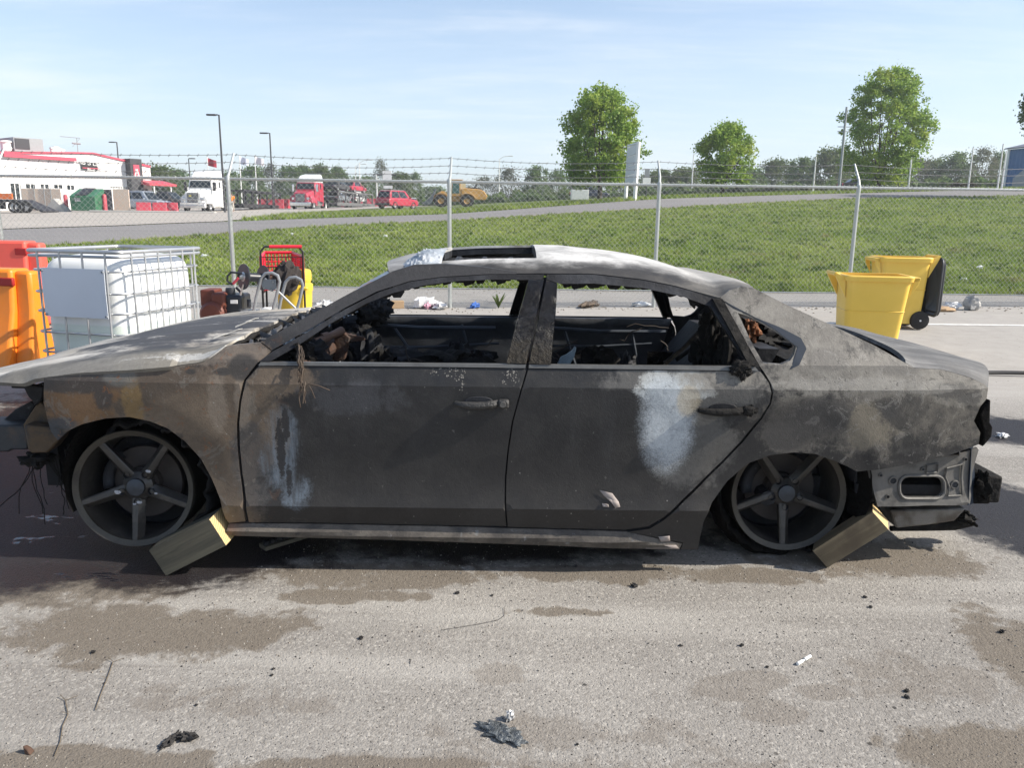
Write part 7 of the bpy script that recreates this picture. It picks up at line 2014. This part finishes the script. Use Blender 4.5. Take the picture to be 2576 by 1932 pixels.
flat_part('hanging_flake', [(1738, 758), (1752, 762), (1748, 778), (1742, 772)], 4.5, 4.52, M_CHAR2, .002)

# ---------------------------------------------------------------- handles, melted trim, mirror wiring
def handle(px0, px1, py, lockx, parent, mat, rough_end):
    m = CM(); n_ = 12; pts, rs = [], []
    for i in range(n_ + 1):
        t = i / n_; x, z = side(px0 + (px1 - px0) * t, py + 3 * math.sin(math.pi * t))
        pts.append(on_side(x, z, .003 + .022 * math.sin(math.pi * t) ** .45)); rs.append(.010 + .005 * math.sin(math.pi * t) + (.004 if t > .8 else 0))
    m.tube(pts, rs, 10); o = m.build('door_handle', mat, parent)
    x, z = side((px0 + px1) / 2 + 6, py - 4); p = on_side(x, z, .001)
    m = CM(); m.lathe([(0, -.004), (.052, -.003), (.056, 0)], 18, p, 'Y'); m.T = None
    for i, v in enumerate(m.v): m.v[i] = (v[0], v[1], (v[2] - p.z) * .36 + p.z)
    m.build('handle_shade', M_SOOT, o)  # dark disc on the door skin, painted as shade behind the grip
    x, z = side(lockx, py); p = on_side(x, z, .012)
    m = CM(); m.box(p, (.042, .03, .034)); m.build('lock_cap', mat, o, bevel=.008)
    m = CM(); m.lathe([(0, -.010), (.011, -.010), (.012, -.004), (.012, .006)], 14, p + Vector((-.002, -.010, 0)), 'Y'); m.build('lock_cylinder', M_BARE if not rough_end else M_CHAR2, o)
handle(1146, 1252, 1014, 1267, FD, plain('scorched_handle', (.030, .029, .028), .6, var=.5, scale=25, bump=.6, bscale=80), False)
handle(1757, 1868, 1031, 1880, RD, M_CHAR2, True)
for px, py, s, pr in ((1862, 923, (.034, .018, .026), RD), (1848, 930, (.022, .014, .018), RD), (1877, 935, (.018, .012, .014), RD), (1866, 946, (.010, .008, .016), RD), (1884, 1032, (.022, .012, .018), RD)):
    x, z = side(px, py); crumple('melted_trim', None, None, on_side(x, z, .012) - ROOT, s, M_CHAR2, int(px), .4, n=12, parent=pr, floor=False)
m = CM(); rng = np.random.default_rng(8)
for k in range(10):
    pts = []; x, y = 752 + rng.uniform(-6, 8), 868 + rng.uniform(-6, 10); Yo = .02
    for j in range(int(rng.uniform(7, 13))):
        xs_, zs_ = side(x, y, Yo); pts.append(on_side(xs_, zs_, Yo)); y += rng.uniform(9, 16); x += rng.uniform(-4, 5.5); Yo = .02 + .015 * rng.uniform()
    m.tube(pts, .0020, 4, caps=False)
for a_, b_ in (((775, 965), (830, 982)), ((775, 966), (792, 1002)), ((768, 960), (762, 1015)), ((762, 930), (752, 900))):
    m.tube([on_side(*side(*a_, .03), .03), on_side(*side((a_[0] + b_[0]) / 2, (a_[1] + b_[1]) / 2 - 3, .05), .05), on_side(*side(*b_, .045), .045)], .0022, 4, caps=False)
m.build('mirror_wiring', plain('burnt_wire', (.070, .050, .036), .8, var=.4, scale=30), FD)
m = CM()
for k in range(9):
    x, z = side(748 + 1.4 * k + (2 if k % 2 else -2), 865 + 5.5 * k, .01); m.box(on_side(x, z, .012), (.016, .012, .007), M=Matrix.Rotation(.3 * (1 if k % 2 else -1), 3, 'Y'))
m.build('mirror_bracket', M_CHAR2, FD)
# curled paint flakes
for pts, pr in (([(1508, 1233), (1540, 1240), (1556, 1262), (1560, 1274), (1548, 1278), (1536, 1262), (1520, 1248)], RD), ([(1514, 1266), (1530, 1268), (1532, 1276), (1516, 1274)], RD), ([(1656, 1350), (1684, 1347), (1686, 1361), (1662, 1362)], None), ([(1620, 1372), (1700, 1370), (1708, 1380), (1624, 1379)], None)):
    m = CM(); q = [side(*p, .004) for p in pts]; c = (sum(a[0] for a in q) / len(q), sum(a[1] for a in q) / len(q))
    V_ = [on_side(*a, .004 + .006 * (i % 2)) for i, a in enumerate(q)] + [on_side(*c, .003)]
    m.add(V_, [(i, (i + 1) % len(q), len(q)) for i in range(len(q))])
    o = m.build('paint_flake', plain('curled_paint', (.30, .26, .24), .7, var=.3, scale=30), pr or car, recalc=False); s = o.modifiers.new('t', 'SOLIDIFY'); s.thickness = .0015

# ---------------------------------------------------------------- wheels
M_ALLOY = plain('sooted_alloy', (.046, .043, .040), .40, .35, var=.35, scale=9, bump=.15, bscale=60, dirt=(.10, .09, .078), dirt_amt=.6)
M_LIP = plain('scorched_lip', (.062, .056, .046), .5, .45, var=.4, scale=7, bump=.2, bscale=50, dirt=(.030, .028, .026), dirt_amt=.8)
M_DISC = plain('brake_iron', (.060, .050, .045), .7, .3, var=.3, scale=12)
M_CARC = plain('charred_tyre', (.016, .015, .015), .85, var=.5, scale=10, bump=1.0, bscale=35, spec=.2)
M_HUB = plain('blue_grey_cap', (.045, .053, .066), .4, .5, var=.4, scale=40)
M_CHROME2 = plain('bare_alloy_chip', (.34, .35, .38), .4, .2, var=.3, scale=60)
def alloy(px, py, Y, R, camber, toe, arc0, arc1, tlabel):
    c = atY(px, py, Y)
    w_ = bpy.data.objects.new('wheel', None); COL.objects.link(w_); w_.parent = car; w_.location = c - ROOT
    w_.rotation_euler = (camber, 0, toe)
    m = MB(); m.lathe([(R * .885, .020), (R * .895, .006), (R * .985, -.004), (R, .003), (R, .02), (R * .93, .035), (R * .91, .13), (R * .97, .215), (R * .99, .225)], 56, axis='Y')
    m.build('rim', M_LIP, w_, angle=30)
    m = MB(); m.lathe([(R * .885, .020), (R * .87, .03), (R * .84, .10), (R * .86, .22)], 56, axis='Y'); m.build('barrel', M_ALLOY, w_, angle=40)
    for k in range(5):
        a = math.radians(270 + 72 * k); d = Vector((math.cos(a), 0, math.sin(a))); s = Vector((-math.sin(a), 0, math.cos(a)))
        V_ = []
        for r, hw_, y0, rd, dp in ((R * .10, .026, .046, .004, .05), (R * .26, .0255, .034, .014, .045), (R * .55, .0240, .021, .020, .040), (R * .80, .0225, .012, .020, .038), (R * .925, .0215, .006, .014, .03)):
            b = d * r
            V_ += [b - s * hw_ + Vector((0, y0 + .006, 0)), b - s * hw_ * .75 + Vector((0, y0 + .001, 0)), b + s * hw_ * .12 + Vector((0, y0, 0)), b + s * hw_ + Vector((0, y0 + rd * 1.5, 0)), b + s * hw_ * .8 + Vector((0, y0 + dp, 0)), b - s * hw_ * .8 + Vector((0, y0 + dp, 0))]
        m = MB(); fs = []
        for i in range(4):
            for q in range(6): fs.append((i * 6 + q, i * 6 + (q + 1) % 6, (i + 1) * 6 + (q + 1) % 6, (i + 1) * 6 + q))
        fs += [(0, 1, 2, 3, 4, 5), (29, 28, 27, 26, 25, 24)]
        m.add(V_, fs, False); m.build('spoke', M_ALLOY, w_, bevel=.0012, seg=1)
        m = MB(); m.lathe([(.0135, -.006), (.0125, -.002), (.0105, .002), (.010, .02), (0, .02)], 14, d * (R * .255) + Vector((0, .034, 0)), 'Y'); m.build('lug_hole', M_SOOT, w_)
    m = MB(); m.lathe([(R * .27, .060), (R * .25, .046), (R * .20, .038), (R * .155, .030), (R * .15, .024)], 40, axis='Y'); m.build('hub', M_ALLOY, w_, angle=30)
    m = MB(); m.lathe([(R * .15, .026), (R * .145, .020), (R * .08, .0165), (0, .016)], 32, axis='Y'); m.build('centre_cap', M_HUB, w_, angle=30)
    for k, (r, a) in enumerate(((.30, 262), (.27, 278), (.33, 196), (.34, 340), (.34, 52))):
        c2 = Vector((math.cos(math.radians(a)) * R * r, .030, math.sin(math.radians(a)) * R * r)); s2 = .008 + .004 * (k % 3)
        if px < 1000: MB().add([c2 + Vector((s2 * math.cos(q_), 0, s2 * .6 * math.sin(q_))) for q_ in (0, .9, 2.2, 3.0, 4.1, 5.3)] + [c2 + Vector((0, -.002, 0))], [(i_, (i_ + 1) % 6, 6) for i_ in range(6)]).build('bare_chip', M_CHROME2, w_, recalc=True)
    m = MB(); m.lathe([(.03, .125), (R * .62, .125), (R * .63, .13), (R * .63, .15), (R * .60, .155), (.03, .155)], 40, axis='Y'); m.lathe([(0, .085), (R * .28, .09), (R * .30, .125)], 28, axis='Y'); m.build('brake_disc', M_DISC, w_, angle=30)
    m = MB(); m.grid(lambda u, v: ((R * (.52 + .16 * v)) * math.cos(2.2 + 1.1 * u), .10, (R * (.52 + .16 * v)) * math.sin(2.2 + 1.1 * u)), 8, 2); o = m.build('caliper', M_SOOT, w_); s = o.modifiers.new('t', 'SOLIDIFY'); s.thickness = .09; s.offset = 1
    m = MB(); m.lathe([(0, .23), (R * .84, .225), (R * .86, .20)], 30, axis='Y'); m.build('back_plate', M_SOOT, w_)
    if arc1:
        rng = np.random.default_rng(int(px))
        nn = 60
        rad = [R * (1.06 + .05 * math.sin(i * .7) + rng.uniform(-.03, .03)) for i in range(nn + 1)]
        m = MB()
        def tf(u, v):
            a = arc0 + (arc1 - arc0) * u; i = int(round(u * nn)); t = -1 + 2 * v
            r = rad[i] + R * .10 * (1 - t * t)
            return (r * math.cos(a) + .03, .13 + .115 * t + .015 * math.sin(i * .9), r * math.sin(a) + .0)
        m.grid(tf, nn, 8); o = m.build('tyre_carcass', M_CARC, w_, angle=35, recalc=False); s = o.modifiers.new('t', 'SOLIDIFY'); s.thickness = .014
    return w_
alloy(335, 1230, 3.03, .246, math.radians(-5), math.radians(3), -.9, 2.1, 'front')
alloy(1984, 1246, 3.135, .246, math.radians(-3), 0, -1.25, 1.5, 'rear')
# far wheels, resting on the ground
for px_, X_ in ((0, FA[0][0]), (1, FA[1][0])):
    src = [o for o in car.children if o.name.split('.')[0] == 'wheel'][px_]
    c = copy_tree(src, car); c.location = Vector((X_ - CARX, .76, .245 - .0)); c.rotation_euler = (0, 0, math.pi)
# wheel houses
for cx, cz, r in FA:
    for s in (-1, 1):
        m = CM(); L_ = 0 if s < 0 else LEAN
        m.grid(lambda u, v: (cx + (r + .03) * math.cos(math.pi * (1.12 - 1.24 * u)), YC + s * (.84 - .40 * v), cz - L_ + (r + .03) * math.sin(math.pi * (1.12 - 1.24 * u))), 20, 4)
        m.add([(cx - r - .03, YC + s * .43, .12), (cx + r + .03, YC + s * .43, .12), (cx + r + .03, YC + s * .43, cz + r + .03), (cx - r - .03, YC + s * .43, cz + r + .03)], [(0, 1, 2, 3)])
        m.build('wheel_house', M_BLK, car, recalc=False)
# charred tread beside the rear wheel
m = CM(); a, b = atY(2168, 1236, 3.13), atY(2206, 1280, 3.13)
for k in range(7):
    t = k / 6; p = a.lerp(b, t) + Vector((.012 * math.sin(t * 3), 0, 0)); m.box(p + Vector((0, .08, 0)), (.03, .16, .016), M=Matrix.Rotation(-.75 + .5 * t, 3, 'Y'))
m.build('tread_block', M_CARC, car, bevel=.004)
# what is left of the rear tyre, slumped on the ground
m = CM(); rng = np.random.default_rng(19); cw = atY(1984, 1246, 3.135)
def slump(u, v):
    a = math.radians(165 + 150 * u); t = 2 * math.pi * v; k = math.sin(math.pi * min(1, max(0, u))) ** .4
    rr_ = .262 + .036 * k * math.cos(t) + .004 * math.sin(u * 60)
    p = Vector((cw.x - .03 + rr_ * math.cos(a), cw.y + .105 - (.105 * k + .01) * math.sin(t) + .008 * math.sin(u * 41), cw.z + rr_ * math.sin(a)))
    p.z = max(p.z, .003); return p
m.grid(slump, 50, 12); m.build('tyre_remains', M_BLK, car, angle=40, recalc=False)
# suspension stubs seen in the wells
for i_ in (0, 1): CM().tube([(FA[i_][0], YC - .66, .25), (FA[i_][0], YC + .66, .22)], .035, 8).build('axle', M_SOOT, car)

# ================================================================ THINGS ON AND AROUND THE CAR
def film_fn(n):
    p = n.pos(); a = n.noise(p, 9, 4); b = n.noise(p, 45, 3, .7); x, y, z = n.sep(p)
    red = n.step(x + (a - .5) * .05, -.155, -.175) * n.step(n.math('SINE', (y + z * 2) * 75.0), .0, .5)
    c = n.mix(n.step(a, .4, .7), (.26, .29, .32), (.46, .48, .50)); c = n.mix(red, c, (.55, .16, .10)); c = n.mix(n.step(b, .55, .7) * n.step(x, .0, .06) * .7, c, (.16, .19, .20))
    n.bsdf(c, .30, 0, n.bump(b, .4, .006), .6)
fo_ = Vector(roof_pt((atY(1050, 650, 3.35).x - XF) / (XR - XF), -.72))
rng = np.random.default_rng(77)
m = MB(); N2 = rng.normal(0, 1, (40, 26))
def film(u, v):
    X_ = -.24 + .38 * u; Y_ = -.14 + .40 * v
    uu = (fo_.x + X_ - XF) / (XR - XF); vv = (fo_.y + Y_ - YC) / Wf(fo_.x, 1.2)
    z = roof_pt(min(max(uu, 0), 1), min(max(vv, -.98), .98))[2]
    if uu < 0: z += uu * (XR - XF) * .55
    i, j = int(round(u * 39)), int(round(v * 25))
    hump = .030 * math.exp(-((u - .80) / .16) ** 2 - ((v - .35) / .5) ** 2)
    return (X_, Y_, z - fo_.z + .006 + hump + (.004 + .012 * math.exp(-((u - .75) / .22) ** 2)) * abs(N2[i, j]) * .42)
m.grid(film, 39, 25); o = m.build('plastic_sheet', material('crumpled_film', film_fn), None, fo_, angle=18, recalc=False)
tag(o, 'crumpled pale plastic sheet lying on the front edge of the burnt car roof', 'plastic sheet')

def wood(end):
    def f(n):
        p = n.pos(); x, y, z = n.sep(p); g = n.noise(n.scale(p, (1.5, 22, 22)), 1.6, 5, .6, .6); a = n.noise(p, 6, 4)
        ring = n.math('SINE', n.math('SQRT', (y - .09) * (y - .09) + (z + .10) * (z + .10)) * 520.0 + a * 5.0)
        if end == 0: c = n.mix(n.step(g, .35, .7), (.052, .050, .040), (.092, .086, .064)); c = n.mix(n.step(a, .55, .75) * .5, c, (.07, .062, .05))
        else: c = n.mix(n.step(g, .35, .7), (.15, .115, .072), (.25, .195, .120)); c = n.mix(n.step(a, .50, .66) * .7, c, (.10, .075, .05))
        eg = n.mix(n.step(ring, -.3, .6), (.62, .47, .24), (.40, .28, .13))
        nrm = n.geo('True Normal'); t = n.node('ShaderNodeVectorTransform', vector_type='NORMAL', convert_from='WORLD', convert_to='OBJECT'); n.put(t.inputs[0], nrm)
        nx, _, _ = n.sep(X(n, t.outputs[0]))
        c = n.mix(n.step(nx.abs(), .8, .9), c, eg)
        n.bsdf(c, .8, 0, n.bump(g, .35, .004), .3)
    return f
def block(label, tl, tr, bl, depth, mat, Y, yaw=0.0):
    n_ = Vector((math.sin(yaw), math.cos(yaw), 0)); O_ = atY(*bl, Y)
    def on(p):
        r = ray(*p); return EYE + r * ((O_ - EYE).dot(n_) / r.dot(n_))
    A_, B_, D_ = on(tl), on(tr), on(bl)
    u = (B_ - A_); Lx = u.length; u.normalize(); w_ = u.cross(n_).normalized(); hgt = abs((A_ - D_).dot(w_))
    c = (B_ + D_) / 2 + n_ * depth / 2
    low = min((c + u * sx * Lx / 2 + w_ * sz * hgt / 2).z for sx in (-1, 1) for sz in (-1, 1))
    c.z -= max(-.012, min(.012, low - .001))
    M4 = Matrix(((u.x, n_.x, w_.x, c.x), (u.y, n_.y, w_.y, c.y), (u.z, n_.z, w_.z, c.z), (0, 0, 0, 1)))
    m = MB(); m.bbox((-Lx / 2, -depth / 2, -hgt / 2), (Lx / 2, depth / 2, hgt / 2)); m.bbox((-Lx / 2 + .004, -depth / 2 - .0008, hgt * .10), (Lx / 2 - .004, -depth / 2 + .01, hgt * .112))
    o = m.build('wood_block', mat, None, bevel=.003); o.matrix_world = M4
    return tag(o, label, 'wood block', 'timber blocks chocking the wheels')
block('greenish timber block with pale end grain wedged behind the front wheel', (376, 1384), (528, 1306), (416, 1450), .13, material('grey_timber', wood(0)), atZ(416, 1450).y)
block('tan stained timber block wedged behind the rear wheel', (2048, 1381), (2200, 1283), (2078, 1429), .11, material('tan_timber', wood(1)), atZ(2078, 1429).y, math.radians(24))

# ================================================================ DEBRIS ON THE LOT
g = atZ(1268, 1852)
crumple('charred_foil', 'crumpled charred foil scrap on the asphalt at the bottom of the picture', 'foil', (g.x, g.y, 0), (.062, .030, .010), plain('charred_foil_grey', (.11, .12, .125), .4, .3, var=.9, scale=50, bump=.9, bscale=90), 201, .38, n=26)
g = atZ(1284, 1812)
crumple('foil_curl', 'pale curl of foil beside the charred foil scrap', 'foil', (g.x, g.y, 0), (.014, .010, .016), plain('foil_bright', (.5, .5, .5), .3, .4, var=.4), 202, .4, n=12)
LUMPS = [(1596, 1477, 13, 'largest black lump on the asphalt below the rear door'), (2281, 1741, 9, 'upper of two black lumps close together at the right'), (2281, 1757, 9, 'lower of two black lumps close together at the right'), (2176, 1504, 7, 'small brown lump below the rear wheel block'), (2190, 1529, 7, 'black crumb just below the small brown lump'),
         (1866, 1626, 8, 'black crumb on the asphalt below the rear wheel'), (1712, 1626, 6, 'black crumb left of the one below the rear wheel'), (1150, 1494, 9, 'black crumb on the asphalt below the front door handle'), (908, 1608, 10, 'flat black flake on the asphalt below the front door'), (2520, 1592, 9, 'black crumb near the right edge of the asphalt'),
         (688, 1685, 6, 'upper of two tiny black crumbs left of the middle'), (684, 1701, 6, 'lower of two tiny black crumbs left of the middle'), (1238, 1500, 6, 'black crumb right of the one below the front door handle'), (1448, 1427, 8, 'black lump in the shadow edge below the rear door'), (235, 1643, 8, 'black flake on the brown stain at the left'), (1452, 1875, 6, 'tiny black crumb at the bottom right of the foil'), (1930, 1680, 6, 'flat black sliver left of the white tube'), (494, 1776, 6, 'tiny black crumb at the lower left')]
for i, (px, py, s, lab) in enumerate(LUMPS):
    g = atZ(px, py); k = s * .50 * (g - EYE).length / F_PX
    crumple('charred_lump', lab, 'lump', (g.x, g.y, 0), (k * 1.2, k, k * .75), M_CHARL, 210 + i, .45, n=10, group='charred lumps scattered on the asphalt')
for i, (px, py, a) in enumerate([(430, 1868, 'rust black scrap lying left of the two scorched scraps'), (470, 1862, 'scorched black scrap at the lower left')]):
    g = atZ(px, py); crumple('charred_scrap', ['flat charred scrap at the lower left, left one of a pair', 'thicker charred scrap at the lower left, right one of a pair'][i], 'scrap', (g.x, g.y, 0), (.032 - .008 * i, .012, .008 + .003 * i), M_CHARL, 240 + i, .5, n=12, group='charred scraps at the lower left')
g = atZ(72, 1895)
m = MB(); m.hexa([(-.007, -.007, 0), (.012, -.012, 0), (.013, .009, 0), (-.005, .012, 0)], [(-.014, -.002, .022), (.003, -.007, .014), (.006, .007, .012), (-.008, .010, .019)])
tag(m.build('bark_chip', plain('brown_chip', (.075, .04, .025), .8, var=.4), None, (g.x, g.y, 0), bevel=.003), 'upright brown chip standing on the asphalt at the lower left corner', 'chip')
a, b = atZ(2006, 1675), atZ(2038, 1655)
m = MB(); m.tube([a + Vector((0, 0, .006)), a.lerp(b, .38) + Vector((0, 0, .006))], .0055, 10); m.tube([a.lerp(b, .55) + Vector((0, 0, .006)), b + Vector((0, 0, .006))], .0055, 10); m.tube([a.lerp(b, .36) + Vector((0, 0, .005)), a.lerp(b, .58) + Vector((0, 0, .005))], .003, 6)
tag(m.build('white_tube', M_LAMP, None), 'small white tube lying on the asphalt at the right', 'tube')
for pts, lab in (([(165, 1765), (172, 1800), (158, 1830), (152, 1870), (138, 1905)], 'dry twig lying on the asphalt at the lower left'), ([(285, 1668), (270, 1710), (254, 1750), (240, 1790)], 'thin dry stem above the twig at the lower left'), ([(1268, 1530), (1270, 1550), (1255, 1562), (1210, 1572), (1150, 1582), (1110, 1588)], 'thin curled wire lying below the front door')):
    q = [atZ(*p) + Vector((0, 0, .004)) for p in pts]
    r = .0014 if 'twig' in lab else .0008
    m = MB(); m.tube(q, r, 5)
    if 'twig' in lab: m.tube([q[0], q[0] + Vector((.03, .012, .006))], r * .8, 4); m.tube([q[0], q[0] + Vector((-.025, .018, .005))], r * .8, 4); m.tube([q[1], q[1] + Vector((-.02, .004, .004))], r * .7, 4)
    tag(m.build('twig' if 'wire' not in lab else 'wire', plain('dry_twig', (.14, .11, .075), .9, var=.3) if 'wire' not in lab else M_CHARL, None), lab, 'twig' if 'wire' not in lab else 'wire')
# stencilled board lying in the shade under the car
a = atZ(660, 1382); b = atZ(765, 1350)
d = (b - a); rz_ = math.atan2(d.y, d.x)
bd = MB().bbox((0, -.03, 0), (d.length, .03, .018)).build('stencilled_board', plain('old_board', (.13, .115, .085), .85, var=.3, bump=.4), None, (a.x, a.y, 0), rz_, bevel=.002)
tag(bd, 'flat board with stencilled lettering lying in the shade under the front door', 'board')
text('DONNELLY', .036, bd, (d.length * .5, 0, .020), (0, 0, 0), M_BLACK)
g = atZ(2522, 1100); crumple('plastic_scrap', 'clear crumpled plastic scrap on the wet patch at the right edge', 'wrapper', (g.x, g.y, 0), (.035, .028, .016), M_PLAS, 260, .5, n=12)
# scattered aggregate and soot crumbs on the near asphalt
rng = np.random.default_rng(55); m = MB()
for _ in range(3300):
    px, py = (rng.uniform(-60, 2640), 1420 + 540 * rng.uniform() ** .8) if _ < 2600 else (rng.uniform(500, 2600), 1350 + abs(rng.normal(0, 75)))
    if px < 640 and py < 1500: continue
    g = atZ(px, py); s = rng.uniform(.0015, .0046) * (.7 if py > 1700 else 1)
    x, y = g.x, g.y; a = rng.uniform(0, 3)
    ca, sa = math.cos(a) * s, math.sin(a) * s
    m.add([(x + ca, y + sa, .0), (x - sa, y + ca, .0), (x - ca, y - sa, .0), (x + sa, y - ca, .0), (x + ca * .4, y + sa * .4, s * .9), (x - ca * .4, y - sa * .4, s * .7)], [(0, 1, 4), (1, 5, 4), (1, 2, 5), (2, 3, 5), (3, 4, 5), (3, 0, 4)])
def grit_fn(n):
    r = n.geo('Random Per Island')
    c = n.mix(n.step(r, .50, .55), (.30, .28, .25), (.035, .032, .03)); c = n.mix(n.step(r, .0, .3), (.20, .17, .14), c)
    n.bsdf(c, .9)
tag(m.build('grit', material('loose_grit', grit_fn), None, recalc=False), 'loose grit and soot crumbs on the near asphalt', 'grit', kind='stuff')
